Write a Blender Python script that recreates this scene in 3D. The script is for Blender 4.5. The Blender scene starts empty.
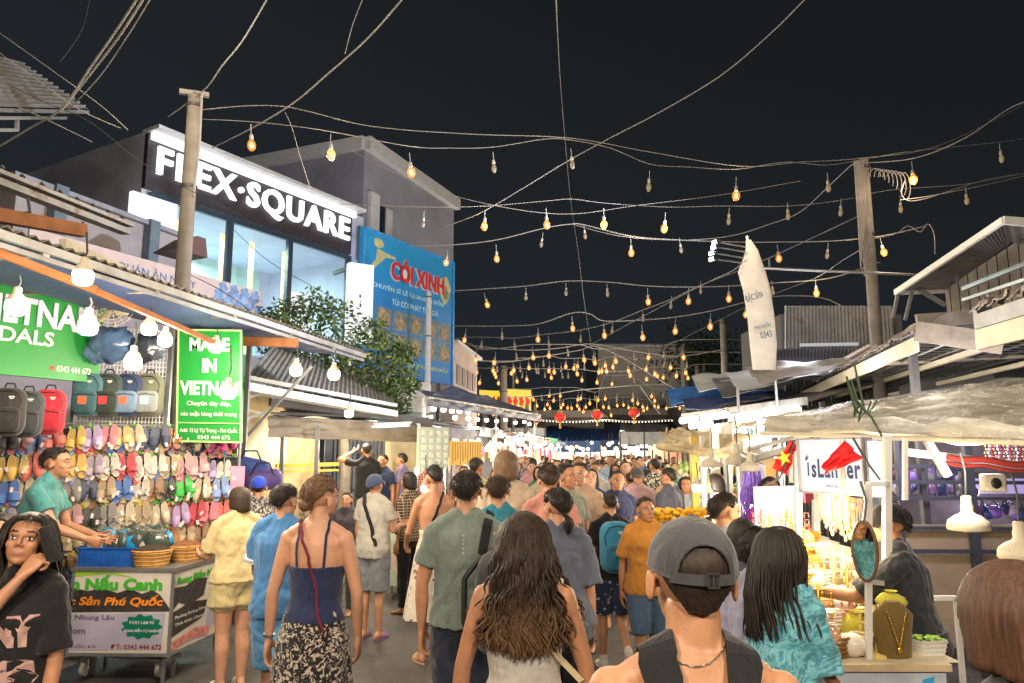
import bpy, math, random
import numpy as np
from mathutils import Vector, Matrix, noise
random.seed(11)
PI = math.pi
R = math.radians
scene = bpy.context.scene
COL = scene.collection

# ------------------------------------------------------------------ camera frame: a pixel of the photo to a point of the place
F, CX, CY, HC, PITCH = 740.0, 512.0, 341.5, 1.83, R(8.53)
cP, sP = math.cos(PITCH), math.sin(PITCH)
def at(px, py, Y):
    v = CY - py
    dy = cP * F - sP * v; dz = sP * F + cP * v
    s = Y / dy
    return Vector(((px - CX) * s, Y, HC + dz * s))
def gz(py):
    v = CY - py
    return (sP * F + cP * v) / (cP * F - sP * v)
def Yz(py, z): return (z - HC) / gz(py)          # depth at which row py has height z
def atz(px, py, z): return at(px, py, Yz(py, z))
SD = Vector((math.sin(R(10)), math.cos(R(10)), 0))   # the street's direction

# ------------------------------------------------------------------ geometry builder
class G:
    def __init__(s): s.V = []; s.F = []; s.M = []
    def face(s, idx, m=0): s.F.append(tuple(idx)); s.M.append(m)
    def add(s, V, F, m=0):
        o = len(s.V); s.V.extend(V)
        for f in F: s.F.append(tuple(i + o for i in f)); s.M.append(m)
    def merge(s, g, M=None, dm=0):
        o = len(s.V)
        s.V.extend([M @ Vector(v) for v in g.V] if M is not None else g.V)
        s.F.extend([tuple(i + o for i in f) for f in g.F]); s.M.extend([m + dm for m in g.M])
    def xf(s, M): s.V = [M @ Vector(v) for v in s.V]; return s
    def box(s, c, d, m=0, M=None, rz=0):
        c = Vector(c); x, y, z = d[0] / 2, d[1] / 2, d[2] / 2
        Rm = M if M is not None else Matrix.Rotation(rz, 3, 'Z')
        V = [c + Rm @ Vector((a * x, b * y, e * z)) for e in (-1, 1) for a, b in ((-1, -1), (1, -1), (1, 1), (-1, 1))]
        s.add(V, [(3, 2, 1, 0), (4, 5, 6, 7), (0, 1, 5, 4), (1, 2, 6, 5), (2, 3, 7, 6), (3, 0, 4, 7)], m)
    def bar(s, p, q, w, h, m=0, up=(0, 0, 1)):
        p, q = Vector(p), Vector(q); d = q - p
        if d.length < 1e-6: return
        z = d.normalized(); x = Vector(up).cross(z)
        if x.length < 1e-3: x = Vector((1, 0, 0)).cross(z)
        x.normalize(); y = z.cross(x)
        V = [b + x * (a * w / 2) + y * (e * h / 2) for b in (p, q) for a, e in ((-1, -1), (1, -1), (1, 1), (-1, 1))]
        s.add(V, [(3, 2, 1, 0), (4, 5, 6, 7), (0, 1, 5, 4), (1, 2, 6, 5), (2, 3, 7, 6), (3, 0, 4, 7)], m)
    def rings(s, rs, n=12, m=0, cap=True):
        """rs: list of (centre, ex, ey); ex, ey carry the radii"""
        o = len(s.V)
        for c, ex, ey in rs:
            for k in range(n):
                a = 2 * PI * k / n
                s.V.append(c + ex * math.cos(a) + ey * math.sin(a))
        for j in range(len(rs) - 1):
            for k in range(n):
                k2 = (k + 1) % n
                s.F.append((o + j * n + k, o + j * n + k2, o + (j + 1) * n + k2, o + (j + 1) * n + k)); s.M.append(m)
        if cap:
            s.F.append(tuple(o + k for k in reversed(range(n)))); s.M.append(m)
            s.F.append(tuple(o + (len(rs) - 1) * n + k for k in range(n))); s.M.append(m)
    def tube(s, pts, r, n=6, m=0, cap=True):
        pts = [Vector(p) for p in pts]
        rr = r if isinstance(r, (list, tuple)) else [r] * len(pts)
        x = None; rs = []
        for i, p in enumerate(pts):
            d = (pts[min(i + 1, len(pts) - 1)] - pts[max(i - 1, 0)])
            d = d.normalized() if d.length > 1e-9 else Vector((0, 0, 1))
            if x is None:
                x = d.orthogonal().normalized()
            else:
                x = x - d * x.dot(d)
                x = x.normalized() if x.length > 1e-6 else d.orthogonal().normalized()
            y = d.cross(x)
            rs.append((p, x * rr[i], y * rr[i]))
        s.rings(rs, n, m, cap)
    def cone(s, p, q, r1, r2, n=12, m=0): s.tube([p, q], [r1, r2], n, m)
    def caps(s, p, q, r1, r2, n=10, m=0):
        p, q = Vector(p), Vector(q); d = q - p; L = d.length
        z = d / L if L > 1e-6 else Vector((0, 0, 1))
        pts, rr = [], []
        for k in range(4):
            a = PI / 2 * k / 4
            pts.append(p - z * r1 * math.cos(a)); rr.append(max(r1 * math.sin(a), r1 * .02))
        pts.append(p); rr.append(r1); pts.append(q); rr.append(r2)
        for k in range(3, -1, -1):
            a = PI / 2 * k / 4
            pts.append(q + z * r2 * math.cos(a)); rr.append(max(r2 * math.sin(a), r2 * .02))
        s.tube(pts, rr, n, m)
    def ell(s, c, r, n=16, m=0, M=None, fn=None):
        c = Vector(c); o = len(s.V); h = max(4, n // 2)
        if not isinstance(r, (tuple, list)): r = (r, r, r)
        for j in range(h + 1):
            e = -PI / 2 + PI * j / h
            for k in range(n):
                a = 2 * PI * k / n
                d = Vector((math.cos(e) * math.cos(a), math.cos(e) * math.sin(a), math.sin(e)))
                f = fn(d) if fn else 1
                v = Vector((d.x * r[0] * f, d.y * r[1] * f, d.z * r[2] * f))
                s.V.append(c + (M @ v if M is not None else v))
        for j in range(h):
            for k in range(n):
                k2 = (k + 1) % n
                s.F.append((o + j * n + k, o + j * n + k2, o + (j + 1) * n + k2, o + (j + 1) * n + k)); s.M.append(m)
    def lathe(s, prof, M=None, n=16, m=0, cap=False):
        M = M or Matrix.Identity(4)
        o = len(s.V)
        for r, z in prof:
            for k in range(n):
                a = 2 * PI * k / n
                s.V.append(M @ Vector((r * math.cos(a), r * math.sin(a), z)))
        for j in range(len(prof) - 1):
            for k in range(n):
                k2 = (k + 1) % n
                s.F.append((o + j * n + k, o + j * n + k2, o + (j + 1) * n + k2, o + (j + 1) * n + k)); s.M.append(m)
        if cap:
            s.F.append(tuple(o + k for k in reversed(range(n)))); s.M.append(m)
            s.F.append(tuple(o + (len(prof) - 1) * n + k for k in range(n))); s.M.append(m)
    def grid(s, fn, nu, nv, m=0, th=0.0):
        """fn(u,v) -> Vector; th > 0 gives the sheet a thickness"""
        o = len(s.V); P = [[Vector(fn(i / nu, j / nv)) for j in range(nv + 1)] for i in range(nu + 1)]
        def put(P, rev):
            o = len(s.V)
            for row in P: s.V.extend(row)
            for i in range(nu):
                for j in range(nv):
                    a = o + i * (nv + 1) + j; b = a + nv + 1
                    f = (a, b, b + 1, a + 1)
                    s.F.append(f[::-1] if rev else f); s.M.append(m)
            return o
        a0 = put(P, False)
        if th:
            Q = []
            for i in range(nu + 1):
                row = []
                for j in range(nv + 1):
                    du = P[min(i + 1, nu)][j] - P[max(i - 1, 0)][j]; dv = P[i][min(j + 1, nv)] - P[i][max(j - 1, 0)]
                    nn = du.cross(dv); nn = nn.normalized() if nn.length > 1e-9 else Vector((0, 0, 1))
                    row.append(P[i][j] - nn * th)
                Q.append(row)
            b0 = put(Q, True); W = nv + 1
            rim = [(i, 0) for i in range(nu)] + [(nu, j) for j in range(nv)] + [(i, nv) for i in range(nu, 0, -1)] + [(0, j) for j in range(nv, 0, -1)]
            for k in range(len(rim)):
                i, j = rim[k]; i2, j2 = rim[(k + 1) % len(rim)]
                s.F.append((a0 + i2 * W + j2, a0 + i * W + j, b0 + i * W + j, b0 + i2 * W + j2)); s.M.append(m)
    def prism(s, poly, th, M, m=0):
        """2-D polygon in M's xy plane, thickness along M's z"""
        n = len(poly); o = len(s.V)
        for z in (0, th):
            for p in poly: s.V.append(M @ Vector((p[0], p[1], z)))
        s.F.append(tuple(o + k for k in reversed(range(n)))); s.M.append(m)
        s.F.append(tuple(o + n + k for k in range(n))); s.M.append(m)
        for k in range(n):
            k2 = (k + 1) % n
            s.F.append((o + k, o + k2, o + n + k2, o + n + k)); s.M.append(m)
    def rbox(s, c, d, r=.02, m=0, M=None, n=4):
        """rounded (in plan of its x-z outline) box used for bags and cushions"""
        x, y, z = d[0] / 2, d[1] / 2, d[2] / 2; r = min(r, x * .98, z * .98)
        pr = []
        for (sx, sz, a0) in ((1, 1, 0), (-1, 1, 90), (-1, -1, 180), (1, -1, 270)):
            for k in range(n + 1):
                a = R(a0 + 90 * k / n)
                pr.append((sx * (x - r) + r * math.cos(a), sz * (z - r) + r * math.sin(a)))
        o = len(s.V); c = Vector(c); N = len(pr)
        e = min(y * .6, r * .7)
        lay = [(-y, 1 - e / x), (-y + e * .35, 1 - .25 * e / x), (-y + e, 1), (y - e, 1), (y - e * .35, 1 - .25 * e / x), (y, 1 - e / x)]
        for yy, k in lay:
            for p in pr:
                v = Vector((p[0] * k, yy, p[1] * (1 - (1 - k) * x / z)))
                s.V.append(c + (M @ v if M is not None else v))
        for j in range(len(lay) - 1):
            for k in range(N):
                k2 = (k + 1) % N
                s.F.append((o + j * N + k, o + j * N + k2, o + (j + 1) * N + k2, o + (j + 1) * N + k)[::-1]); s.M.append(m)
        s.F.append(tuple(o + k for k in range(N))); s.M.append(m)
        s.F.append(tuple(o + (len(lay) - 1) * N + k for k in reversed(range(N)))); s.M.append(m)
    def build(s, name, mats, parent=None, smooth=True, world=True, auto=None):
        me = bpy.data.meshes.new(name)
        V = s.V
        if parent is not None and world:
            Mi = PM[parent.name].inverted() if parent.name in PM else Matrix.Identity(4)
            V = [Mi @ Vector(v) for v in V]
        me.from_pydata([tuple(v) for v in V], [], s.F)
        if not isinstance(mats, (list, tuple)): mats = [mats]
        for mm in mats: me.materials.append(mm)
        if len(mats) > 1: me.polygons.foreach_set('material_index', s.M)
        me.polygons.foreach_set('use_smooth', [bool(smooth)] * len(s.F))
        if smooth and auto is not False:
            try: me.set_sharp_from_angle(angle=R(auto or 50))
            except Exception: pass
        me.update()
        o = bpy.data.objects.new(name, me); COL.objects.link(o)
        if parent is not None: o.parent = parent
        else: PM[o.name] = Matrix.Identity(4)
        return o
PM = {}
def bsplit(g, name, mats, parent, **k):
    """each separate piece of g becomes a part of its own"""
    par = list(range(len(g.V)))
    def fi(a):
        while par[a] != a: par[a] = par[par[a]]; a = par[a]
        return a
    for f in g.F:
        for b in f[1:]: par[fi(b)] = fi(f[0])
    gr = {}
    for f, m in zip(g.F, g.M): gr.setdefault(fi(f[0]), []).append((f, m))
    for fs in gr.values():
        h = G(); mp = {}
        for f, m in fs:
            for i in f:
                if i not in mp: mp[i] = len(h.V); h.V.append(g.V[i])
            h.F.append(tuple(mp[i] for i in f)); h.M.append(m)
        h.build(name, mats, parent, **k)
def tag(o, label=None, cat=None, group=None, kind=None):
    if label: o['label'] = label
    if cat: o['category'] = cat
    if group: o['group'] = group
    if kind: o['kind'] = kind
    return o
def thing(name, label, cat, loc=(0, 0, 0), rz=0.0, group=None, sc=1.0):
    o = bpy.data.objects.new(name, None); COL.objects.link(o)
    o.empty_display_size = .1
    o.location = loc; o.rotation_euler = (0, 0, rz); o.scale = (sc, sc, sc)
    PM[o.name] = Matrix.Translation(Vector(loc)) @ Matrix.Rotation(rz, 4, 'Z') @ Matrix.Scale(sc, 4)
    tag(o, label, cat, group); return o
def dup(root, loc=None, rz=None, label=None, group=None, sc=None):
    r = root.copy(); COL.objects.link(r)
    if loc is not None: r.location = loc
    if rz is not None: r.rotation_euler = (0, 0, rz)
    if sc is not None: r.scale = (sc, sc, sc)
    if label: r['label'] = label
    if group: r['group'] = group
    for ch in list(root.children):
        c = ch.copy(); COL.objects.link(c); c.parent = r
        for gch in list(ch.children):
            d = gch.copy(); COL.objects.link(d); d.parent = c
    return r
def remesh(g, vox, smooth=3, folds=0.0, ff=9.0, seed=0.0, fac=.5, vert=1.0, top=None):
    """voxel-merge the closed shapes in g into one continuous skin"""
    me = bpy.data.meshes.new('tmp'); me.from_pydata([tuple(v) for v in g.V], [], g.F)
    o = bpy.data.objects.new('tmp', me); COL.objects.link(o)
    md = o.modifiers.new('r', 'REMESH'); md.mode = 'VOXEL'; md.voxel_size = vox; md.adaptivity = 0
    if smooth:
        sm = o.modifiers.new('s', 'SMOOTH'); sm.iterations = smooth; sm.factor = fac
    dg = bpy.context.evaluated_depsgraph_get()
    m2 = bpy.data.meshes.new_from_object(o.evaluated_get(dg))
    n = len(m2.vertices); co = np.empty(n * 3, 'f'); m2.vertices.foreach_get('co', co); co = co.reshape(-1, 3)
    F_ = [tuple(p.vertices) for p in m2.polygons]
    if folds and n:
        no = np.empty(n * 3, 'f'); m2.vertices.foreach_get('normal', no); no = no.reshape(-1, 3)
        for i in range(n):
            p = Vector((co[i][0] * ff, co[i][1] * ff, co[i][2] * ff * vert + seed))
            f = noise.noise(p + Vector((0, 0, 1.7 * noise.noise(p * .5)))) + .5 * noise.noise(p * 2.1) + (.2 * (.3 - abs(noise.noise(p * 3.4 + Vector((2, 1, 0))))) if vox < .0125 else 0)
            f = abs(f) * 1.6 - .45
            co[i] += no[i] * (folds * f)
    bpy.data.objects.remove(o); bpy.data.meshes.remove(me)
    out = G(); out.V = [Vector(c) for c in co.tolist()]; out.F = F_; out.M = [0] * len(F_)
    bpy.data.meshes.remove(m2)
    return out

# ------------------------------------------------------------------ text
_tx = {}
def text_g(s, bold=0.0, extrude=.002, shear=0.0, sp=1.0):
    """lettering as a mesh in its own xy plane, bounds normalised to start at 0,0"""
    key = (s, bold, extrude, shear, sp)
    if key not in _tx:
        cu = bpy.data.curves.new('t', 'FONT'); cu.body = s; cu.size = 1.0; cu.offset = bold; cu.extrude = 0
        cu.shear = shear; cu.resolution_u = 3; cu.align_x = 'LEFT'; cu.space_character = sp
        o = bpy.data.objects.new('t', cu); COL.objects.link(o)
        dg = bpy.context.evaluated_depsgraph_get()
        me = bpy.data.meshes.new_from_object(o.evaluated_get(dg))
        V = [v.co.copy() for v in me.vertices]; Fc = [tuple(p.vertices) for p in me.polygons]
        bpy.data.objects.remove(o); bpy.data.meshes.remove(me); bpy.data.curves.remove(cu)
        if V:
            x0 = min(v.x for v in V); x1 = max(v.x for v in V); y0 = min(v.y for v in V); y1 = max(v.y for v in V)
        else: x0 = y0 = 0; x1 = y1 = 1
        _tx[key] = ([Vector((v.x - x0, v.y - y0, 0)) for v in V], Fc, x1 - x0, y1 - y0)
    return _tx[key]
class Frame:
    """a flat rectangle in the place: o bottom-left, r right unit, u up unit, n towards the viewer, w, h"""
    def __init__(s, o, r, u, w, h):
        s.o = Vector(o); s.r = Vector(r).normalized(); s.u = Vector(u).normalized(); s.n = s.r.cross(s.u); s.w = w; s.h = h
    def p(s, u, v, d=0.0): return s.o + s.r * (u * s.w) + s.u * (v * s.h) + s.n * d
    def mat(s, u, v, d=0.0):
        M = Matrix((( s.r.x, s.u.x, s.n.x, 0), (s.r.y, s.u.y, s.n.y, 0), (s.r.z, s.u.z, s.n.z, 0), (0, 0, 0, 1)))
        return Matrix.Translation(s.p(u, v, d)) @ M
    def text(s, g, st, cu, cv, w=None, h=None, bold=.02, d=.006, th=0.0, m=0, shear=0.0, sp=1.0, rot=0):
        """write st centred at (cu,cv) (fractions) fitted to width w and height h (fractions of the frame)"""
        V, Fc, tw, tht = text_g(st, bold, 0, shear, sp)
        if not V: return
        if w is not None: sx = w * s.w / tw
        if h is not None: sy = h * s.h / tht
        if w is None: sx = sy
        if h is None: sy = sx
        M = s.mat(cu, cv, d) @ Matrix.Rotation(rot, 4, 'Z') @ Matrix.Translation((-tw * sx / 2, -tht * sy / 2, 0))
        P = [M @ Vector((v.x * sx, v.y * sy, 0)) for v in V]
        g.add(P, Fc, m)
        if th:
            P2 = [p + s.n * th for p in P]
            g.add(P2, Fc, m)
            cnt = {}
            for f in Fc:
                for i in range(len(f)):
                    e = (f[i], f[(i + 1) % len(f)]); k = tuple(sorted(e)); cnt.setdefault(k, []).append(e)
            o = len(g.V); g.V.extend(P); g.V.extend(P2); n = len(P)
            for k, es in cnt.items():
                if len(es) == 1:
                    a, b = es[0]; g.F.append((o + a, o + b, o + n + b, o + n + a)); g.M.append(m)
    def rect(s, g, u0, v0, u1, v1, d=.003, m=0, th=0.0):
        if th:
            c = s.p((u0 + u1) / 2, (v0 + v1) / 2, d + th / 2)
            M = Matrix(((s.r.x, s.u.x, s.n.x), (s.r.y, s.u.y, s.n.y), (s.r.z, s.u.z, s.n.z)))
            g.box(c, ((u1 - u0) * s.w, (v1 - v0) * s.h, th), m, M)
        else:
            g.add([s.p(u0, v0, d), s.p(u1, v0, d), s.p(u1, v1, d), s.p(u0, v1, d)], [(0, 1, 2, 3)], m)
    def poly(s, g, pts, d=.003, m=0):
        g.add([s.p(a, b, d) for a, b in pts], [tuple(range(len(pts)))], m)
    def disc(s, g, cu, cv, ru, rv=None, d=.004, m=0, n=20, wob=0, k=0):
        rv = rv or ru * s.w / s.h; pts = []
        for i in range(n):
            a = 2 * PI * i / n; f = 1 + (wob * math.cos(k * a) if wob else 0)
            pts.append((cu + ru * f * math.cos(a), cv + rv * f * math.sin(a)))
        s.poly(g, pts, d, m)
def vframe(px1, yt1, yb1, Y1, px2, yt2=None, Y2=None):
    """vertical board from its left edge (px1, top yt1, bottom yb1 at depth Y1) to the right edge at px2"""
    a = at(px1, yt1, Y1); zb = HC + Y1 * gz(yb1)
    if Y2 is None: Y2 = Yz(yt2, a.z)
    yy = yt2 if yt2 is not None else (CY - (F * (math.tan(math.atan((a.z - HC) / Y2) - PITCH))))
    b = at(px2, yy, Y2)
    r = Vector((b.x - a.x, b.y - a.y, 0))
    return Frame((a.x, a.y, zb), r, (0, 0, 1), r.length, a.z - zb)

# ------------------------------------------------------------------ materials
_mc = {}
def lin(c):
    """sRGB 0-255 -> linear"""
    return tuple(((x / 255) / 12.92 if x / 255 <= .04045 else ((x / 255 + .055) / 1.055) ** 2.4) for x in c)
class N:
    def __init__(s, name):
        s.m = bpy.data.materials.new(name); s.m.use_nodes = True; s.t = s.m.node_tree; s.t.nodes.clear()
        s.out = s.n('ShaderNodeOutputMaterial'); s.b = s.n('ShaderNodeBsdfPrincipled'); s.l(s.b.outputs[0], s.out.inputs[0])
    def n(s, ty, **k):
        x = s.t.nodes.new(ty)
        for a, b in k.items():
            if hasattr(x, a): setattr(x, a, b)
        return x
    def l(s, a, b): s.t.links.new(a, b)
    def coord(s, sc=(1, 1, 1), kind='Object', rot=(0, 0, 0)):
        c = s.n('ShaderNodeTexCoord'); mp = s.n('ShaderNodeMapping'); mp.inputs['Scale'].default_value = sc; mp.inputs['Rotation'].default_value = rot
        s.l(c.outputs[kind], mp.inputs[0]); return mp.outputs[0]
    def noise(s, vec, scale, detail=3, rough=.55, dist=0):
        x = s.n('ShaderNodeTexNoise'); x.inputs['Scale'].default_value = scale; x.inputs['Detail'].default_value = detail
        x.inputs['Roughness'].default_value = rough; x.inputs['Distortion'].default_value = dist
        s.l(vec, x.inputs['Vector']); return x.outputs['Fac']
    def vor(s, vec, scale, feat='F1', out='Distance', rnd=1.0):
        x = s.n('ShaderNodeTexVoronoi'); x.feature = feat; x.inputs['Scale'].default_value = scale; x.inputs['Randomness'].default_value = rnd
        s.l(vec, x.inputs['Vector']); return x.outputs[out]
    def ramp(s, fac, stops, interp='LINEAR'):
        x = s.n('ShaderNodeValToRGB'); cr = x.color_ramp; cr.interpolation = interp
        while len(cr.elements) < len(stops): cr.elements.new(.5)
        for e, (p, c) in zip(cr.elements, stops): e.position = p; e.color = (*c[:3], 1)
        s.l(fac, x.inputs[0]); return x.outputs[0]
    def mix(s, fac, a, b, mode='MIX'):
        x = s.n('ShaderNodeMix'); x.data_type = 'RGBA'; x.blend_type = mode
        for v, i in ((fac, 0), (a, 6), (b, 7)):
            if isinstance(v, (int, float)): x.inputs[i].default_value = v
            elif isinstance(v, (tuple, list)): x.inputs[i].default_value = (*v[:3], 1)
            else: s.l(v, x.inputs[i])
        return x.outputs[2]
    def bump(s, h, st=.3, dist=.01):
        x = s.n('ShaderNodeBump'); x.inputs['Strength'].default_value = st; x.inputs['Distance'].default_value = dist
        s.l(h, x.inputs['Height']); s.l(x.outputs[0], s.b.inputs['Normal'])
    def set(s, **k):
        for a, v in k.items():
            a = {'color': 'Base Color', 'rough': 'Roughness', 'metal': 'Metallic', 'spec': 'Specular IOR Level', 'trans': 'Transmission Weight', 'alpha': 'Alpha',
                 'ecol': 'Emission Color', 'estr': 'Emission Strength', 'coat': 'Coat Weight', 'sheen': 'Sheen Weight', 'ior': 'IOR', 'sss': 'Subsurface Weight'}[a]
            i = s.b.inputs[a]
            if isinstance(v, (int, float)): i.default_value = v
            elif isinstance(v, (tuple, list)): i.default_value = (*v[:3], 1)
            else: s.l(v, i)
        return s
def var(c, k): return tuple(min(1, x * k) for x in c)
def paint(name, c, rough=.5, metal=0, nv=.18, ns=6.0, bump=.1, bs=60, spec=.5, coat=0):
    if name in _mc: return _mc[name]
    n = N(name); co = n.coord()
    f = n.noise(co, ns, 5, .6)
    n.set(color=n.ramp(f, [(.3, var(c, 1 - nv)), (.7, var(c, 1 + nv))]), rough=rough, metal=metal, spec=spec, coat=coat)
    if bump: n.bump(n.noise(co, bs, 3), bump, .004)
    _mc[name] = n.m; return n.m
def fabric(name, c, rough=.85, nv=.12, c2=None, kind=None, sc=1.0):
    if name in _mc: return _mc[name]
    n = N(name); co = n.coord()
    base = n.ramp(n.noise(co, 5 * sc, 4), [(.3, var(c, 1 - nv)), (.7, var(c, 1 + nv))])
    if kind == 'floral':      # light sprigs scattered over the ground colour
        d = n.noise(co, 42 * sc, 2, .5, 1.8); d2 = n.vor(co, 34 * sc)
        k1 = n.ramp(d, [(.53, (0, 0, 0)), (.57, (1, 1, 1))]); k2 = n.ramp(d2, [(.18, (1, 1, 1)), (.26, (0, 0, 0))])
        base = n.mix(n.mix(1, k1, k2, 'LIGHTEN'), base, c2)
    elif kind == 'tiedye':
        w = n.noise(co, 6 * sc, 4, .6, 3.5)
        base = n.ramp(w, [(.35, c), (.47, c2), (.55, var(c, .8)), (.68, c2)])
    elif kind == 'blobs':
        k = n.ramp(n.vor(co, 13 * sc), [(.22, (1, 1, 1)), (.3, (0, 0, 0))]); base = n.mix(k, base, c2)
    elif kind == 'plaid':
        wv = n.n('ShaderNodeTexWave'); wv.inputs['Scale'].default_value = 9 * sc; n.l(co, wv.inputs[0])
        w2 = n.n('ShaderNodeTexWave'); w2.bands_direction = 'Z'; w2.inputs['Scale'].default_value = 9 * sc; n.l(co, w2.inputs[0])
        a = n.mix(n.ramp(wv.outputs[1], [(.8, (0, 0, 0)), (.86, (1, 1, 1))]), base, c2); base = n.mix(n.ramp(w2.outputs[1], [(.8, (0, 0, 0)), (.86, (1, 1, 1))]), a, c2)
    elif kind == 'heather':
        base = n.mix(n.noise(n.coord((1, 1, .35)), 160, 2), base, c2)
    n.set(color=base, rough=rough, sheen=.25, spec=.25)
    wv_ = n.n('ShaderNodeTexNoise'); n.l(n.coord((1, 1, .45)), wv_.inputs[0]); wv_.inputs['Scale'].default_value = 15 * sc; wv_.inputs['Detail'].default_value = 6; wv_.inputs['Distortion'].default_value = 1.2; n.bump(wv_.outputs[0], .55, .018)
    _mc[name] = n.m; return n.m
def emit(name, c, st, samp=True):
    if name in _mc: return _mc[name]
    n = N(name); n.set(color=(.08, .08, .08), ecol=c, estr=st)
    if not samp:
        try: n.m.cycles.emission_sampling = 'NONE'
        except Exception: pass
    _mc[name] = n.m; return n.m
def skin(name, c):
    if name in _mc: return _mc[name]
    n = N(name); co = n.coord()
    f = n.noise(co, 9, 4, .6); k = n.ramp(f, [(.3, var(c, .88)), (.7, (min(1, c[0] * 1.1), c[1] * 1.06, c[2] * 1.02))])
    k = n.mix(n.ramp(n.noise(co, 34, 4, .7), [(.45, (0, 0, 0)), (.75, (.5, .5, .5))]), k, (c[0] * .95, c[1] * .72, c[2] * .68)); k = n.mix(n.ramp(n.vor(co, 46), [(.035, (.7, .7, .7)), (.06, (0, 0, 0))]), k, var(c, .35))
    n.set(color=k, rough=n.ramp(n.noise(co, 13, 4), [(.35, (.34,) * 3), (.65, (.55,) * 3)]), spec=.5); n.bump(n.noise(co, 260, 3, .7), .3, .002)
    _mc[name] = n.m; return n.m
def hairm(name, c, c2=None, z0=None, z1=None):
    """strand-streaked hair; c2 = colour of the lower lengths between heights z0 (tips) and z1"""
    if name in _mc: return _mc[name]
    n = N(name); co = n.coord((1, 1, .09)); f = n.noise(co, 120, 4, .7)
    base = n.ramp(f, [(.3, var(c, .5)), (.52, c), (.75, var(c, 1.9))])
    if c2:
        t = n.coord((1, 1, 1)); sx = n.n('ShaderNodeSeparateXYZ'); n.l(t, sx.inputs[0])
        mr = n.n('ShaderNodeMapRange'); mr.inputs[1].default_value = z1; mr.inputs[2].default_value = z0; n.l(sx.outputs[2], mr.inputs[0])
        nz = n.noise(n.coord((1, 1, .3)), 28, 3)
        ml = n.n('ShaderNodeMath', operation='MULTIPLY'); n.l(mr.outputs[0], ml.inputs[0])
        r2 = n.ramp(nz, [(.3, (.45, .45, .45)), (.6, (1, 1, 1))]); n.l(r2, ml.inputs[1])
        lo = n.ramp(f, [(.3, var(c2, .55)), (.52, c2), (.75, var(c2, 1.6))])
        base = n.mix(ml.outputs[0], base, lo)
    n.set(color=base, rough=.5, spec=.35); n.bump(f, .8, .004)
    _mc[name] = n.m; return n.m
SK1 = skin('skin_light', (.53, .275, .165)); SK2 = skin('skin_tan', (.42, .21, .115)); SK3 = skin('skin_pale', (.60, .33, .215))
SK4 = skin('skin_brown', (.36, .18, .10))
LIP = paint('lip', (.38, .17, .13), .45, nv=.05, bump=0); EYEW = paint('eye_white', (.75, .72, .68), .25, nv=.02, bump=0)
EYED = paint('eye_dark', (.015, .01, .008), .2, nv=0, bump=0)
HB = hairm('hair_black', (.022, .017, .015)); HBR = hairm('hair_brown', (.08, .045, .026)); HDB = hairm('hair_dark_brown', (.045, .027, .018))
HLB = hairm('hair_light_brown', (.17, .095, .052)); HGR = hairm('hair_grey', (.12, .11, .10))
# ------------------------------------------------------------------ heads and hands (shared canonical shapes)
_heads = {}
def head_g(vox):
    """a head: origin at its centre, looking along +Y, 0.225 m tall. Materials: 0 skin 1 lip 2 eye white 3 dark"""
    key = round(vox, 4)
    if key in _heads: return _heads[key]
    g = G()
    g.ell((0, -.014, .028), (.074, .094, .082), 24)
    g.ell((0, .028, -.03), (.060, .062, .076), 20)
    g.ell((0, .050, -.074), (.036, .036, .030), 14)
    g.ell((0, .070, -.084), (.019, .017, .016), 10)
    for s in (-1, 1):
        g.ell((s * .036, .050, -.018), (.026, .030, .026), 12)
        g.ell((s * .042, .016, -.058), (.013, .036, .024), 12)
        g.caps((s * .014, .083, .024), (s * .044, .066, .026), .008, .007)
        M = Matrix.Rotation(s * R(-18), 3, 'Z')
        g.ell((s * .0835, -.014, -.010), (.0085, .019, .031), 14, M=M, fn=lambda d: 1 - .25 * (abs(d.x) > .6) * (d.z > -.3))
        g.ell((s * .073, .002, -.010), (.009, .009, .014), 8)
        g.ell((s * .0125, .094, -.024), (.007, .009, .006), 8)
    g.ell((0, .058, .03), (.050, .030, .035), 14)
    g.tube([(0, .083, .026), (0, .094, .006), (0, .104, -.014), (0, .103, -.024)], [.007, .0075, .009, .0075], 10)
    g.ell((0, .081, -.052), (.026, .012, .018), 12)
    g.ell((0, .0885, -.0485), (.019, .0065, .0036), 12); g.ell((0, .088, -.0570), (.017, .007, .0042), 12)
    r = remesh(g, vox, 2 if vox < .007 else 2, fac=.4)
    if vox < .0075:
        for i, f in enumerate(r.F):
            c = sum((r.V[k] for k in f), Vector()) / len(f)
            if c.y > .081 and ((c.x / .022) ** 2 + ((c.z + .053) / .0125) ** 2) < .55: r.M[i] = 1
    for s in (-1, 1):
        M = Matrix.Rotation(s * R(-16), 3, 'Z')
        g2 = G(); g2.ell((s * .031, .0795, .006), (.0145, .0075, .0062), 12, 2, M)
        g2.ell((s * .031, .0835, .006), (.0060, .0052, .0060), 10, 3)
        g2.tube([(s * .045, .072, .0085), (s * .036, .084, .0135), (s * .026, .086, .013), (s * .018, .083, .007)], [.0014, .0026, .0026, .0014], 5, 3)
        g2.tube([(s * .050, .069, .030), (s * .036, .081, .037), (s * .016, .087, .033)], [.0016, .0038, .0030], 5, 3)
        r.merge(g2)
    _heads[key] = r; return r
_hands = {}
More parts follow.
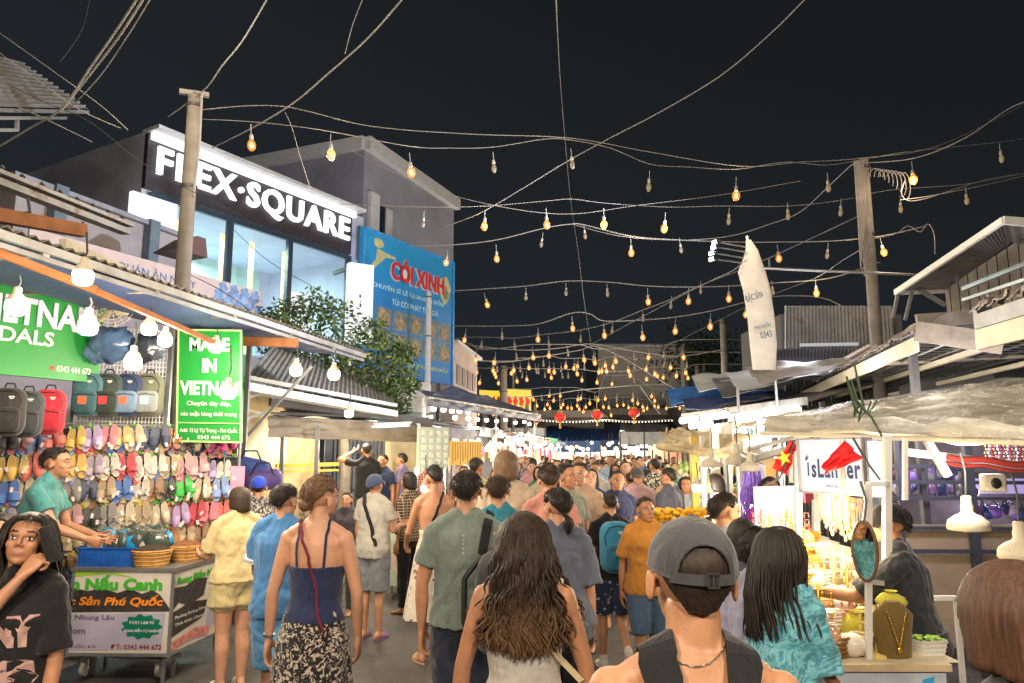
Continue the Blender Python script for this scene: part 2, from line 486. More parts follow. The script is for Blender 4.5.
def hand_g(pose, vox=.0035):
    """right hand: wrist at the origin, fingers along -Z, palm facing -X (towards the body), thumb towards +Y"""
    key = (pose, vox)
    if key in _hands: return _hands[key]
    g = G()
    curl = {'relax': (12, 25, 22), 'grip': (55, 75, 45), 'flat': (4, 6, 6), 'reach': (25, 30, 20), 'fist': (75, 90, 60)}[pose]
    rs = []
    for z, w, t in ((.012, .024, .019), (-.01, .027, .019), (-.035, .037, .0165), (-.06, .041, .015), (-.083, .040, .013)):
        rs.append((Vector((0, .002, z)), Vector((t, 0, 0)), Vector((0, w, 0))))
    g.rings(rs, 14)
    ln = ((.030, .042, .026, .022), (.012, .047, .029, .023), (-.008, .043, .027, .022), (-.027, .033, .021, .019))
    for i, (y, a, b, c) in enumerate(ln):
        p = Vector((0, y, -.078)); ang = 0; rr = .0092 - .0006 * (i == 3)
        for k, L in enumerate((a, b, c)):
            ang += R(curl[k] * (1 + .1 * i))
            d = Vector((-math.sin(ang), (1.5 - i) * .05 * (1 if pose != 'fist' else .3), -math.cos(ang))).normalized()
            q = p + d * L; g.caps(p, q, rr * (1 - .06 * k), rr * (.93 - .06 * k), 8); p = q
    p = Vector((-.006, .024, -.022)); d = Vector((-.35, .62, -.70)).normalized()
    q = p + d * .040; g.caps(p, q, .0145, .0115, 8); d2 = Vector((-.45, .18, -.85)).normalized()
    q2 = q + d2 * .030; g.caps(q, q2, .0110, .0098, 8); g.caps(q2, q2 + Vector((-.4, 0, -.9)).normalized() * .022, .0098, .0082, 8)
    r = remesh(g, vox, 2, fac=.4)
    _hands[key] = r; return r
def align(d, fwd):
    """rotation taking -Z to d with +Y as near as can be to fwd"""
    z = -Vector(d).normalized(); y = Vector(fwd); y = y - z * y.dot(z)
    y = y.normalized() if y.length > 1e-4 else z.orthogonal().normalized(); x = y.cross(z)
    return Matrix(((x.x, y.x, z.x), (x.y, y.y, z.y), (x.z, y.z, z.z))).to_4x4()

def fnum(z, pts):
    if z <= pts[0][0]: return pts[0][1:]
    for a, b in zip(pts, pts[1:]):
        if z <= b[0]:
            t = (z - a[0]) / (b[0] - a[0]); t = t * t * (3 - 2 * t)
            return tuple(x + (y - x) * t for x, y in zip(a[1:], b[1:]))
    return pts[-1][1:]
TORSO_M = [(.82, .120, .090, .0), (.90, .165, .118, -.012), (.98, .158, .112, -.008), (1.08, .146, .103, .0), (1.20, .158, .108, .0), (1.31, .168, .113, .0), (1.37, .168, .096, -.008), (1.42, .128, .070, -.012), (1.46, .066, .058, -.008)]
TORSO_F = [(.82, .120, .092, .0), (.89, .172, .120, -.015), (.97, .158, .112, -.01), (1.08, .124, .092, .0), (1.18, .136, .098, .004), (1.28, .152, .118, .012), (1.36, .150, .090, -.006), (1.415, .108, .064, -.012), (1.46, .062, .055, -.008)]
LEG_D = ((0, .02, -1), (0, -.03, -1))
ARM_D = ((.14, -.02, -1), (.06, .14, -1))

class Fig:
    """pose of one figure (height 1.70, scaled by its Empty); faces local +Y"""
    def __init__(s, fem=False, wd=1.0, lean=0, twist=0, side=0, armR=ARM_D, armL=ARM_D, legR=LEG_D, legL=LEG_D, hy=0, hp=0, hr=0, vox=.012, sk=None,
                 handR='relax', handL='relax', hfR=None, hfL=None, belly=0):
        wd *= .93; s.fem, s.wd, s.vox, s.sk, s.belly = fem, wd, vox, sk or SK1, belly
        s.T = TORSO_F if fem else TORSO_M
        s.MU = Matrix.Translation((0, 0, .92)) @ Matrix.Rotation(R(side), 4, 'Y') @ Matrix.Rotation(R(twist), 4, 'Z') @ Matrix.Rotation(R(-lean), 4, 'X') @ Matrix.Translation((0, 0, -.92))
        sh = (.160 if fem else .178) * wd
        s.sh = {1: s.MU @ Vector((sh, -.008, 1.385)), -1: s.MU @ Vector((-sh, -.008, 1.385))}
        s.arm = {}
        for sd, a in ((1, armR), (-1, armL)):
            u = Vector((a[0][0] * sd, a[0][1], a[0][2])).normalized(); f = Vector((a[1][0] * sd, a[1][1], a[1][2])).normalized()
            e = s.sh[sd] + u * .285; w = e + f * .245; s.arm[sd] = (s.sh[sd], e, w, u, f)
        s.leg = {}
        for sd, a in ((1, legR), (-1, legL)):
            h = Vector((sd * .088, 0, .87)); u = Vector((a[0][0] * sd, a[0][1], a[0][2])).normalized(); f = Vector((a[1][0] * sd, a[1][1], a[1][2])).normalized()
            k = h + u * .40; an = k + f * .395; s.leg[sd] = (h, k, an, u, f)
        lo = min(s.leg[1][2].z, s.leg[-1][2].z); s.dz = .078 - lo
        s.HM = s.MU @ Matrix.Translation((0, .012, 1.50)) @ Matrix.Rotation(R(hy), 4, 'Z') @ Matrix.Rotation(R(-hp), 4, 'X') @ Matrix.Rotation(R(hr), 4, 'Y') @ Matrix.Translation((0, .008, .090))
        s.hand = {1: handR, -1: handL}; s.hf = {1: hfR, -1: hfL}
    def tor(s, z):
        rx, ry, cy = fnum(z, s.T)
        b = s.belly * math.exp(-((z - 1.05) / .13) ** 2)
        return rx * s.wd, ry * (.5 + .5 * s.wd) + b, cy + b * .6
    def torso(s, g, z0, z1, off=0.0, n=20, step=.05, grow=None, up=None):
        k = max(2, int((z1 - z0) / step) + 1); rs = []
        for i in range(k + 1):
            z = z0 + (z1 - z0) * i / k; rx, ry, cy = s.tor(z); o = off + (grow(z) if grow else 0)
            rs.append((Vector((0, cy, z)), Vector((rx + o, 0, 0)), Vector((0, ry + o, 0))))
        h = G(); h.rings(rs, n)
        g.merge(h, up if up is not None else s.MU)
    def shift(s, g):
        if abs(s.dz) > 1e-5: g.xf(Matrix.Translation((0, 0, s.dz)))
        return g
    def body(s, root, hands=True, lower=True):
        g = G(); s.torso(g, .82, 1.465)
        nk = G(); nk.rings([(Vector((0, -.004, 1.42)), Vector((.066, 0, 0)), Vector((0, .062, 0))), (Vector((0, 0, 1.47)), Vector((.055, 0, 0)), Vector((0, .056, 0))), (Vector((0, .008, 1.53)), Vector((.053, 0, 0)), Vector((0, .056, 0))), (Vector((0, .010, 1.56)), Vector((.05, 0, 0)), Vector((0, .055, 0)))], 16)
        for sd in (1, -1):   # trapezius slope from neck to shoulder
            nk.caps((sd * .03, -.012, 1.464), (sd * .13 * s.wd, -.014, 1.412), .037, .036)
        g.merge(nk, s.MU)
        w = s.wd if not s.fem else s.wd * .86
        for sd in (1, -1):
            a, e, wr, u, f = s.arm[sd]
            g.ell(a + Vector((-.012 * sd, 0, -.012)), (.056 * w, .056 * w, .058 * w), 12)
            g.caps(a, a.lerp(e, .5), .050 * w, .047 * w); g.caps(a.lerp(e, .5), e, .047 * w, .039 * w)
            g.caps(e, e.lerp(wr, .35), .039 * w, .040 * w); g.caps(e.lerp(wr, .35), wr, .040 * w, .025 * w)
            if lower:
                h, k, an, u2, f2 = s.leg[sd]; L = s.wd * (1.0 if not s.fem else 1.02)
                g.caps(h + Vector((0, -.005, 0)), h.lerp(k, .5), .088 * L, .073 * L); g.caps(h.lerp(k, .5), k, .073 * L, .055 * L)
                back = Vector((0, -.012, 0))
                g.caps(k, k.lerp(an, .33) + back, .054 * L, .056 * L); g.caps(k.lerp(an, .33) + back, an, .056 * L, .035 * L)
                s.footshape(g, sd, 0)
        r = remesh(g, s.vox, 3)
        r.merge(head_g(.0048 if s.vox <= .009 else .0058 if s.vox <= .013 else .011), s.HM)
        if hands:
            for sd in (1, -1):
                a, e, wr, u, f = s.arm[sd]; hv = .0036 if s.vox <= .013 else .0065
                hg = hand_g(s.hand[sd], hv)
                fw = s.hf[sd] or (0, 1, 0)
                fw = Vector((fw[0] * sd, fw[1], fw[2]))
                fw = Vector((fw[0] * sd, fw[1], fw[2])) if sd < 0 else fw
                M = align(Vector((f.x * sd, f.y, f.z)), Vector((fw.x * sd, fw.y, fw.z)) if sd < 0 else fw)
                Mx = Matrix.Diagonal((sd, 1, 1, 1)) @ Matrix.Translation(Vector((wr.x * sd, wr.y, wr.z))) @ M
                r.merge(hg, Mx)
        s.shift(r)
        from mathutils.bvhtree import BVHTree
        s.bvh = BVHTree.FromPolygons(r.V, r.F)
        return r.build('body', [s.sk, LIP, EYEW, EYED], root, world=False, auto=False)
    def wrap(s, pts, off=.006, mx=.25):
        out = []
        for p in pts:
            q, nn, i, d = s.bvh.find_nearest(Vector(p), mx)
            out.append(q + nn * off if q is not None else Vector(p))
        return out
    def strip(s, g, pts, w, th=.004, off=.006, m=0):
        pts = s.wrap(pts, off); nr = [s.bvh.find_nearest(p)[1] for p in pts]; L = []
        for i, p in enumerate(pts):
            d = (pts[min(i + 1, len(pts) - 1)] - pts[max(i - 1, 0)]).normalized(); x = d.cross(nr[i]).normalized(); L.append((p + x * w / 2, p - x * w / 2, nr[i] * th))
        for a, b in zip(L, L[1:]):
            g.add([a[0], a[1], b[1], b[0], a[0] + a[2], a[1] + a[2], b[1] + b[2], b[0] + b[2]], [(4, 5, 6, 7), (0, 3, 2, 1), (0, 4, 7, 3), (1, 2, 6, 5)], m)
    def footshape(s, g, sd, inf):
        h, k, an, u, f = s.leg[sd]
        pitch = math.atan2(-f.y, -f.z) * (1 if f.y < -.2 else .0)   # a lifted heel tips the foot
        M = Matrix.Translation(an) @ Matrix.Rotation(-pitch * .9, 4, 'X') @ Matrix.Rotation(-sd * R(8), 4, 'Z')
        q = G(); q.rings([(Vector((0, y, z)), Vector((rx + inf, 0, 0)), Vector((0, 0, rz + inf))) for y, z, rx, rz in
            ((-.062, -.045, .018, .020), (-.050, -.040, .030, .035), (-.015, -.032, .035, .044), (.04, -.044, .038, .034), (.09, -.054, .043, .024), (.135, -.060, .040, .017), (.165, -.063, .022, .012))], 12)
        g.merge(q, M); return M
    # ---- clothes
    def shirt(s, root, m, hem=.86, neck=1.455, sleeve=.55, loose=.018, flare=.012, folds=.013, sl=.022, name='t_shirt', seed=0):
        g = G(); low = min(hem, .82)
        def grow(z): return flare * max(0, (1.28 - z) / .4)
        zz = hem; rs = []
        k = 14
        for i in range(k + 1):
            z = hem + (neck - hem) * i / k; rx, ry, cy = s.tor(max(z, .86))
            if z < 1.25:   # cloth hangs from the chest instead of following the waist
                cx_, cyy, _ = s.tor(1.27); rx = max(rx, rx * .45 + cx_ * .52); ry = max(ry, ry * .5 + cyy * .48)
            o = loose * (1 if z < 1.32 else max(.3, 1 - (z - 1.32) * 7)) + grow(z)
            rs.append((Vector((0, cy, z)), Vector((rx + o, 0, 0)), Vector((0, ry + o, 0))))
        h = G(); h.rings(rs, 24); g.merge(h, s.MU)
        h = G(); h.rings([(Vector((0, -.006, z)), Vector((rx, 0, 0)), Vector((0, ry, .010))) for z, rx, ry in ((1.40, .11, .075), (1.44, .092, .074), (1.472, .072, .068), (1.488, .0655, .064))], 22); g.merge(h, s.MU)
        w = s.wd if not s.fem else s.wd * .88
        for sd in (1, -1):
            a, e, wr, u, f = s.arm[sd]
            if sleeve > 0:
                tp = s.MU @ Vector((sd * .035, -.012, 1.470)); tq = s.MU @ Vector((sd * .13 * s.wd, -.014, 1.415))
                g.caps(tp, tq, .051, .050 + loose * .2); g.caps(tq, a, .048, (.052 * w + sl * .25))
                if sleeve <= 1:
                    q = a.lerp(e, sleeve); g.cone(a, q + u * .01, .052 * w + sl * .3, .050 * w + sl * 1.15, 14)
                else:
                    g.cone(a, e, .058 * w + sl * .45, .046 * w + sl * .8, 14); g.ell(e, .046 * w + sl * .8, 12)
                    g.cone(e, e.lerp(wr, sleeve - 1), .046 * w + sl * .8, .036 * w + sl * .6, 14)
        r = remesh(g, s.vox * .95, 3, folds, 8.5, seed=seed, vert=.75, top=1.47); s.shift(r)
        from mathutils.bvhtree import BVHTree
        s.sbvh = BVHTree.FromPolygons(r.V, r.F)
        return r.build(name, m, root, world=False, auto=False)
    def tank(s, root, m, hem=.96, top=1.30, off=.011, folds=.003, name='tank_top', strap=.012, sx=.085, flare=0, racer=False):
        g = G(); s.torso(g, hem, top, off, 28, .03, grow=lambda z: flare * max(0, (1.2 - z) / .35))
        r = remesh(g, s.vox * .8, 2, folds, 14)
        s.shift(r)
        for sd in (1, -1):
            if strap:
                pts = []
                for t in range(17):
                    a = PI * t / 16; rx, ry, cy = s.tor(top - .01)
                    pts.append(Vector((sd * sx * s.wd * (1 - (.25 if racer else 0) * math.sin(a) ** 2), cy - math.cos(a) * (ry + .02) * (1 if t in (0, 16) else .9), top - .035 + (1.50 - top + .035) * math.sin(a) ** .6)))
                MS = Matrix.Translation((0, 0, s.dz)) @ s.MU
                s.strip(r, [MS @ p for p in pts], strap * (2 if strap > .02 else 1), .003, .007)
        return r.build(name, m, root, world=False, auto=60)
    def pants(s, root, m, to='ankle', loose=.016, name='trousers', folds=.011, waist=.99):
        g = G(); s.torso(g, .80, waist, loose * .7, up=Matrix.Identity(4) if abs(s.MU.to_euler().x) < .3 else s.MU)
        for sd in (1, -1):
            h, k, an, u, f = s.leg[sd]; L = s.wd
            g.caps(h, h.lerp(k, .3), .092 * L + loose, .086 * L + loose, 14)
            if to == 'ankle':
                g.caps(h.lerp(k, .3), k, .086 * L + loose, .062 * L + loose, 14)
                g.cone(k, k.lerp(an, .98), .062 * L + loose, .044 * L + loose, 16); g.ell(k, .062 * L + loose, 14)
            else:
                q = h.lerp(k, to) if to <= 1 else k.lerp(an, to - 1)
                g.cone(h.lerp(k, .2), q, .086 * L + loose, (.075 if to < .8 else .066) * L + loose * 1.5, 18)
        r = remesh(g, s.vox, 3, folds, 9, vert=.6); s.shift(r)
        return r.build(name, m, root, world=False, auto=False)
    def skirt(s, root, m, z1=1.0, z0=.30, flare=.10, folds=.012, nf=9, name='skirt', wst=.008, seed=0, sway=(0, 0)):
        g = G(); n = 96; k = 26; rs = []
        o = len(g.V)
        hb = s.tor(.90)
        for j in range(k + 1):
            t = j / k; z = z1 + (z0 - z1) * t
            rx, ry, cy = s.tor(max(z, .90)); 
            if z < .9: rx, ry, cy = hb
            ex = wst + flare * max(0, (.95 - z) / (.95 - z0 + 1e-6)) ** 1.1 if z < .95 else wst
            for i in range(n):
                a = 2 * PI * i / n
                f = folds * t * (math.sin(nf * a + 1.3 * math.sin(2 * a) + seed + 1.2 * t) + .5 * math.sin((2 * nf + 1) * a + seed * 2)) + .004 * noise.noise(Vector((math.cos(a) * 3, math.sin(a) * 3, z * 5 + seed)))
                g.V.append(Vector(((rx + ex + f) * math.cos(a) + sway[0] * t, cy + (ry + ex + f) * math.sin(a) + sway[1] * t, z)))
        for j in range(k):
            for i in range(n):
                i2 = (i + 1) % n; g.F.append((o + j * n + i, o + (j + 1) * n + i, o + (j + 1) * n + i2, o + j * n + i2)); g.M.append(0)
        g.F.append(tuple(o + i for i in range(n))); g.M.append(0)
        s.shift(g)
        return g.build(name, m, root, world=False, auto=False)
    def shoes(s, root, m, kind='shoe', sole=None):
        for sd in (1, -1):
            g = G()
            if kind == 'shoe':
                M = s.footshape(g, sd, .009)
                q = G(); q.caps((0, -.012, -.01), (0, -.012, .02), .043, .041); g.merge(q, M)
                r = remesh(g, .008, 2)
                b = G(); b.prism([(.048 * math.cos(a) * (1 if math.sin(a) > 0 else .86), .055 + .125 * math.sin(a)) for a in [2 * PI * i / 20 for i in range(20)]], .022, M @ Matrix.Translation((0, 0, -.085)), 1); r.merge(b)
            else:       # sandals: thick sole, two straps
                h, k, an, u, f = s.leg[sd]; tmp = G(); M = s.footshape(tmp, sd, 0)
                r = G(); r.prism([(.047 * math.cos(a) * (1 if math.sin(a) > 0 else .84), .052 + .125 * math.sin(a)) for a in [2 * PI * i / 20 for i in range(20)]], .024, M @ Matrix.Translation((0, 0, -.088)), 1)
                for y0, w in ((.095, .05), (.03, .03)) if kind == 'sandal' else ((.085, .06),):
                    b = G(); pts = [Vector((.046 * math.cos(a), y0, -.068 + .052 * math.sin(a))) for a in [PI * i / 8 for i in range(9)]]
                    for i in range(8): b.bar(pts[i], pts[i + 1], .005, w, up=(1, 0, 0) if False else (0, 0, 1)) if False else b.add([pts[i] + Vector((0, -w / 2, 0)), pts[i + 1] + Vector((0, -w / 2, 0)), pts[i + 1] + Vector((0, w / 2, 0)), pts[i] + Vector((0, w / 2, 0))], [(0, 1, 2, 3)])
                    r.merge(b, M)
            s.shift(r); r.build('shoe' if kind == 'shoe' else 'sandal', [m, sole or m], root, world=False, auto=40)
    # ---- hair, built in head space
    def hair(s, root, m, style='short', seed=0, ln=None, near=False, strands=0, sc=1.0, bun=(0, -.095, .05, .038), wide=.03, wave=.22):
        g = G(); nn = 132 if near else 44; nv = 34 if near else 16
        lowback = {'short': -.066, 'crop': -.050, 'bob': -.135, 'long': -.10, 'bun': -.055, 'pony': -.055, 'under': -.085}[style]
        side = {'short': -.012, 'crop': .004, 'bob': -.115, 'long': -.085, 'bun': -.004, 'pony': -.004, 'under': -.02}[style]
        th = {'short': 1.05, 'crop': 1.02, 'bob': 1.13, 'long': 1.10, 'bun': 1.05, 'pony': 1.05, 'under': .985}[style] * sc
        C = Vector((0, -.013, .026)); rx, ry, rz = .081, .099, .090
        low = .15 + (.03 if style == 'bob' else 0); rnd = random.Random(int(seed * 7) + 3)
        amp = 1.0 if near else .5; o = len(g.V); ok = []
        for jj in range(nv + 1):
            q = -1 + 2.0 * jj / nv
            if q >= 0: z = rz * math.sin(q * PI / 2); hr = math.cos(q * PI / 2)
            else:
                z = low * q
                hr = 1 - (.30 if style not in ('bob', 'long') else -.02 - .05 * q) * min(1.6, (z / -.09)) ** 2 * (1 if style not in ('bob', 'long') else .3)
            for kk in range(nn):
                az = -180 + 360 * kk / nn; a = R(az); aa = abs(az); x, y = math.sin(a), math.cos(a); front = .056
                if aa < 50: lim = front - .010 * (aa / 50)
                elif aa < 78: t = (aa - 50) / 28; lim = (front - .010) + (side - front + .010) * t ** 1.3
                elif aa < 112 and style in ('short', 'crop', 'bun', 'pony', 'under'): lim = side + .020 * math.sin((aa - 78) / 34 * PI)
                else: t = max(0, (aa - 112) / 68); lim = side + (lowback - side) * min(1, t * 1.7)
                lim += .004 * noise.noise(Vector((az * .08, seed, 0)))
                k = max(0, min(1, (z + C.z - C.z - lim + .006) / .020)); k = k * k * (3 - 2 * k)
                on = k > .9 and z > -.09; st = amp * (.016 * noise.noise(Vector((az * .35, z * 9, seed))) + .012 * noise.noise(Vector((az * .9, z * 5 + seed, 3)))) + .018 * noise.noise(Vector((x * 2 + seed, y * 2, z * 16)))
                taper = 1 if style in ('bob', 'long') else 1 - .05 * max(0, min(1, (.01 - z) / .06))
                f = .5 + (th * taper - .5 + st) * k
                g.V.append(C + Vector((x * rx * hr * f, y * ry * hr * f, z * (1 if q < 0 else f))))
                if on: ok.append((len(g.V) - 1, x, y, q))
        for jj in range(nv):
            for kk in range(nn):
                k2 = (kk + 1) % nn; g.F.append((o + jj * nn + kk, o + (jj + 1) * nn + kk, o + (jj + 1) * nn + k2, o + jj * nn + k2)); g.M.append(0)
        if s.vox < .0135 and style not in ('under', 'bob'):      # loose strands lying over the shell
            for _ in range(2200 if s.vox < .0082 and style == 'bob' else 900 if near else 220):
                i, x, y, q = rnd.choice(ok); p = g.V[i]; nn_ = Vector((x, y, .3 + max(0, q))).normalized(); d = (Vector((x * .5, y * .5, -1)) if style in ('short', 'crop', 'under', 'bob', 'long') else Vector((bun[0], bun[1], bun[2])) - p).normalized() + Vector((rnd.gauss(0, .35), rnd.gauss(0, .35), rnd.gauss(0, .2))) * (.2 if style in ('bob', 'long') else 1)
                d = (d - nn_ * d.dot(nn_)).normalized(); L = rnd.uniform(.014, .034) * (.7 if style in ('crop', 'under') else 1); lift = rnd.uniform(.0, .006) if rnd.random() < .85 else .014
                lift *= .12 if style in ('bob', 'long') else .7; rs_ = .5 if style in ('bob', 'long') else .8; L *= 2.2 if style in ('bob', 'long') else 1; g.tube([p - nn_ * .002, p + d * L * .5 + nn_ * (.0018 + lift * .5), p + d * L + nn_ * lift], [.0020 * rs_, .0016 * rs_, .0004], 3)
        if style in ('bun', 'pony'):
            bx, by, bz, br = bun
            if style == 'bun':
                g.ell((bx, by, bz), (br * 1.1, br, br), 18, fn=lambda d: 1 + .14 * noise.noise(d * 3 + Vector((seed, 2, 1))) + .05 * math.sin(12 * math.atan2(d.z, d.x) + 5 * d.y))
                for k in range(10):
                    a = rnd.random() * 6.28; q = Vector((bx, by, bz)) + Vector((math.cos(a) * br, -.01, math.sin(a) * br)); g.tube([q, q + Vector((math.cos(a) * .018, -.012, math.sin(a) * .018 + .008)), q + Vector((math.cos(a + .6) * .032, -.005, math.sin(a + .6) * .03))], [.003, .002, .0008], 4)
            else:
                L = ln or .22; g.ell((bx, by, bz), (.022, .022, .02), 10)
                for k in range(26):
                    ox, oy = rnd.gauss(0, .011), rnd.gauss(0, .009); w = rnd.random() * 6
                    pts = [Vector((bx + ox * .3, by - .008, bz)), Vector((bx + ox, by - .042 + oy, bz - .03))] + [Vector((bx + ox * (1.6 - t) + .008 * math.sin(w + 4 * t), by - .045 + oy + .012 * t, bz - .03 - L * t * (.85 + .15 * math.sin(w)))) for t in (.35, .7, 1)]
                    g.tube(pts, [.006, .009, .009, .007, .002], 6)
        hg = g
        hg.xf(s.HM)
        if style == 'long':
            L = ln or .40; q = G(); nS = strands or 90
            HMi = s.HM; up3 = Vector((0, 0, 1))
            back = (s.HM.to_3x3() @ Vector((0, -1, 0))); back.z = 0; back.normalize(); rt = Vector((-back.y, back.x, 0))
            base = s.HM @ C
            for k in range(nS):
                u = (k + .5) / nS * 2 - 1; u = u + rnd.gauss(0, .05); a = u * R(118)   # 0 = straight back
                lay = rnd.random()
                r0 = .086 + .02 * lay
                dirv = back * math.cos(a) + rt * math.sin(a) * .92
                top = base + dirv * (r0 * .72) + up3 * (.075 * (1 - lay * .3))
                l = L * (.80 + .25 * rnd.random()) * (1 - .12 * abs(u)); ph = rnd.random() * 6.28 if not near else u * 9 + rnd.gauss(0, .5); amp = .016 * wave * (.6 + .8 * rnd.random())
                spread = rnd.gauss(0, .016) + (wide if near else .01) * u
                pts = [base + dirv * .012 + up3 * .094, base + dirv * (r0 * .62) + up3 * .080, base + dirv * (r0 * .95) + up3 * .050, base + dirv * (r0 + .012) + up3 * .008, base + dirv * (r0 + .018) - up3 * .03]; rr = [.004, .007, .008, .009, .010]
                nseg = 14 if near else 7
                for j in range(1, nseg + 1):
                    t = j / nseg
                    pull = min(1, t * 2.2)
                    c = base + dirv * (r0 + .03) * (1 - pull * .22) + back * (.05 * pull * max(0, math.cos(a)) + .012 * math.sin(t * 3)) + rt * (spread * t * 2.0 - math.sin(a) * .012 * pull)
                    wv = amp * t ** .6 * math.sin(ph + t * (22 if near else 9) * L / .4)
                    pts.append(c - up3 * (.03 + l * t) + rt * wv + back * (.5 * amp * math.cos(ph * 1.7 + t * 15)))
                    rr.append((.0060 if wave > .5 else .0055 if near else .012) * (1 - .35 * t) * (1 if j < nseg else .25))
                q.tube(pts, rr, 5)
            # inner mass so that nothing shows through
            rs = []
            for j in range(9):
                t = j / 8; c = base + back * (.035 + .045 * min(1, t * 2)) - up3 * (-.02 + .92 * L * t)
                rs.append((c, rt * (.072 - .008 * t + (.022 * t if near else 0)) * (1 if j < 8 else .5), back * (.05 - .02 * t) * (1 if j < 8 else .5)))
            q.rings(rs, 16)
            hg.merge(q)
        s.shift(hg)
        return hg.build('hair', m, root, world=False, auto=False)
    def cap(s, root, m, back=False, m2=None, front=True):
        g = G(); n = 64; k = 16; C = Vector((0, -.010, .030)); rx, ry, rz = .0855, .109, .092
        P = []
        for i in range(n):
            a = 2 * PI * i / n; x = math.sin(a); y = math.cos(a)      # a = 0 face
            da = abs(((a - PI + PI) % (2 * PI)) - PI)                  # distance from the nape
            da = abs(a - PI)
            e0 = R(-4) - R(11) * (1 - math.cos(a)) * .5 + R(5) * abs(math.sin(a))
            if back and da < R(38): e0 = e0 + R(46) * math.sqrt(max(0, 1 - (da / R(38)) ** 2))
            row = []
            for j in range(k + 1):
                e = e0 + (PI / 2 - e0) * j / k
                seam = 1 + .006 * abs(math.sin(3 * a)) 
                row.append(C + Vector((x * rx * math.cos(e) * seam, y * ry * math.cos(e) * seam, rz * math.sin(e))))
            P.append(row)
        o = len(g.V)
        for row in P: g.V.extend(row)
        for i in range(n):
            i2 = (i + 1) % n
            for j in range(k): g.F.append((o + i * (k + 1) + j, o + i2 * (k + 1) + j, o + i2 * (k + 1) + j + 1, o + i * (k + 1) + j + 1)); g.M.append(0)
        for i in range(n):      # rolled lower hem
            g.caps(P[i][0], P[(i + 1) % n][0], .0028, .0028, 5)
        g.ell(C + Vector((0, 0, rz)), (.008, .008, .004), 8)
        if back:
            pts = [C + Vector((math.sin(a) * (rx + .001), math.cos(a) * (ry + .001), -.014)) for a in [PI + R(d) for d in range(-46, 47, 4)]]
            for i in range(len(pts) - 1): g.add([pts[i] + Vector((0, 0, -.010)), pts[i + 1] + Vector((0, 0, -.010)), pts[i + 1] + Vector((0, 0, .010)), pts[i] + Vector((0, 0, .010))], [(0, 1, 2, 3)])
        if front:
            def br(u, v):
                a = R(-62 + 124 * u); r = 1 + (.62 * v) * math.cos(a) ** .8
                return C + Vector((math.sin(a) * rx * (1 + .12 * v), math.cos(a) * ry * r, -.004 - .028 * v - .02 * (2 * u - 1) ** 2 * v))
            g.grid(br, 16, 5, 1 if m2 else 0, .003)
        g.xf(s.HM); s.shift(g)
        c = g.build('cap', [m, m2 or m], root, world=False, auto=60)
        if back:
            b = G(); M = s.HM @ Matrix.Translation(C + Vector((math.sin(PI - .12) * rx, math.cos(PI - .12) * (ry + .003), -.014)))
            for dx, dz, w, h in ((-.010, 0, .003, .026), (.010, 0, .003, .026), (0, .012, .023, .003), (0, -.012, .023, .003), (0, 0, .003, .024)):
                q = G(); q.box((dx, -.002, dz), (w, .003, h)); b.merge(q, M)
            s.shift(b); b.build('buckle', METAL_S, c, world=False)
        return c

METAL_S = paint('steel_bright', (.55, .55, .56), .3, 1.0, nv=.05)
def person(px, top, Y, rz, label, f, group=None, z0=0.0):
    """stand a figure so that the top of its head is seen at (px, top) from depth Y"""
    p = at(px, top, Y); hp_ = f.HM @ Vector((0, 0, .120)); sc = (p.z - z0) / (hp_.z + f.dz); a = R(rz); hc = f.HM @ Vector((0, -.01, 0))
    ox, oy = hc.x * sc, hc.y * sc
    return thing('person', label, 'person', (p.x - (ox * math.cos(a) - oy * math.sin(a)), Y - (ox * math.sin(a) + oy * math.cos(a)), z0), a, group, sc)
# ------------------------------------------------------------------ materials of the place
def corr(name, c, axis='X', sc=20, rough=.45, metal=.6, rust=None):
    if name in _mc: return _mc[name]
    n = N(name); co = n.coord(); f = n.noise(co, 3.5, 5, .65)
    base = n.ramp(f, [(.3, var(c, .7)), (.65, var(c, 1.15))])
    if rust: base = n.mix(n.ramp(n.noise(co, 7, 6, .7), [(.5, (0, 0, 0)), (.68, (1, 1, 1))]), base, rust)
    n.set(color=base, rough=rough, metal=metal); n.bump(n.noise(co, 30, 3), .25, .004)
    _mc[name] = n.m; return n.m
WHITE = paint('white_paint', (.72, .72, .70), .45, nv=.06, bs=40)
CREAM = paint('cream_paint', (.62, .56, .44), .6, nv=.12)
GREYP = paint('grey_plaster', (.46, .49, .62), .85, nv=.14, ns=1.2, bump=.2, bs=25)
GREYD = paint('dark_plaster', (.11, .11, .12), .85, nv=.2, ns=.8, bump=.2, bs=25)
GREYL = paint('light_plaster', (.50, .48, .50), .85, nv=.16, ns=1.4, bump=.2, bs=25)
TRIMW = paint('trim_white', (.62, .64, .66), .6, nv=.1)
STEEL = corr('galvanised_steel', (.42, .43, .45), rough=.38, metal=.8)
STEELD = corr('dark_steel', (.10, .10, .11), rough=.5, metal=.5)
TIN = corr('tin_sheet', (.36, .37, .39), rough=.42, metal=.55, rust=(.22, .15, .10))
TIN2 = corr('old_tin_sheet', (.28, .27, .26), rough=.6, metal=.3, rust=(.16, .11, .07))
WOODO = paint('orange_timber', (.25, .09, .025), .6, nv=.25, ns=9)
WOODG = paint('grey_timber', (.30, .27, .24), .8, nv=.3, ns=7)
POLE = paint('pole_concrete', (.21, .19, .17), .9, nv=.25, ns=5, bump=.4, bs=30)
NAVYT = paint('navy_tarp', (.035, .055, .14), .5, nv=.25, ns=3, bump=.5, bs=6)
BLUET = paint('blue_tarp', (.03, .13, .42), .5, nv=.25, ns=3, bump=.5, bs=6)
BEIGET = paint('beige_tarp', (.46, .36, .22), .55, nv=.25, ns=3, bump=.6, bs=6)
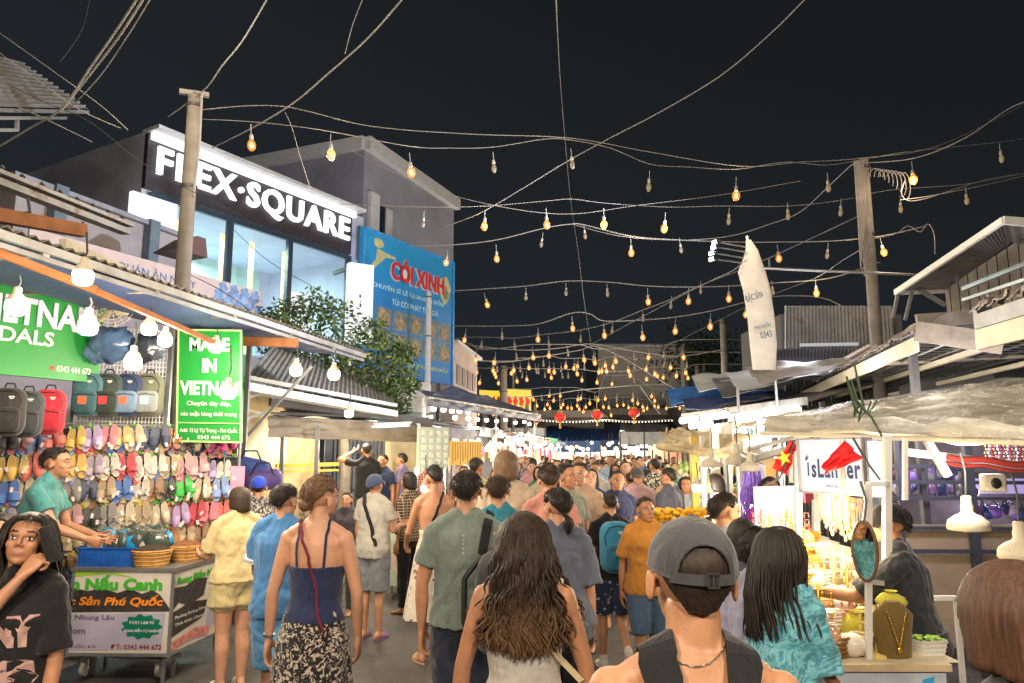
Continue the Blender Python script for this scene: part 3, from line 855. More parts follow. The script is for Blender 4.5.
GREYT = paint('grey_tarp', (.38, .40, .42), .4, nv=.2, ns=3, bump=.6, bs=6)
GREEN = paint('sign_green', (.01, .25, .035), .45, nv=.08, ns=2)
RED = paint('red_paint', (.55, .02, .02), .5); BLACK = paint('black_plastic', (.015, .015, .017), .4, nv=.1)
CORD = paint('cable_grey', (.30, .28, .27), .6, nv=.2); CORDD = paint('cable_dark', (.05, .05, .05), .6)
YEL = paint('yellow_paint', (.75, .50, .04), .5); BLUEP = paint('blue_plastic', (.02, .12, .50), .35, nv=.08)
E_BULB = emit('bulb_white_lit', (1, .90, .72), 9); E_STR = emit('string_bulb_lit', (1, .37, .06), 1.35, samp=False); n_ = N('amber_halo_globe'); n_.set(color=(.5, .18, .03), ecol=(1, .36, .06), estr=.62, alpha=.42, rough=.3); HALO = n_.m; n_.m.cycles.emission_sampling = 'NONE'; E_UN = emit('string_bulb_faint', (1, .62, .25), .16, samp=False)  # amber globe: translucent glowing shell standing in for the bulb's halo
E_FAR = emit('far_bulb_lit', (1, .80, .55), 1.5, samp=False); E_SIGN = emit('sign_letter_lit', (1, .97, .98), 1.25); E_BOX = emit('light_box_lit', (.92, .96, 1), .85)
E_YEL = emit('warm_strip_lit', (1, .82, .34), 1.2); E_DIM = emit('strip_dim', (.8, .85, .9), .35); E_WIN = emit('window_glow', (.50, .72, .66), .20); E_TUBE = emit('tube_lit', (.98, .97, 1), 3)
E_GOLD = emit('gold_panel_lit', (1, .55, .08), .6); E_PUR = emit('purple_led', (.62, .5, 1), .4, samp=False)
n_ = N('bulb_glass_unlit'); n_.set(color=(.55, .45, .28), rough=.12, spec=.8, coat=.6); GLASSU = n_.m
n_ = N('clear_plastic'); n_.set(color=(.48, .46, .41), rough=.14, alpha=.36, spec=.9); nz_ = n_.noise(n_.coord((.35, .6, 2.6)), 4.5, 5, .6, .8); n_.bump(nz_, 1, .05); n_.set(alpha=n_.ramp(nz_, [(.40, (.10,) * 3), (.485, (.16,) * 3), (.5, (.6,) * 3), (.515, (.14,) * 3), (.60, (.2,) * 3), (.615, (.65,) * 3), (.63, (.15,) * 3)])); CLEARP = n_.m  # opaque streaks in the alpha paint highlights along whitened creases
n_ = N('mirror_glass'); n_.set(color=(.9, .9, .9), rough=.02, metal=1.0); MIRROR = n_.m
n_ = N('window_glass'); n_.set(color=(.5, .6, .6), rough=.05, alpha=.18, spec=.8); WGLASS = n_.m
# asphalt
n_ = N('asphalt'); co_ = n_.coord()
a_ = n_.ramp(n_.noise(co_, .9, 6, .65), [(.3, (.040, .037, .036)), (.55, (.072, .067, .066)), (.75, (.10, .095, .092))])
b_ = n_.mix(n_.ramp(n_.noise(co_, 55, 3), [(.45, (0, 0, 0)), (.75, (.6, .6, .6))]), a_, (.16, .15, .145))
c_ = n_.mix(n_.ramp(n_.noise(co_, 2.3, 5, .7, .8), [(.60, (0, 0, 0)), (.68, (.7, .7, .7))]), b_, (.030, .028, .028))
n_.set(color=c_, rough=n_.ramp(n_.noise(co_, 1.6, 4), [(.35, (.48,) * 3), (.7, (.85,) * 3)])); n_.bump(n_.noise(co_, 90, 4), .5, .01); ASPH = n_.m
def corrugated(g, p00, p10, p01, waves=30, amp=.018, m=0, th=.003, sub=4, p11=None):
    """sheet from p00, ridges run p00->p01, waves along p00->p10"""
    p00, p10, p01 = Vector(p00), Vector(p10), Vector(p01); p11 = Vector(p11) if p11 is not None else p10 + p01 - p00
    nn = (p10 - p00).cross(p01 - p00).normalized()
    def fn(u, v): return (p00.lerp(p10, u)).lerp(p01.lerp(p11, u), v) + nn * amp * math.sin(2 * PI * waves * u)
    g.grid(fn, waves * sub, 2, m, th)
def cloth(g, p00, p10, p01, p11, nu=24, nv=10, sag=.1, rip=.02, seed=0, m=0, th=.004, fr=6, fv=None):
    p00, p10, p01, p11 = map(Vector, (p00, p10, p01, p11)); nn = (p10 - p00).cross(p01 - p00).normalized()
    def fn(u, v):
        p = (p00.lerp(p10, u)).lerp(p01.lerp(p11, u), v)
        return p + Vector((0, 0, -sag * math.sin(PI * u) * math.sin(PI * v))) + nn * rip * (noise.noise(Vector((u * fr, v * (fv or fr), seed))) + .5 * noise.noise(Vector((u * fr * 2.3, v * (fv or fr) * 1.6, seed + 5))))
    g.grid(fn, nu, nv, m, th)
# ------------------------------------------------------------------ ground
g = G(); g.add([Vector(p) for p in ((-150, -60, 0), (150, -60, 0), (150, 240, 0), (-150, 240, 0))], [(0, 1, 2, 3)])
tag(g.build('street', ASPH), kind='structure')

# ------------------------------------------------------------------ left: near awning with its timber beams
E0 = at(-60, 214, Yz(214, 3.05)); E1 = atz(365, 356, 3.05)
LB = Vector((-math.cos(R(20)), .36, 0)).normalized()          # from the street into the left stalls
aw = thing('tin_awning', 'long corrugated tin awning with navy tarp lining over the footwear stall', 'awning', (E1.x, E1.y, 0))
g = G(); b0 = E0 + LB * 1.7 + Vector((0, 0, .14)); b1 = E1 + LB * 1.2 + Vector((0, 0, .16))
corrugated(g, E0 + Vector((0, 0, .05)), E1 + Vector((0, 0, .05)), b0 + Vector((0, 0, .05)), 60, .016, p11=b1 + Vector((0, 0, .05))); g.build('roof_sheet', TIN2, aw)
g = G(); cloth(g, E0 + LB * .1 + Vector((0, 0, .0)), E1 + LB * .1, b0 + Vector((0, 0, -.02)), b1 + Vector((0, 0, -.02)), 50, 10, .10, .03); g.build('tarp_lining', NAVYT, aw)
g = G(); g.bar(E0, E1, .035, .05); g.bar(E0 + Vector((0, 0, -.055)) + LB * .02, E1 + Vector((0, 0, -.055)) + LB * .02, .02, .03); g.build('edge_rail', STEEL, aw)
g = G()
for t in (.12, .3, .48, .66, .84):
    p = E0.lerp(E1, t); g.bar(p + Vector((0, 0, -.02)), b0.lerp(b1, t) + Vector((0, 0, -.06)), .04, .05)
bsplit(g, 'rafter', WOODG, aw)
g = G(); g.bar(at(-40, 238, 4.0), at(96, 290, 4.6), .035, .045); g.bar(at(96, 291, 4.6), at(214, 342, 5.7), .03, .035); bsplit(g, 'timber_beam', WOODO, aw)
g = G(); g.bar(at(-40, 208, 4.4), at(84, 231, 5.2), .07, .09); bsplit(g, 'timber_beam', WOODO, aw)
g = G(); g.bar(at(234, 341, 7.4), at(298, 343, 7.4), .05, .09); bsplit(g, 'timber_beam', WOODO, aw)
g = G(); g.bar(at(62, 248, 4.9), at(172, 296, 6.6), .05, .13); bsplit(g, 'fascia_board', CREAM, aw)
g = G(); g.tube([at(-30, 226, 4.1), at(75, 257, 4.9)], .022); g.tube([at(-30, 246, 4.3), at(46, 248, 5.2)], .016); bsplit(g, 'edge_pipe', STEEL, aw)
# upper lean-to edge with worn gutter at far left
g = G(); A = at(-60, 160, 4.6); B = at(126, 232, 6.6)
g.bar(A, B, .10, .05); g.bar(A + Vector((0, 0, .06)), B + Vector((0, 0, .06)), .16, .03)
t_ = thing('roof_gutter', 'worn metal roof gutter jutting above the footwear stall awning', 'gutter', (A.x, A.y, 0)); g.build('gutter', TIN2, t_)
g = G()
for k in range(9):
    p = A.lerp(B, .1 + k * .1); g.bar(p + Vector((0, .02, .02)), p + Vector((.08, .02, .10)), .02, .03)
g.tube([at(28, 198, 4.8), at(30, 212, 4.8), at(22, 213, 4.8)], .01); g.tube([at(83, 222, 5.6), at(84, 232, 5.6)], .012); bsplit(g, 'bracket', STEELD, t_)
# small corrugated canopy up at the top left corner
g = G(); corrugated(g, at(-60, 40, 6.2), at(-60, 105, 6.2), at(22, 62, 8.0), 12, .02, p11=at(88, 108, 8.4)); t_ = g.build('tin_canopy', TIN)
tag(t_, 'small ribbed tin canopy high above the left stalls', 'canopy')
g = G(); g.bar(at(-60, 109, 6.2), at(88, 112, 8.4), .03, .04); g.bar(at(-20, 118, 6.2), at(66, 118, 8.0), .025, .03); g.bar(at(17, 118, 6.9), at(17, 130, 6.9), .03, .03); g.bar(at(-20, 130, 6.2), at(17, 130, 6.9), .03, .03)
PM.setdefault(t_.name, Matrix.Identity(4)); bsplit(g, 'canopy_rail', STEEL, t_)

# ------------------------------------------------------------------ green shop sign: ... VIETNAM / SANDALS
ANG = Vector((.5, .866, 0))
a0 = at(-70, 262, 5.3); fr = vframe(-78, 263, 366, 5.25, 105, Y2=6.55)
t_ = thing('shop_sign', 'wide green shop sign ending in large letters TNAM and DALS above the bags', 'sign', (fr.o.x, fr.o.y, 0))
g = G(); fr.rect(g, 0, 0, 1, 1, -.05, 0, .05); g.build('board', GREEN, t_)
g = G(); fr.text(g, 'VIETNAM', .60, .70, .70, .30, .03, .003, .012); g.build('lettering', paint('letter_lilac', (.66, .60, .80), .4), t_)
g = G(); fr.text(g, 'SANDALS', .42, .43, .56, .16, .02, .003, .008); fr.text(g, '0343 444 672', .84, .12, .21, .07, .01, .003); g.build('lettering', WHITE, t_)
g = G(); fr.disc(g, .705, .12, .014); g.build('phone_mark', RED, t_)
# green upright banner MADE IN VIETNAM
p0 = at(176, 442, 6.9); p1 = at(240, 443, 6.9); ph = at(178, 329, 6.9)
fr = Frame(p0, (p1 - p0) + Vector((0, 0, 0)), (ph - p0).normalized(), .605, (ph - p0).length)
t_ = thing('banner_sign', 'tall green banner reading MADE IN VIETNAM beside the footwear rack', 'sign', (p0.x, p0.y, 0))
g = G(); fr.rect(g, 0, 0, 1, 1, -.03, 0, .03); g.build('board', GREEN, t_)
g = G()
for a in ((0, 0, .025, 1), (.975, 0, 1, 1), (.025, 0, .975, .014), (.025, .986, .975, 1), (.03, .165, .97, .173)): fr.rect(g, *a, d=.002, th=.006)
g.build('border', paint('lime_border', (.45, .75, .25), .5), t_)
g = G()
fr.text(g, 'MADE', .5, .865, .62, .12, .035, .003, .006); fr.text(g, 'IN', .5, .675, .22, .125, .035, .003, .006); fr.text(g, 'VIETNAM', .5, .475, .90, .125, .035, .003, .006)
fr.text(g, 'Chuyên dày dép,', .5, .335, .68, .05, .012); fr.text(g, 'các mặt hàng thời trang', .5, .245, .86, .05, .012)
fr.text(g, 'Add: 12 Lý Tự Trọng - Phú Quốc', .5, .105, .88, .055, .015); fr.text(g, '0343 444 672', .58, .045, .5, .035, .015)
g.build('lettering', WHITE, t_)

# ------------------------------------------------------------------ utility poles
def pole(px, yt, Y, r, label, lean=0, mat=POLE):
    p = at(px, yt, Y); t = thing('utility_pole', label, 'pole', (p.x, Y, 0))
    g = G(); g.tube([(p.x - lean * .5, Y, 0), (p.x, Y, p.z * .5), (p.x, Y, p.z)], [r * 1.12, r * 1.0, r * .86], 16); bsplit(g, 'post', mat, t)
    g = G()
    for z in (p.z - .12, p.z - 1.05, p.z * .52): g.tube([(p.x, Y, z - .015), (p.x, Y, z + .015)], r * 1.1, 14)
    g.build('band', STEELD, t)
    return t, p
PL, PLt = pole(195, 96, 7.7, .082, 'tall weathered utility pole in front of the lit white capital letters')
g = G(); g.box(PLt + Vector((.0, -.02, .02)), (.30, .05, .05), rz=.3); g.tube([PLt + Vector((.02, -.08, .02)), PLt + Vector((.12, -.1, -.05)), PLt + Vector((.13, -.1, -.6)), PLt + Vector((.10, -.1, -1.2))], .014); g.build('cable_loop', CORD, PL)
PR, PRt = pole(863, 160, 9.6, .078, 'tall pale utility pole beside the plank shed on the right')
g = G()
for k in range(7):
    x = -.05 - .02 * k; g.tube([PRt + Vector((x, -.1, -.05)), PRt + Vector((x - .02, -.12, -.8 - .12 * k)), PRt + Vector((x + .02, -.12, -1.35 - .05 * k)), PRt + Vector((x + .05, -.1, -.8))], .008)
for k in range(8):
    a = k * .8; g.tube([PRt + Vector((.10 + .05 * k + .07 * math.sin(q), -.1 - .01 * k, -.16 - .012 * k - (.10 + .012 * k) * (1 - math.cos(q)))) for q in [R(20 * j - 100 + 9 * k) for j in range(11)]], .006)
g.build('cable_loop', CORD, PR)
for (px, yt, Y, r, lab) in ((723, 320, 24, .13, 'thin far utility pole beside the leaning fabric banner'), (682.5, 347, 34, .13, 'far utility pole against the big grey hall'), (503.5, 366, 30, .16, 'thick far pole behind the yellow billboard'), (513, 368, 34, .08, 'slim far pole just right of the thick one'), (429, 292, 17, .07, 'slim pale pole in front of the blue billboard'), (697, 366, 36, .12, 'short far utility pole right of the grey hall')):
    pole(px, yt, Y, r, lab, mat=GREYL if 'pale' in lab else POLE)

# ------------------------------------------------------------------ buildings behind the left stalls
def boxwall(g, a, b, z0, z1, dep, m=0):
    """box volume whose front face runs a->b, going back by dep to the left of the direction"""
    a, b = Vector((a[0], a[1], 0)), Vector((b[0], b[1], 0)); d = (b - a).normalized(); nrm = Vector((-d.y, d.x, 0)) * dep
    V = [a, b, b + nrm, a + nrm]; V = [v + Vector((0, 0, z0)) for v in V] + [v + Vector((0, 0, z1)) for v in V]
    g.add(V, [(3, 2, 1, 0), (4, 5, 6, 7), (0, 1, 5, 4), (1, 2, 6, 5), (2, 3, 7, 6), (3, 0, 4, 7)], m)
# FLEX SQUARE
ZF = at(155, 128, 12).z; fa = at(155, 128, 12); Y2 = Yz(210, ZF); fb = at(357, 210, Y2)
D = Vector((fb.x - fa.x, fb.y - fa.y, 0)); LEN = D.length; D.normalize(); BN = Vector((-D.y, D.x, 0))
fx = thing('shop_building', 'dark grey two storey building with large lit white capital letters along its top', 'building', (fa.x, fa.y, 0))
ffr = Frame((fa.x, fa.y, 0), D, (0, 0, 1), LEN, ZF)
g = G(); fe = fb + D * .5
zs = 6.26; zw = 3.7
boxwall(g, fa + BN * .25, fe + BN * .25, 0, zw, 9)                                   # ground storey
boxwall(g, fa + BN * .25, fe + BN * .25, zs, ZF, 9)                                  # parapet storey
boxwall(g, fa + BN * 3.2 , fe + BN * 3.2, zw, zs, 6)                                 # back of the lit room
boxwall(g, fa + BN * .25, fa + BN * .25 + D * .16, zw, zs, 3); boxwall(g, fe + BN * .25 - D * .16, fe + BN * .25, zw, zs, 3)
bsplit(g, 'wall', GREYP, fx)
g = G(); ffr.rect(g, -.003, 6.30 / ZF, 1.0, .992, -.24, 0, .10); g.build('sign_panel', paint('panel_black', (.035, .03, .04), .5), fx)
g = G(); ffr.text(g, 'FLEX·SQUARE', .502, 6.79 / ZF, .945, .60 / ZF, .022, -.12, .06, sp=1.12); g.build('lettering', E_SIGN, fx)
g = G(); ffr.rect(g, 0, .975, 1, .992, -.10, 0, .10); g.build('light_bar', E_SIGN, fx)
g = G(); ffr.rect(g, -.005, .995, 1.03, 1.004, -.3, 0, .45); g.build('coping', TRIMW, fx)
g = G(); ffr.rect(g, -.06, 5.27 / ZF, .105, 6.12 / ZF, -.1, 0, .10); g.build('light_box', E_BOX, fx)
g = G()
for u0, u1 in ((.04, .34), (.36, .63), (.66, .985)):
    ffr.rect(g, u0, (zw + .02) / ZF, u1, (zs - .06) / ZF, -.18)
bsplit(g, 'glazing', WGLASS, fx)
g = G()
for u in (.035, .35, .645, .99): ffr.rect(g, u - .012, zw / ZF, u + .012, zs / ZF, -.22, 0, .09)
ffr.rect(g, .03, (zs - .09) / ZF, .995, zs / ZF, -.22, 0, .085); bsplit(g, 'window_frame', paint('frame_navy', (.03, .05, .08), .4), fx)
g = G()
for u in (.26, .475, .62, .80): ffr.rect(g, u - .010, zw / ZF, u + .010, zs / ZF, -1.2, 0, .05)
bsplit(g, 'light_strip', E_YEL, fx)
g = G(); ffr.rect(g, 0, zw / ZF, 1, zs / ZF, -3.15); g.build('room_wall', paint('room_teal', (.40, .56, .50), .8, nv=.15, ns=1.5), fx)
g = G(); ffr.rect(g, .80, (zw + .1) / ZF, .93, (zs - .9) / ZF, -1.0, 0, .03); g.build('lit_panel', E_BOX, fx)
ll = bpy.data.lights.new('room_lamp', 'AREA'); ll.energy = 300; ll.size = 2.2; ll.color = (.72, 1, .9)
lo = bpy.data.objects.new('room_lamp', ll); COL.objects.link(lo); lo.parent = fx; lo.location = ffr.p(.5, (zs - .15) / ZF, -1.7) - Vector((fa.x, fa.y, 0)); 
# dark red lean-to roof seen in front of the left window
g = G(); g.prism([(-.3, 0), (.25, 0), (.2, .28), (.05, .28)], .5, Matrix.Translation(at(170, 258, 10.6)) @ Matrix.Rotation(R(62), 4, 'Z') @ Matrix.Rotation(R(90), 4, 'X'))
tag(g.build('lean_to_roof', paint('roof_maroon', (.10, .05, .05), .7)), 'dark maroon lean-to roof behind the cream eatery banner', 'roof')
# vertical white light box
vb = thing('light_box_sign', 'tall white vertical light box sign left of the blue billboard', 'sign', tuple(at(362, 340, 15.6).xy) + (0,))
vf = vframe(350, 262, 341, 15.6, 374, Y2=15.9)
g = G(); vf.rect(g, 0, 0, 1, 1, -.2, 0, .2); g.build('box', E_BOX, vb)
g = G(); vf.rect(g, .42, .56, .50, .60, .004); vf.rect(g, .44, .44, .52, .49, .004); vf.rect(g, .47, .50, .50, .53, .004); vf.rect(g, .35, .10, .62, .115, .004); g.build('marking', BLACK, vb)
g = G(); g.bar(vf.p(.5, 1, -.1), vf.p(.5, 1, -.1) + BN * .8 + Vector((0, 0, -.1)), .08, .08); bsplit(g, 'bracket', STEELD, vb)
# blue billboard
bf = vframe(364, 226, 372, 16.5, 454, 262)
bb = thing('billboard', 'large blue billboard with red title letters and pictures of woven bags', 'billboard', (bf.o.x, bf.o.y, 0))
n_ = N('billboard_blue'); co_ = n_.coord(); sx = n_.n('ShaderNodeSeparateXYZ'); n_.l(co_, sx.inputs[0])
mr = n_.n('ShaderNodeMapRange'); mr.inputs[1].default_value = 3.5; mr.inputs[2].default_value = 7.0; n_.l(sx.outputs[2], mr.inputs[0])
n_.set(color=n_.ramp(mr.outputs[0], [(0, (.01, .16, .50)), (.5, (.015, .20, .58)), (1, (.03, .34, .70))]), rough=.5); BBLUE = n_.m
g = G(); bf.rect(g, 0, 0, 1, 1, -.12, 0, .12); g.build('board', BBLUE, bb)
g = G(); bf.text(g, 'CÓI XINH', .56, .775, .60, .18, .055, .004, .03); g.build('lettering', WHITE, bb)
g = G(); bf.text(g, 'CÓI XINH', .56, .775, .595, .17, .03, .05, .01); g.build('lettering', paint('letter_red', (.62, .03, .05), .5), bb)
g = G(); bf.text(g, 'CHUYÊN SỈ LẺ QUANH & BIỂN', .48, .625, .78, .055, .015); bf.text(g, 'TÚI CÓI PHÁT THẺ GIÁ', .55, .54, .52, .055, .015); g.build('lettering', paint('letter_cyan', (.45, .75, .90), .5), bb)
g = G(); bf.text(g, 'NHẬN SỈ & MAY THEO MẪU', .62, .105, .62, .05, .015); g.build('lettering', paint('letter_lime', (.45, .60, .10), .5), bb)
g = G()
for i in range(5):
    for j in range(2): bf.rect(g, .13 + i * .17, .17 + j * .16, .13 + i * .17 + .155, .17 + j * .16 + .145, .004)
bsplit(g, 'picture_panel', paint('picture_beige', (.16, .21, .24), .6, nv=.4, ns=6), bb)
g = G()
for i, j, a, b in ((0, 1, .055, .07), (1, 1, .04, .045), (2, 1, .045, .05), (3, 1, .05, .06), (4, 1, .04, .05), (0, 0, .05, .05), (1, 0, .04, .06), (2, 0, .05, .05), (3, 0, .04, .055), (4, 0, .05, .045)):
    bf.disc(g, .21 + i * .17, .235 + j * .16, a, b, .008, n=14, wob=.15, k=3 + i % 2)
bsplit(g, 'bag_picture', paint('picture_tan', (.34, .26, .15), .7, nv=.6, ns=12), bb)
g = G(); bf.disc(g, .145, .92, .05, .035, .006, wob=.05, k=3); bf.poly(g, [(.06, .73), (.12, .80), (.13, .88), (.20, .87), (.32, .86), (.31, .84), (.22, .835), (.16, .78), (.09, .72)], .005); bf.disc(g, .885, .76, .07, .09, .006, wob=.10, k=5); bf.disc(g, .885, .70, .05, .07, .006, wob=.10, k=4)
g.build('emblem', paint('emblem_sand', (.52, .52, .28), .6), bb)
g = G()
for a in ((0, 0, .012, 1), (.988, 0, 1, 1), (0, .985, 1, 1)): bf.rect(g, *a, d=.002, th=.03)
g.build('edge_trim', paint('trim_blue', (.08, .35, .8), .4), bb)
g = G()
for u in (.1, .5, .9): g.bar(bf.p(u, 0, -.2) * 1, Vector((bf.p(u, 0, -.2).x, bf.p(u, 0, -.2).y, 0)), .1, .1)
bsplit(g, 'support_post', STEELD, bb)
# tall dark house behind
ZH = at(365, 137, 17.6).z; ha = at(365, 137, 17.6); hb = at(454, 199, Yz(199, ZH)); dh = Vector((hb.x - ha.x, hb.y - ha.y, 0)).normalized(); hn = Vector((-dh.y, dh.x, 0))
hs = thing('tall_house', 'tall dark grey house with pale roof trim rising behind the billboard', 'house', (ha.x, ha.y, 0))
g = G(); boxwall(g, ha, hb, 0, ZH, 12); bsplit(g, 'wall', paint('house_dark', (.28, .29, .36), .9, nv=.15, ns=1), hs)
g = G(); hf = Frame((ha.x, ha.y, 0), dh, (0, 0, 1), (Vector(hb.xy) - Vector(ha.xy)).length, ZH)
hf.rect(g, -.005, .965, 1.02, 1.0, .002, 0, .18); sf = Frame((ha + hn * 12).xy.to_3d(), -hn, (0, 0, 1), 12, ZH); sf.rect(g, 0, .965, 1, 1.0, .002, 0, .12); g.build('roof_trim', TRIMW, hs)
g = G(); hf.rect(g, .04, .66, .12, .86, .01, 0, .1); hf.rect(g, .20, .66, .26, .84, .01, 0, .06); bsplit(g, 'window_frame', TRIMW, hs)
g = G(); hf.rect(g, .12, .66, .20, .84, .012, 0, .02); bsplit(g, 'window', paint('pane_dark', (.02, .03, .05), .1), hs)
# faded wall right of the billboard
lf = vframe(454, 341, 396, 21.5, 477, 358); fh = thing('low_house', 'low pale house wall just beyond the blue billboard', 'house', (lf.o.x, lf.o.y, 0))
g = G(); boxwall(g, lf.o, lf.p(1, 0), 0, lf.o.z + lf.h, 6); bsplit(g, 'wall', paint('wall_pink', (.42, .34, .33), .85, nv=.15, ns=2), fh)
g = G(); lf.rect(g, -.02, .96, 1.05, 1.02, .002, 0, .15); g.build('roof_trim', TRIMW, fh)
g = G()
for i in range(4): lf.rect(g, .1 + .22 * i, .25, .25 + .22 * i, .6, .004, 0, .03)
bsplit(g, 'window', paint('window_shutter', (.22, .19, .19), .6), fh)
# nearer pale parapet house, left
pf = vframe(18, 177, 262, 9.4, 152, 226)
ph_ = thing('parapet_house', 'low pale concrete house with a grey column behind the cream eatery banner', 'house', (pf.o.x, pf.o.y, 0))
g = G(); boxwall(g, pf.o, pf.p(1.25, 0), 0, pf.o.z + pf.h, 1.2); bsplit(g, 'wall', paint('parapet_pale', (.33, .30, .33), .85, nv=.15, ns=2), ph_)
g = G(); pf.rect(g, -.05, .97, 1.26, 1.03, .002, 0, .10); g.build('coping', paint('coping_grey', (.26, .27, .32), .8), ph_)
for u in (.20, .93):
    g = G(); pf.rect(g, u, 0, u + .085, 1.05, .004, 0, .14); g.build('column', paint('column_blue', (.12, .17, .22), .7), ph_)
# cream eatery banner
qf = vframe(30, 227, 264, 8.6, 262, 292)
qb = thing('eatery_banner', 'cream fabric banner reading QUÁN ĂN with blue flower print at its end', 'banner', (qf.o.x, qf.o.y, 0))
g = G(); qf.rect(g, 0, 0, 1, 1, -.03, 0, .03); g.build('banner_cloth', paint('banner_cream', (.52, .42, .42), .7, nv=.08), qb)
g = G(); qf.text(g, 'QUÁN ĂN NGAY', .475, .62, .34, .36, .012, .004); g.build('lettering', paint('letter_steel', (.06, .13, .25), .5), qb)
g = G()
for k in range(12):
    u = .76 + .02 * k; qf.disc(g, u, .5 + .3 * math.sin(k * 2.1), .024, .22, .005 + .0006 * k, n=12, wob=.22, k=5)
g.build('flower_print', paint('print_blue', (.16, .26, .48), .6, nv=.6, ns=9), qb)
# ------------------------------------------------------------------ footwear rack
RK0 = at(-40, 480, 6.15); RK1 = at(238, 480, 7.25); rd = Vector((RK1.x - RK0.x, RK1.y - RK0.y, 0)); RL = rd.length; rd.normalize(); rn = Vector((rd.y, -rd.x, 0))
rk = thing('footwear_rack', 'tall wire rack covered with hanging pairs of slippers', 'rack', (RK0.x, RK0.y, 0))
g = G(); RZ = Matrix(((rd.x, rn.x, 0), (rd.y, rn.y, 0), (0, 0, 1)))
def rkp(px, z, d=0.0):
    """point of the rack's plane seen in column px at height z"""
    t = (px - CX); best = None
    lo_, hi_ = -.5, 1.3
    for _ in range(40):
        m_ = (lo_ + hi_) / 2; p = RK0 + rd * RL * m_; v = (p.y * sP + 0); 
        s_ = p.y * cP + (z - HC) * sP; x_ = CX + F * p.x / s_
        if x_ < px: lo_ = m_
        else: hi_ = m_
    p = RK0 + rd * RL * lo_; return Vector((p.x, p.y, z)) + rn * d
ZR = [1.955, 1.70, 1.50, 1.27, 1.07, .90]
for t in range(0, 17): p = RK0 + rd * RL * t / 16; g.tube([(p.x, p.y, .5), (p.x, p.y, 2.08)], .006 if t % 4 else .016, 6)
for z in [x + .09 for x in ZR] + [.55, 2.08]: a, b = RK0, RK1; g.tube([(a.x, a.y, z), (b.x, b.y, z)], .008, 6)
g.build('wire_frame', STEEL, rk)
g = G(); g.add([Vector((RK0.x, RK0.y, .3)) - rn * .12, Vector((RK1.x, RK1.y, .3)) - rn * .12, Vector((RK1.x, RK1.y, 2.05)) - rn * .12, Vector((RK0.x, RK0.y, 2.05)) - rn * .12], [(0, 1, 2, 3)]); g.box((RK0 + rd * RL * .5 - rn * .2).xy.to_3d() + Vector((0, 0, 1.2)), (RL, .1, 1.7), 0, Matrix(((rd.x, -rn.x, 0), (rd.y, -rn.y, 0), (0, 0, 1))))
g.build('back_panel', paint('rack_back', (.05, .045, .04), .8), rk)
g = G()
rr = random.Random(5)
for z in ZR:
    for k in range(46):
        p = RK0 + rd * RL * (k + rr.random()) / 46 + rn * (.03 + .03 * rr.random()); p.z = z + .10 + rr.random() * .03
        a = rr.random() * 6.28; q = p + Vector((math.cos(a) * .03, math.sin(a) * .01, math.sin(a) * .03))
        g.bar(p, q, .018, .003)
g.build('tag_strip', paint('tag_lime', (.20, .55, .08), .5), rk)
g = G()
for k in range(150):
    p = RK0 + rd * RL * rr.random() + rn * (.10 + .03 * rr.random()); p.z = rr.choice(ZR) - rr.uniform(-.02, .14); a = rr.uniform(-.5, .5); u_ = rd * math.cos(a) + Vector((0, 0, math.sin(a))); w_ = Vector((0, 0, 1)) * math.cos(a) - rd * math.sin(a); g.add([p, p + u_ * .022, p + u_ * .022 + w_ * .04, p + w_ * .04], [(0, 1, 2, 3)])
o = g.build('price_tags', paint('tag_paper', (.62, .56, .56), .6), rk); o['kind'] = 'stuff'
def sole_poly(n=22, s=1):
    out = []
    for i in range(n):
        a = 2 * PI * i / n; y = math.sin(a); x = math.cos(a)
        w = .043 + .008 * (y < 0) * -y - .006 * math.exp(-((y - .15) / .35) ** 2)
        out.append((x * w + s * .004 * math.sin(y * 2), y * .125))
    return out
def slipper_g(kind, s):
    g = G(); M = Matrix.Rotation(R(90), 4, 'X')       # xy -> xz, thickness toward -y
    g.prism(sole_poly(22, s), .022, M, 0)
    g.prism([(x * .86, y * .92) for x, y in sole_poly(22, s)], .0225, M, 1)
    if kind == 'clog':       # closed toe at the lower end
        def f(u, v):
            a = PI * u; z = -.112 + .115 * v; w = .040 * math.sqrt(max(0, 1 - ((z + .03) / .092) ** 2)) if z < -.03 else .042
            return Vector((math.cos(a) * max(w, .004), -.022 - .040 * math.sin(a) * (max(0, 1 - ((z + .02) / .1) ** 2)) ** .5, z))
        g.grid(f, 10, 7, 0, .004)
        for k in range(5): g.ell((-.02 + .01 * k, -.060 + .004 * abs(k - 2), -.03 - .012 * (k % 2)), (.004, .002, .004), 6, 1)
    elif kind == 'slide':
        def f(u, v):
            a = PI * u; z = -.075 + .075 * v; return Vector((math.cos(a) * .047, -.020 - .036 * math.sin(a) - .006 * v, z))
        g.grid(f, 10, 3, 0, .005)
    elif kind == 'cross':
        for z0, z1 in ((-.09, -.01), (-.01, -.09)):
            def f(u, v, z0=z0, z1=z1): a = PI * u; return Vector((math.cos(a) * .046, -.020 - .034 * math.sin(a), z0 + (z1 - z0) * u + .028 * v))
            g.grid(f, 10, 2, 0, .004)
    else:                   # toe-post
        for s2 in (-1, 1): g.tube([(0, -.024, -.085), (s2 * .018, -.044, -.055), (s2 * .040, -.036, -.015), (s2 * .044, -.018, .005)], [.005, .008, .008, .006], 6, 0)
    return g
def darker(c, k=.6): return tuple(x * k for x in c)
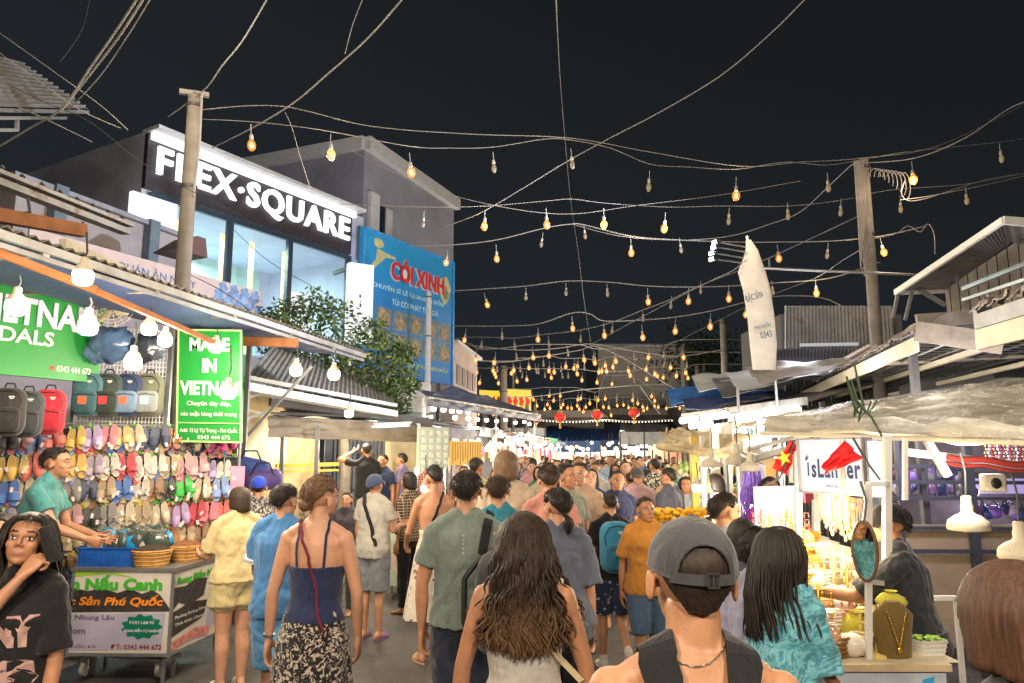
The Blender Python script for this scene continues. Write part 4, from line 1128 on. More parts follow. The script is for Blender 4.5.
SLC = {'yellow': (.70, .46, .10), 'lilac': (.46, .34, .62), 'pink': (.72, .22, .28), 'pale yellow': (.66, .50, .20), 'cream': (.62, .52, .36), 'navy': (.025, .04, .10), 'tan': (.42, .20, .07), 'black': (.02, .02, .022),
       'mauve': (.42, .34, .46), 'white': (.66, .62, .56), 'red': (.60, .05, .08), 'grey': (.30, .28, .27), 'green': (.02, .42, .04), 'light blue': (.25, .38, .70), 'magenta': (.68, .08, .32), 'coral': (.68, .16, .14),
       'beige': (.50, .38, .24), 'brown': (.24, .12, .05), 'blue': (.08, .20, .60), 'rose': (.62, .34, .36)}
protos = {}
def slipper_pair(colour, kind, loc, rot, label, sc=1.0):
    key = (colour, kind)
    c = tuple(x * .8 + .02 for x in SLC[colour])
    if key not in protos:
        t = thing('slipper_pair', label, 'slippers', (0, 0, 0), 0, 'slippers hanging on the rack')
        for s in (-1, 1):
            q = slipper_g(kind, s); q.xf(Matrix.Translation((s * .046, -.01 * s, .012 * s)) @ Matrix.Rotation(R(-7 * s), 4, 'Y'))
            q.build('slipper', [paint('slipper_' + colour.replace(' ', '_'), c, .55, nv=.1), paint('insole_' + colour.replace(' ', '_'), darker(c, .72) if sum(c) > .6 else tuple(x + .04 for x in c), .7, nv=.1)], t, world=False, auto=40)
        protos[key] = t; o = t
    else: o = dup(protos[key], label=label)
    o.location = loc; o.rotation_euler = (rot[0], rot[1], rot[2]); o.scale = (sc, sc, sc); return o
rows = [
 [(8, 'black', 'slide'), (22, 'rose', 'slide'), (38, 'light blue', 'clog'), (53, 'coral', 'slide'), (76, 'yellow', 'slide'), (92, 'lilac', 'slide'), (108, 'pink', 'clog'), (122, 'pale yellow', 'slide'), (135, 'cream', 'slide'), (148, 'navy', 'slide'), (160, 'navy', 'clog'), (172, 'tan', 'cross'), (187, 'black', 'cross'), (202, 'cream', 'clog'), (215, 'magenta', 'slide'), (227, 'magenta', 'clog')],
 [(6, 'yellow', 'clog'), (19, 'pale yellow', 'slide'), (33, 'coral', 'clog'), (48, 'beige', 'slide'), (62, 'pale yellow', 'cross'), (76, 'yellow', 'cross'), (94, 'mauve', 'slide'), (110, 'white', 'cross'), (126, 'red', 'cross'), (143, 'white', 'post'), (157, 'white', 'slide'), (170, 'beige', 'post'), (184, 'rose', 'post'), (198, 'rose', 'slide')],
 [(9, 'blue', 'slide'), (24, 'cream', 'slide'), (40, 'rose', 'cross'), (56, 'grey', 'slide'), (71, 'grey', 'clog'), (88, 'navy', 'clog'), (106, 'beige', 'slide'), (122, 'blue', 'cross'), (140, 'white', 'cross'), (154, 'brown', 'cross'), (167, 'black', 'cross'), (184, 'green', 'slide'), (201, 'cream', 'clog'), (220, 'light blue', 'slide')],
 [(8, 'mauve', 'slide'), (24, 'navy', 'slide'), (40, 'cream', 'post'), (57, 'beige', 'cross'), (72, 'rose', 'slide'), (90, 'black', 'slide'), (107, 'grey', 'cross'), (124, 'cream', 'cross'), (142, 'beige', 'post'), (160, 'cream', 'clog'), (180, 'lilac', 'clog'), (196, 'red', 'cross'), (208, 'pink', 'slide'), (222, 'coral', 'post')],
 [(6, 'navy', 'cross'), (22, 'pink', 'slide'), (40, 'beige', 'clog'), (58, 'pale yellow', 'post'), (73, 'beige', 'slide'), (90, 'black', 'clog'), (106, 'beige', 'cross'), (122, 'rose', 'cross'), (138, 'tan', 'post'), (155, 'grey', 'slide'), (170, 'tan', 'slide'), (185, 'beige', 'clog'), (200, 'brown', 'slide'), (214, 'grey', 'clog'), (228, 'brown', 'cross')],
 [(12, 'grey', 'cross'), (30, 'white', 'slide'), (48, 'black', 'post'), (66, 'brown', 'clog'), (84, 'cream', 'slide'), (100, 'tan', 'cross'), (116, 'grey', 'post'), (132, 'rose', 'clog'), (150, 'brown', 'post'), (168, 'tan', 'clog'), (186, 'beige', 'cross'), (204, 'black', 'clog'), (222, 'brown', 'slide')],
]
NTH = ['first', 'second', 'third', 'fourth', 'fifth', 'sixth', 'seventh', 'eighth', 'ninth', 'tenth', 'eleventh', 'twelfth', 'thirteenth', 'fourteenth', 'fifteenth', 'sixteenth', 'seventeenth', 'eighteenth', 'nineteenth', 'twentieth']
RWN = ['top row', 'second row', 'third row', 'fourth row', 'fifth row', 'bottom row']
KN = {'slide': 'slides', 'clog': 'clogs', 'cross': 'strap sandals', 'post': 'thong sandals'}
yaw = math.atan2(rd.y, rd.x)
for j, row in enumerate(rows):
    for i, (px, c, k) in enumerate(row):
        p = rkp(px, ZR[j] + rr.uniform(-.012, .012), .035 + rr.random() * .02)
        slipper_pair(c, k, p, (R(-8 + rr.uniform(-5, 5)), R(rr.uniform(-7, 7)), yaw + R(rr.uniform(-8, 8))), f"{c} {KN[k]}, {NTH[i]} pair from the left in the rack's {RWN[j]}", rr.uniform(.80, .92))
# second layer of pairs, each peeping out from behind and below another
cols_ = list(SLC)
for j, row in enumerate(rows):
    for i in range(1, len(row)):
        px = (row[i - 1][0] + row[i][0]) / 2; c = rr.choice(cols_); k = rr.choice(list(KN))
        p = rkp(px, ZR[j] - .085 + rr.uniform(-.02, .02), -.03)
        slipper_pair(c, k, p, (R(-4), R(rr.uniform(-14, 14)), yaw + R(rr.uniform(-15, 15))), f"{c} {KN[k]} peeping out just behind the {NTH[i]} pair of the rack's {RWN[j]}", .84)
for j in range(6):
    for i in range(15):
        px = 4 + 15.6 * i + rr.uniform(-3, 3); c = rr.choice(cols_); k = rr.choice(list(KN))
        slipper_pair(c, k, rkp(px, ZR[j] - .045 + rr.uniform(-.03, .03), .0), (R(-6), R(rr.uniform(-18, 18)), yaw + R(rr.uniform(-18, 18))), f"{c} {KN[k]} wedged between bigger pairs, {NTH[i]} gap of the rack's {RWN[j]}", .80)
# pink fabric card at the rack's right end
g = G(); p = rkp(236, 1.52, .05); g.box(p, (.13, .015, .36), rz=yaw)
tag(g.build('display_card', paint('card_pink', (.72, .28, .42), .6)), 'plain pink card hanging at the right end of the slipper rack', 'card')

# ------------------------------------------------------------------ backpacks
def backpack(loc, rz, c, label, sc=1.0, front=None, tilt=0, patch=(.7, .2, .12), group='backpacks hanging above the slippers'):
    t = thing('backpack', label, 'backpack', loc, rz, group, sc)
    cn = 'pack_%d_%d_%d' % tuple(int(x * 99) for x in c)
    m = fabric(cn, c, .7)
    g = G(); g.rbox((0, 0, 0), (.28, .15, .44), .10); g.xf(Matrix.Identity(4)); g.build('bag_body', m, t, world=False)
    g = G(); g.rbox((0, -.095, -.075), (.22, .06, .22), .05); g.build('front_pocket', front or fabric(cn + 'p', darker(c, .7), .7), t, world=False)
    g = G(); g.tube([(-.045, 0, .215), (-.03, 0, .26), (.03, 0, .26), (.045, 0, .215)], .009); 
    for s in (-1, 1): g.tube([(s * .07, .07, .2), (s * .11, .13, .1), (s * .11, .13, -.08), (s * .10, .07, -.19)], .014, 6)
    g.build('strap', BLACK, t, world=False)
    g = G(); g.tube([(-.10, -.076, .02), (-.115, -.074, .10), (-.07, -.080, .175), (0, -.082, .19), (.07, -.080, .175), (.115, -.074, .10), (.10, -.076, .02)], .0045, 5); g.tube([(-.09, -.127, -.01), (0, -.13, .005), (.09, -.127, -.01)], .004, 5); g.build('zip', BLACK, t, world=False)
    if patch: g = G(); g.box((-.01, -.130, -.06), (.075, .006, .08)); g.build('price_tag', paint('tag_%d' % int(patch[0] * 99 + patch[2] * 9), patch, .5), t, world=False)
    g = G(); g.box((.03, -.081, .135), (.045, .004, .012)); g.box((.03, -.081, .120), (.03, .004, .006)); g.build('logo_patch', WHITE, t, world=False)
    return t
gp = thing('display_grid', 'white wire display grid holding four backpacks above the slipper rack', 'display grid', tuple(at(120, 420, 6.75).xy) + (0,))
g = G(); ga = at(72, 425, 6.62); gb = at(166, 425, 6.95); zt = at(72, 326, 6.62).z
for k in range(27): q = ga.lerp(gb, k / 26); g.tube([(q.x, q.y, 1.75), (q.x, q.y, zt)], .004, 5)
for k in range(24): z = 1.98 + (zt - 1.98) * k / 23; g.tube([(ga.x, ga.y, z), (gb.x, gb.y, z)], .004, 5)
g.build('wire_mesh', WHITE, gp)
g = G(); g.bar((ga.x, ga.y, .4), (ga.x, ga.y, zt), .03, .03); g.bar((gb.x, gb.y, 0), (gb.x, gb.y, zt + .1), .04, .04); bsplit(g, 'upright', STEEL, gp)
for px, c, lab, fr_, pt in ((88, (.06, .16, .19), 'teal grey backpack, first of the four on the white grid', None, (.75, .15, .06)), (108, (.045, .065, .055), 'dark green backpack with red tag, second on the white grid', None, (.70, .04, .05)),
                       (128, (.03, .05, .12), 'navy backpack with light blue pocket, third on the white grid', fabric('pk_lb', (.16, .25, .38)), (.75, .12, .06)), (149, (.14, .15, .10), 'olive backpack with grey front and white tag, fourth on the white grid', fabric('pk_gr', (.26, .29, .30)), (.7, .7, .7))):
    backpack(at(px, 395, 6.62 - .10 + (px - 88) * .0035), R(12), c, lab, .88, fr_, patch=pt)
for px, py, c, lab, pt, Y in ((8, 412, (.035, .03, .03), 'black backpack at the left picture edge under the green shop sign', None, 5.55), (27, 414, (.05, .055, .065), 'charcoal backpack with white mark under the green shop sign', None, 5.75), (49, 412, (.50, .02, .04), 'bright red backpack with black straps under the green shop sign', None, 5.9)):
    backpack(at(px, py, Y), R(25), c, lab, .82, None, patch=pt, group='backpacks under the green shop sign')
# plastic-wrapped blue bags up under the awning
for px, py, s, c, lab in ((112, 344, .8, (.10, .18, .34), 'blue plastic wrapped bag bundle below the ceiling fan'), (146, 348, .62, (.04, .05, .07), 'dark plastic wrapped bag bundle beside the blue one'), (96, 352, .5, (.12, .20, .34), 'small blue wrapped bag hanging next to the big blue bundle')):
    t = thing('wrapped_bag', lab, 'bag', at(px, py, 6.45)); g = G()
    g.ell((0, 0, 0), (.26 * s, .14 * s, .20 * s), 28, fn=lambda d: 1 + .3 * noise.noise(d * 3.2 + Vector((px, 0, 0))) + .16 * noise.noise(d * 8) - .12 * abs(noise.noise(d * 5))); g.build('bundle', paint('wrap_%d' % px, c, .22, nv=.35, ns=9, coat=.4), t, world=False, auto=False)
    g = G(); g.tube([(0, 0, .15 * s), (.01, 0, .24 * s), (0, 0, .34)], [.03 * s, .012, .006]); g.build('knot', CORD, t, world=False)
# ceiling fan / round fan
t = thing('round_fan', 'dusty round electric fan head hanging under the awning', 'fan', at(112, 309, 6.2)); g = G()
Mf = Matrix.Rotation(R(70), 4, 'X') @ Matrix.Rotation(R(14), 4, 'Y')
for r_ in (.05, .08, .11, .14, .17): g.xf(Matrix.Identity(4)); g.tube([Mf @ Vector((r_ * math.cos(a), r_ * math.sin(a), .03 * (1 - r_ / .17))) for a in [2 * PI * k / 20 for k in range(21)]], .003, 4)
for k in range(16): a = 2 * PI * k / 16; g.tube([Mf @ Vector((.03 * math.cos(a), .03 * math.sin(a), .03)), Mf @ Vector((.17 * math.cos(a), .17 * math.sin(a), 0)), Mf @ Vector((.16 * math.cos(a), .16 * math.sin(a), -.05))], .0025, 4)
g.build('fan_cage', CREAM, t, world=False)
g = G()
for k in range(3):
    a = 2.09 * k; g.ell(Mf @ Vector((.075 * math.cos(a), .075 * math.sin(a), -.01)), (.07, .045, .006), 12, M=Mf.to_3x3() @ Matrix.Rotation(a, 3, 'Z') @ Matrix.Rotation(R(20), 3, 'X'))
g.build('blade', paint('blade_beige', (.55, .48, .30), .4), t, world=False)
g = G(); g.ell(Mf @ Vector((0, 0, -.06)), .055, 12); g.tube([(0, 0, 0), (.02, .02, .25)], .012); g.build('motor', STEELD, t, world=False)
# blue and purple duffel bags at the rack's right end
for px, py, c, lab, r_ in ((250, 468, (.03, .06, .26), 'dark blue duffel bag hanging right of the slipper rack', .2), (262, 480, (.08, .05, .20), 'purple duffel bag below the dark blue one', -.1)):
    t = thing('duffel_bag', lab, 'bag', at(px, py, 8.0), R(20)); g = G(); g.rbox((0, 0, 0), (.42, .2, .22), .09, M=Matrix.Rotation(r_, 3, 'Y')); g.build('bag_body', fabric('duffel_%d' % px, c, .5), t, world=False)
    g = G(); g.tube([(-.12, -.1, .05), (-.06, -.12, .18), (.06, -.12, .18), (.12, -.1, .05)], .01); g.build('handle', BLACK, t, world=False)

# ------------------------------------------------------------------ the seaweed carts
def pane(a, b, z0, z1): return Frame((a.x, a.y, z0), Vector((b.x - a.x, b.y - a.y, 0)), (0, 0, 1), (Vector(b.xy) - Vector(a.xy)).length, z1 - z0)
CZ = .905; CB = .235
ca = atz(84, 565, CZ); cb = atz(174, 568, CZ); cc = atz(218, 559, CZ); ca = Vector((ca.x, cb.y + .03, CZ)); cc = Vector((cb.x + .12, cb.y + .95, CZ))
cd = ca + (cc - cb)
ct = thing('food_cart', 'printed seaweed cart reading Nấu Canh on castors, under the blue crate', 'cart', (cb.x, cb.y, 0))
g = G(); g.add([Vector((p.x, p.y, z)) for z in (CB, CZ - .03) for p in (ca, cb, cc, cd)], [(3, 2, 1, 0), (4, 5, 6, 7), (0, 1, 5, 4), (1, 2, 6, 5), (2, 3, 7, 6), (3, 0, 4, 7)])
PBOARD = paint('print_cream', (.60, .55, .50), .4, nv=.06); g.build('cabinet', PBOARD, ct)
g = G(); ex = .015; cen = (ca + cc) / 2
q_ = [p + (p - cen).normalized() * .025 for p in (ca, cb, cc, cd)]
g.add([Vector((p.x, p.y, z)) for z in (CZ - .028, CZ) for p in q_], [(3, 2, 1, 0), (4, 5, 6, 7), (0, 1, 5, 4), (1, 2, 6, 5), (2, 3, 7, 6), (3, 0, 4, 7)]); g.build('counter_top', STEEL, ct)
P_GR = paint('print_green', (.05, .38, .03), .5, nv=.05); P_DG = paint('print_teal', (.0, .16, .10), .5); P_OR = paint('print_orange', (.85, .26, .02), .5); P_BK = paint('print_charcoal', (.04, .035, .035), .5, nv=.6, ns=30)
P_LI = paint('print_lilac', (.40, .38, .50), .5, nv=.05); P_MR = paint('print_maroon', (.25, .02, .05), .5); P_LG = paint('print_lime', (.30, .55, .05), .5)
f1 = pane(ca, cb, CB, CZ - .03); 
g = G(); f1.poly(g, [(0, .50), (1, .52), (.97, .58), (.88, .72), (.80, .78), (.7, .73), (.58, .79), (.45, .74), (.3, .80), (.15, .76), (0, .80)], .003); g.build('dark_print', P_BK, ct)
g = G(); f1.poly(g, [(0, .93), (.35, .97), (.62, .92), (.45, .98), (.3, 1), (0, 1)], .003); g.build('leaf_print', P_LG, ct)
g = G(); f1.poly(g, [(0, .04), (.92, .07), (.95, .50), (0, .48)], .003); g.build('pale_print', P_LI, ct)
g = G(); f1.disc(g, .72, .335, .19, .14, .005, wob=.10, k=11, n=66); g.build('cloud_badge', P_DG, ct)
g = G(); f1.text(g, 'n Nấu Canh', .44, .865, .92, .19, .055, .006); g.build('lettering', P_GR, ct)
g = G(); f1.text(g, 'c Sản Phú Quốc', .45, .645, .94, .15, .035, .008, shear=.2); g.build('lettering', P_OR, ct)
g = G(); f1.text(g, 'ĐƯỢC LÀM TỪ', .72, .385, .25, .055, .02, .008); f1.text(g, 'RONG BIỂN TỰ NHIÊN', .72, .29, .34, .055, .02, .008); g.build('lettering', WHITE, ct)
g = G(); f1.text(g, ': Nhung Lâu', .22, .435, .44, .075, .012, .006); f1.text(g, 'om', .10, .27, .13, .05, .015, .006); g.build('lettering', paint('ink_violet', (.10, .06, .16), .5), ct)
g = G(); f1.text(g, 'QUỐC, KG', .14, .10, .27, .055, .012, .006); f1.text(g, 'ĐT: 0343 444 672', .68, .095, .50, .06, .02, .006); g.build('lettering', P_MR, ct)
f2 = pane(cb, cc, CB, CZ - .03)
g = G(); f2.poly(g, [(0, .50), (.1, .60), (.25, .52), (.5, .58), (.55, .80), (.35, .84), (.2, .78), (0, .80)], .003); f2.poly(g, [(.02, .2), (.5, .30), (.6, .5), (.3, .56), (.02, .5)], .004); g.build('dark_print', P_BK, ct)
g = G(); f2.poly(g, [(.55, .12), (1, .2), (1, .55), (.6, .5)], .003); g.build('pale_print', P_LI, ct)
g = G(); f2.poly(g, [(0, .02), (.3, .08), (.6, .04), (.65, .14), (.4, .2), (.15, .16), (0, .14)], .005); g.build('shrimp_print', paint('print_pink', (.55, .22, .20), .5, nv=.5, ns=20), ct)
g = G(); f2.text(g, 'Rong Biển Nấu Canh', .52, .87, .92, .14, .05, .006); g.build('lettering', P_GR, ct)
g = G(); f2.text(g, 'Đặc Sản', .82, .66, .32, .12, .03, .007, shear=.2); g.build('lettering', P_OR, ct)
g = G(); f2.disc(g, .9, .38, .10, .10, .006, wob=.1, k=9, n=54); g.build('cloud_badge', P_DG, ct)
g = G(); f2.text(g, 'Phường Dương Đông', .30, .42, .5, .05, .01, .008); f2.text(g, 'Tỉnh Kiên Giang', .28, .33, .45, .05, .01, .008); g.build('lettering', WHITE, ct)
g = G()
for p in (ca, cb, cc, cd): g.bar((p.x, p.y, CB - .02), (p.x, p.y, CZ - .03), .022, .022)
for a, b in ((ca, cb), (cb, cc)): g.bar((a.x, a.y, CB), (b.x, b.y, CB), .025, .025)
g.build('frame', STEEL, ct)
for p in (cb + Vector((-.10, .08, 0)), cc + Vector((-.08, -.05, 0)), ca + Vector((.1, .08, 0))):
    g = G(); g.tube([(p.x - .015, p.y, .10), (p.x + .015, p.y, .10)], .055, 16); g.tube([(p.x - .03, p.y, .10), (p.x - .03, p.y, .22)], .007); g.tube([(p.x + .03, p.y, .10), (p.x + .03, p.y, .22)], .007); g.build('castor', WOODG, ct)
# low metal bench in front
bn = thing('low_bench', 'low grey metal bench standing in front of the seaweed cart', 'bench', tuple(atz(130, 665, .12).xy) + (0,))
b0_ = atz(98, 650, .17); b1_ = atz(172, 658, .17); g = G(); g.bar(b0_, b1_, .22, .025, up=(0, 0, 1)); g.build('seat', STEEL, bn)
for b in (b0_.lerp(b1_, .04), b0_.lerp(b1_, .96)):
    for dy in (-.09, .09): g = G(); g.bar(Vector((b.x, b.y + dy, 0)), Vector((b.x, b.y + dy, .16)), .025, .025); g.build('leg', STEEL, bn)
bn2 = thing('low_bench', 'second low metal bench left of the cart, behind the woman on the phone', 'bench', tuple(atz(80, 655, .12).xy) + (0,))
b0_ = atz(48, 668, .16); b1_ = atz(93, 652, .16); g = G(); g.bar(b0_, b1_, .2, .025, up=(0, 0, 1)); g.build('seat', STEEL, bn2)
for b in (b0_.lerp(b1_, .04), b0_.lerp(b1_, .96)): g = G(); g.bar(Vector((b.x, b.y, 0)), Vector((b.x, b.y, .15)), .03, .03); g.build('leg', STEEL, bn2)
# second cart to the left, mostly behind the woman on the phone
c2 = thing('food_cart', 'dark printed cart ending in 672 at the left edge, stacked with red packets', 'cart', tuple(atz(40, 640, .5).xy) + (0,))
a2 = Vector((-3.9, 5.15, 0)); b2 = Vector((ca.x - .10, 5.15, 0)); c2b = b2 + Vector((.08, .6, 0)); d2b = a2 + Vector((.08, .6, 0))
g = G(); g.add([Vector((p.x, p.y, z)) for z in (.12, .88) for p in (a2, b2, c2b, d2b)], [(3, 2, 1, 0), (4, 5, 6, 7), (0, 1, 5, 4), (1, 2, 6, 5), (2, 3, 7, 6), (3, 0, 4, 7)]); g.build('cabinet', PBOARD, c2)
f3 = pane(a2, b2, .12, .88); g = G(); f3.poly(g, [(0, .3), (.98, .3), (.98, .75), (.5, .95), (0, .9)], .003); g.build('dark_print', P_BK, c2)
g = G(); f3.poly(g, [(0, .02), (.98, .02), (.98, .28), (0, .28)], .003); g.build('green_print', P_DG, c2)
g = G(); f3.text(g, '0343 444 672', .78, .14, .42, .14, .03, .006); g.build('lettering', WHITE, c2)
g = G(); f3.poly(g, [(.6, .42), (.75, .36), (.98, .5), (.98, .55), (.75, .42)], .006); g.build('gold_arc', YEL, c2)
# crates, baskets and bags on the carts
cr = thing('blue_crate', 'blue plastic crate of seaweed packets on the cart', 'crate', (ca.x + .30, ca.y + .24, CZ))
g = G(); w, d, h = .31, .18, .15
for s in (-1, 1): g.box((s * w, 0, h / 2), (.012, 2 * d, h)); g.box((0, s * d, h / 2), (2 * w, .012, h))
g.box((0, 0, .006), (2 * w, 2 * d, .012)); 
for s in (-1, 1): g.box((s * (w + .004), 0, h - .006), (.026, 2 * d + .03, .012)); g.box((0, s * (d + .004), h - .006), (2 * w, .026, .012))
for k in range(14): g.box((-.29 + .045 * k, -d - .008, h * .45), (.008, .006, h * .8))
g.build('crate', BLUEP, cr, world=False, smooth=False)
def packets(name, label, cx, cy, cz, w, d, n, cols, seed, sz=.09):
    r_ = random.Random(seed); i = 0
    for k in range(n):
        c = r_.choice(cols); t = thing(name, label[0] + c[0] + label[1] + ', ' + NTH[k % 20] + ' from the left', 'packet', (cx - w + 2 * w * (k + .5) / n, cy + r_.uniform(-d, d), cz + r_.uniform(0, .03)), R(r_.uniform(-40, 40)), label[2])
        g = G(); s = sz * r_.uniform(.8, 1.2)
        g.ell((0, 0, s * .45), (s * .8, s * .35, s * .75), 14, fn=lambda dd: 1 + .22 * noise.noise(dd * 2.5 + Vector((k, seed, 0)))); g.xf(Matrix.Rotation(R(r_.uniform(-30, 30)), 4, 'Y'))
        g.build('packet', c[1], t, world=False, auto=False)
        g = G(); g.grid(lambda u, v: Vector(((u - .5) * s * 1.3, -.02 + .02 * math.sin(u * 7 + v * 5), s * (.8 + .5 * v) + .012 * math.sin(u * 11))), 6, 3); g.build('bag_top', CLEARP, t, world=False)
PKB = ('blue', paint('pack_blue', (.02, .30, .62), .25, coat=.5)); PKW = ('clear', paint('pack_white', (.55, .56, .55), .2, coat=.5)); PKC = ('dark', paint('pack_dark', (.06, .08, .07), .25, coat=.5)); PKR = ('red', paint('pack_red', (.30, .03, .05), .25, coat=.5))
packets('seaweed_packet', ('glossy ', ' seaweed packet in the back of the crate', 'packets in the blue crate'), ca.x + .31, ca.y + .34, CZ + .12, .27, .03, 9, [PKB, PKW, PKC, PKB], 2, .12)
packets('seaweed_packet', ('glossy ', ' seaweed packet in the front of the crate', 'packets in the blue crate'), ca.x + .31, ca.y + .17, CZ + .10, .27, .04, 9, [PKB, PKW, PKB, PKC], 3, .11)
packets('snack_packet', ('shiny ', ' snack packet on the cart at the left edge', 'packets on the left cart'), ca.x - .33, 5.35, .87, .30, .12, 7, [PKB, PKW, PKR, PKB], 5, .11)
for k in range(6):
    t = thing('hanging_packet', f'red dried fruit packet hanging between the two carts, {NTH[k]} from the top', 'packet', (ca.x - .07 + .015 * (k % 2), 5.12, .84 - .10 * k), R(10), 'packets hanging between the carts'); g = G()
    g.ell((0, 0, 0), (.05, .02, .06), 12, fn=lambda dd: 1 + .2 * noise.noise(dd * 3 + Vector((k, 0, 0)))); g.build('packet', [PKR, PKW, PKR][k % 3][1], t, world=False)
for i, (px, py, Yo, r_, c, lab) in enumerate(((152, 558, .12, .155, (.045, .03, .02), 'round wicker basket of dark dried seaweed, nearest the cart corner'), (186, 552, .42, .145, (.22, .09, .035), 'round wicker basket of reddish brown powder behind the seaweed basket'), (162, 548, .62, .12, (.55, .42, .16), 'small basket of yellow grain at the back of the cart'))):
    p = at(px, py, cb.y + Yo); t = thing('wicker_basket', lab, 'basket', (p.x, cb.y + Yo, CZ + .001))
    g = G(); g.lathe([(0, .0), (r_ * .82, 0), (r_ * .9, .05), (r_, .12), (r_ * 1.04, .125), (r_ * 1.0, .135), (r_ * .93, .11)], n=36)
    for k in range(4): g.tube([Vector((r_ * (.84 + .045 * k) * math.cos(a), r_ * (.84 + .045 * k) * math.sin(a), .02 + .03 * k)) for a in [2 * PI * i / 36 for i in range(37)]], .006, 5)
    g.build('basket', paint('wicker', (.48, .25, .07), .7, nv=.3, ns=25), t, world=False)
    g = G(); g.ell((0, 0, .10), (r_ * .94, r_ * .94, .07), 40, fn=lambda dd: 1 + .06 * noise.noise(dd * 14)); g.build('contents', paint('dried_%d' % px, c, .95, nv=.5, ns=60, bump=1, bs=150), t, world=False, auto=False)

# ------------------------------------------------------------------ stall behind the rack: gutter, tarps, gate, rail
st = thing('market_stall', 'open stall with grey gutter roof and brown tarp fringe beneath the tree', 'stall', tuple(at(330, 500, 12).xy) + (0,))
def zz_(p, z): return Vector((p.x, p.y, z))
g = G(); s0 = at(238, 386, 8.6); s1 = at(392, 414, Yz(414, s0.z) if False else 11.2)
g.bar(s0, s1, .22, .09); g.bar(s0 + Vector((0, .25, .12)), s1 + Vector((0, .2, .14)), .12, .05); g.build('gutter', TRIMW, st)
g = G(); corrugated(g, s0 + Vector((0, .3, .16)), s1 + Vector((0, .3, .16)), s0 + Vector((-.6, 3.0, .9)), 30, .016, p11=s1 + Vector((-.6, 3.0, .9))); g.build('roof_sheet', TIN2, st)
g = G(); k0 = at(268, 416, 9.6); k1 = at(432, 424, 11.8)
cloth(g, k0, k1, zz_(at(268, 437, 9.5), HC + 9.5 * gz(437)), at(430, 443, 11.7), 30, 8, .0, .05, 3); g.build('tarp_fringe', paint('tarp_brown', (.20, .165, .12), .7, nv=.3, ns=3, bump=.6, bs=8), st)
g = G(); cloth(g, k0, k1, k0 + Vector((-.3, 3, .35)), k1 + Vector((-.3, 3, .4)), 20, 8, .15, .05, 9); g.build('canopy', GREYT, st)
g = G(); g.bar(at(270, 402, 9.5), at(432, 422, 11.8), .06, .1); g.bar(at(270, 413, 9.55), at(430, 419, 11.75), .03, .03); g.build('roof_frame', STEELD, st)
g = G()
for px, yt, Y in ((250, 335, 8.4), (283, 437, 9.7), (318, 425, 9.9), (419, 420, 11.6)):
    p = at(px, yt, Y); g.bar((p.x, Y, 0), p, .05, .05)
g.bar(at(236, 448, 8.5), at(312, 366, 8.5), .03, .03); g.bar(at(236, 400, 8.45), at(268, 392, 9.2), .03, .03); g.bar(at(240, 420, 8.45), at(268, 412, 9.4), .03, .03)
bsplit(g, 'post', STEEL, st)
g = G(); g.bar(at(276, 466, 9.9), at(338, 464, 10.6), .05, .05); g.bar(at(276, 472, 9.9), at(338, 470, 10.6), .03, .03); bsplit(g, 'rail', YEL, st)
tb = thing('tube_lamp', 'long lit tube lamp under the brown tarp fringe', 'tube lamp', at(362, 427, 10.9)); g = G(); g.tube([at(318, 429, 10.3), at(409, 425, 11.3)], .022, 8); g.build('tube', emit('tube_soft', (.9, .95, 1), 1.6), tb); g = G(); g.bar(at(316, 426, 10.32), at(411, 422.5, 11.32), .05, .03); g.build('fitting', TRIMW, tb)
g = G(); cloth(g, at(236, 388, 9.3), at(322, 400, 12.0), zz_(at(236, 388, 9.3), .3), zz_(at(322, 400, 12), .3), 24, 24, 0, .10, 4, fr=5); tag(g.build('canvas_wall', BEIGET), 'creased beige canvas wall hanging behind the cart stall', 'canvas')
g = G(); cloth(g, at(386, 430, 12.6), at(424, 432, 13.0), zz_(at(386, 430, 12.6), .3), zz_(at(424, 432, 13.0), .3), 16, 16, 0, .07, 7, fr=4); tag(g.build('curtain', paint('curtain_cream', (.58, .50, .34), .7, nv=.1)), 'cream curtain beside the slatted dark gate', 'curtain')
gt = thing('slatted_gate', 'dark blue vertical slat gate behind the two men in the stall', 'gate', tuple(at(360, 490, 13).xy) + (0,))
q0 = at(334, 437, 12.8); q1 = at(388, 438, 12.8); g = G()
for k in range(15): q = q0.lerp(q1, k / 14); g.bar((q.x, q.y, .3), q, .035, .03)
g.build('slats', paint('slat_navy', (.05, .07, .12), .5), gt); g = G()
for z in (.4, 1.2, q0.z): g.bar((q0.x, q0.y + .03, z), (q1.x, q1.y + .03, z), .03, .05)
g.build('gate_frame', STEELD, gt)
fl = thing('raised_floor', 'low concrete step on which the men in the stall stand', 'step', tuple(at(380, 500, 12).xy) + (0,)); g = G(); p = at(372, 500, 12); g.box((p.x, 12.0, .15), (2.4, 2.2, .30)); g.build('slab', GREYL, fl)
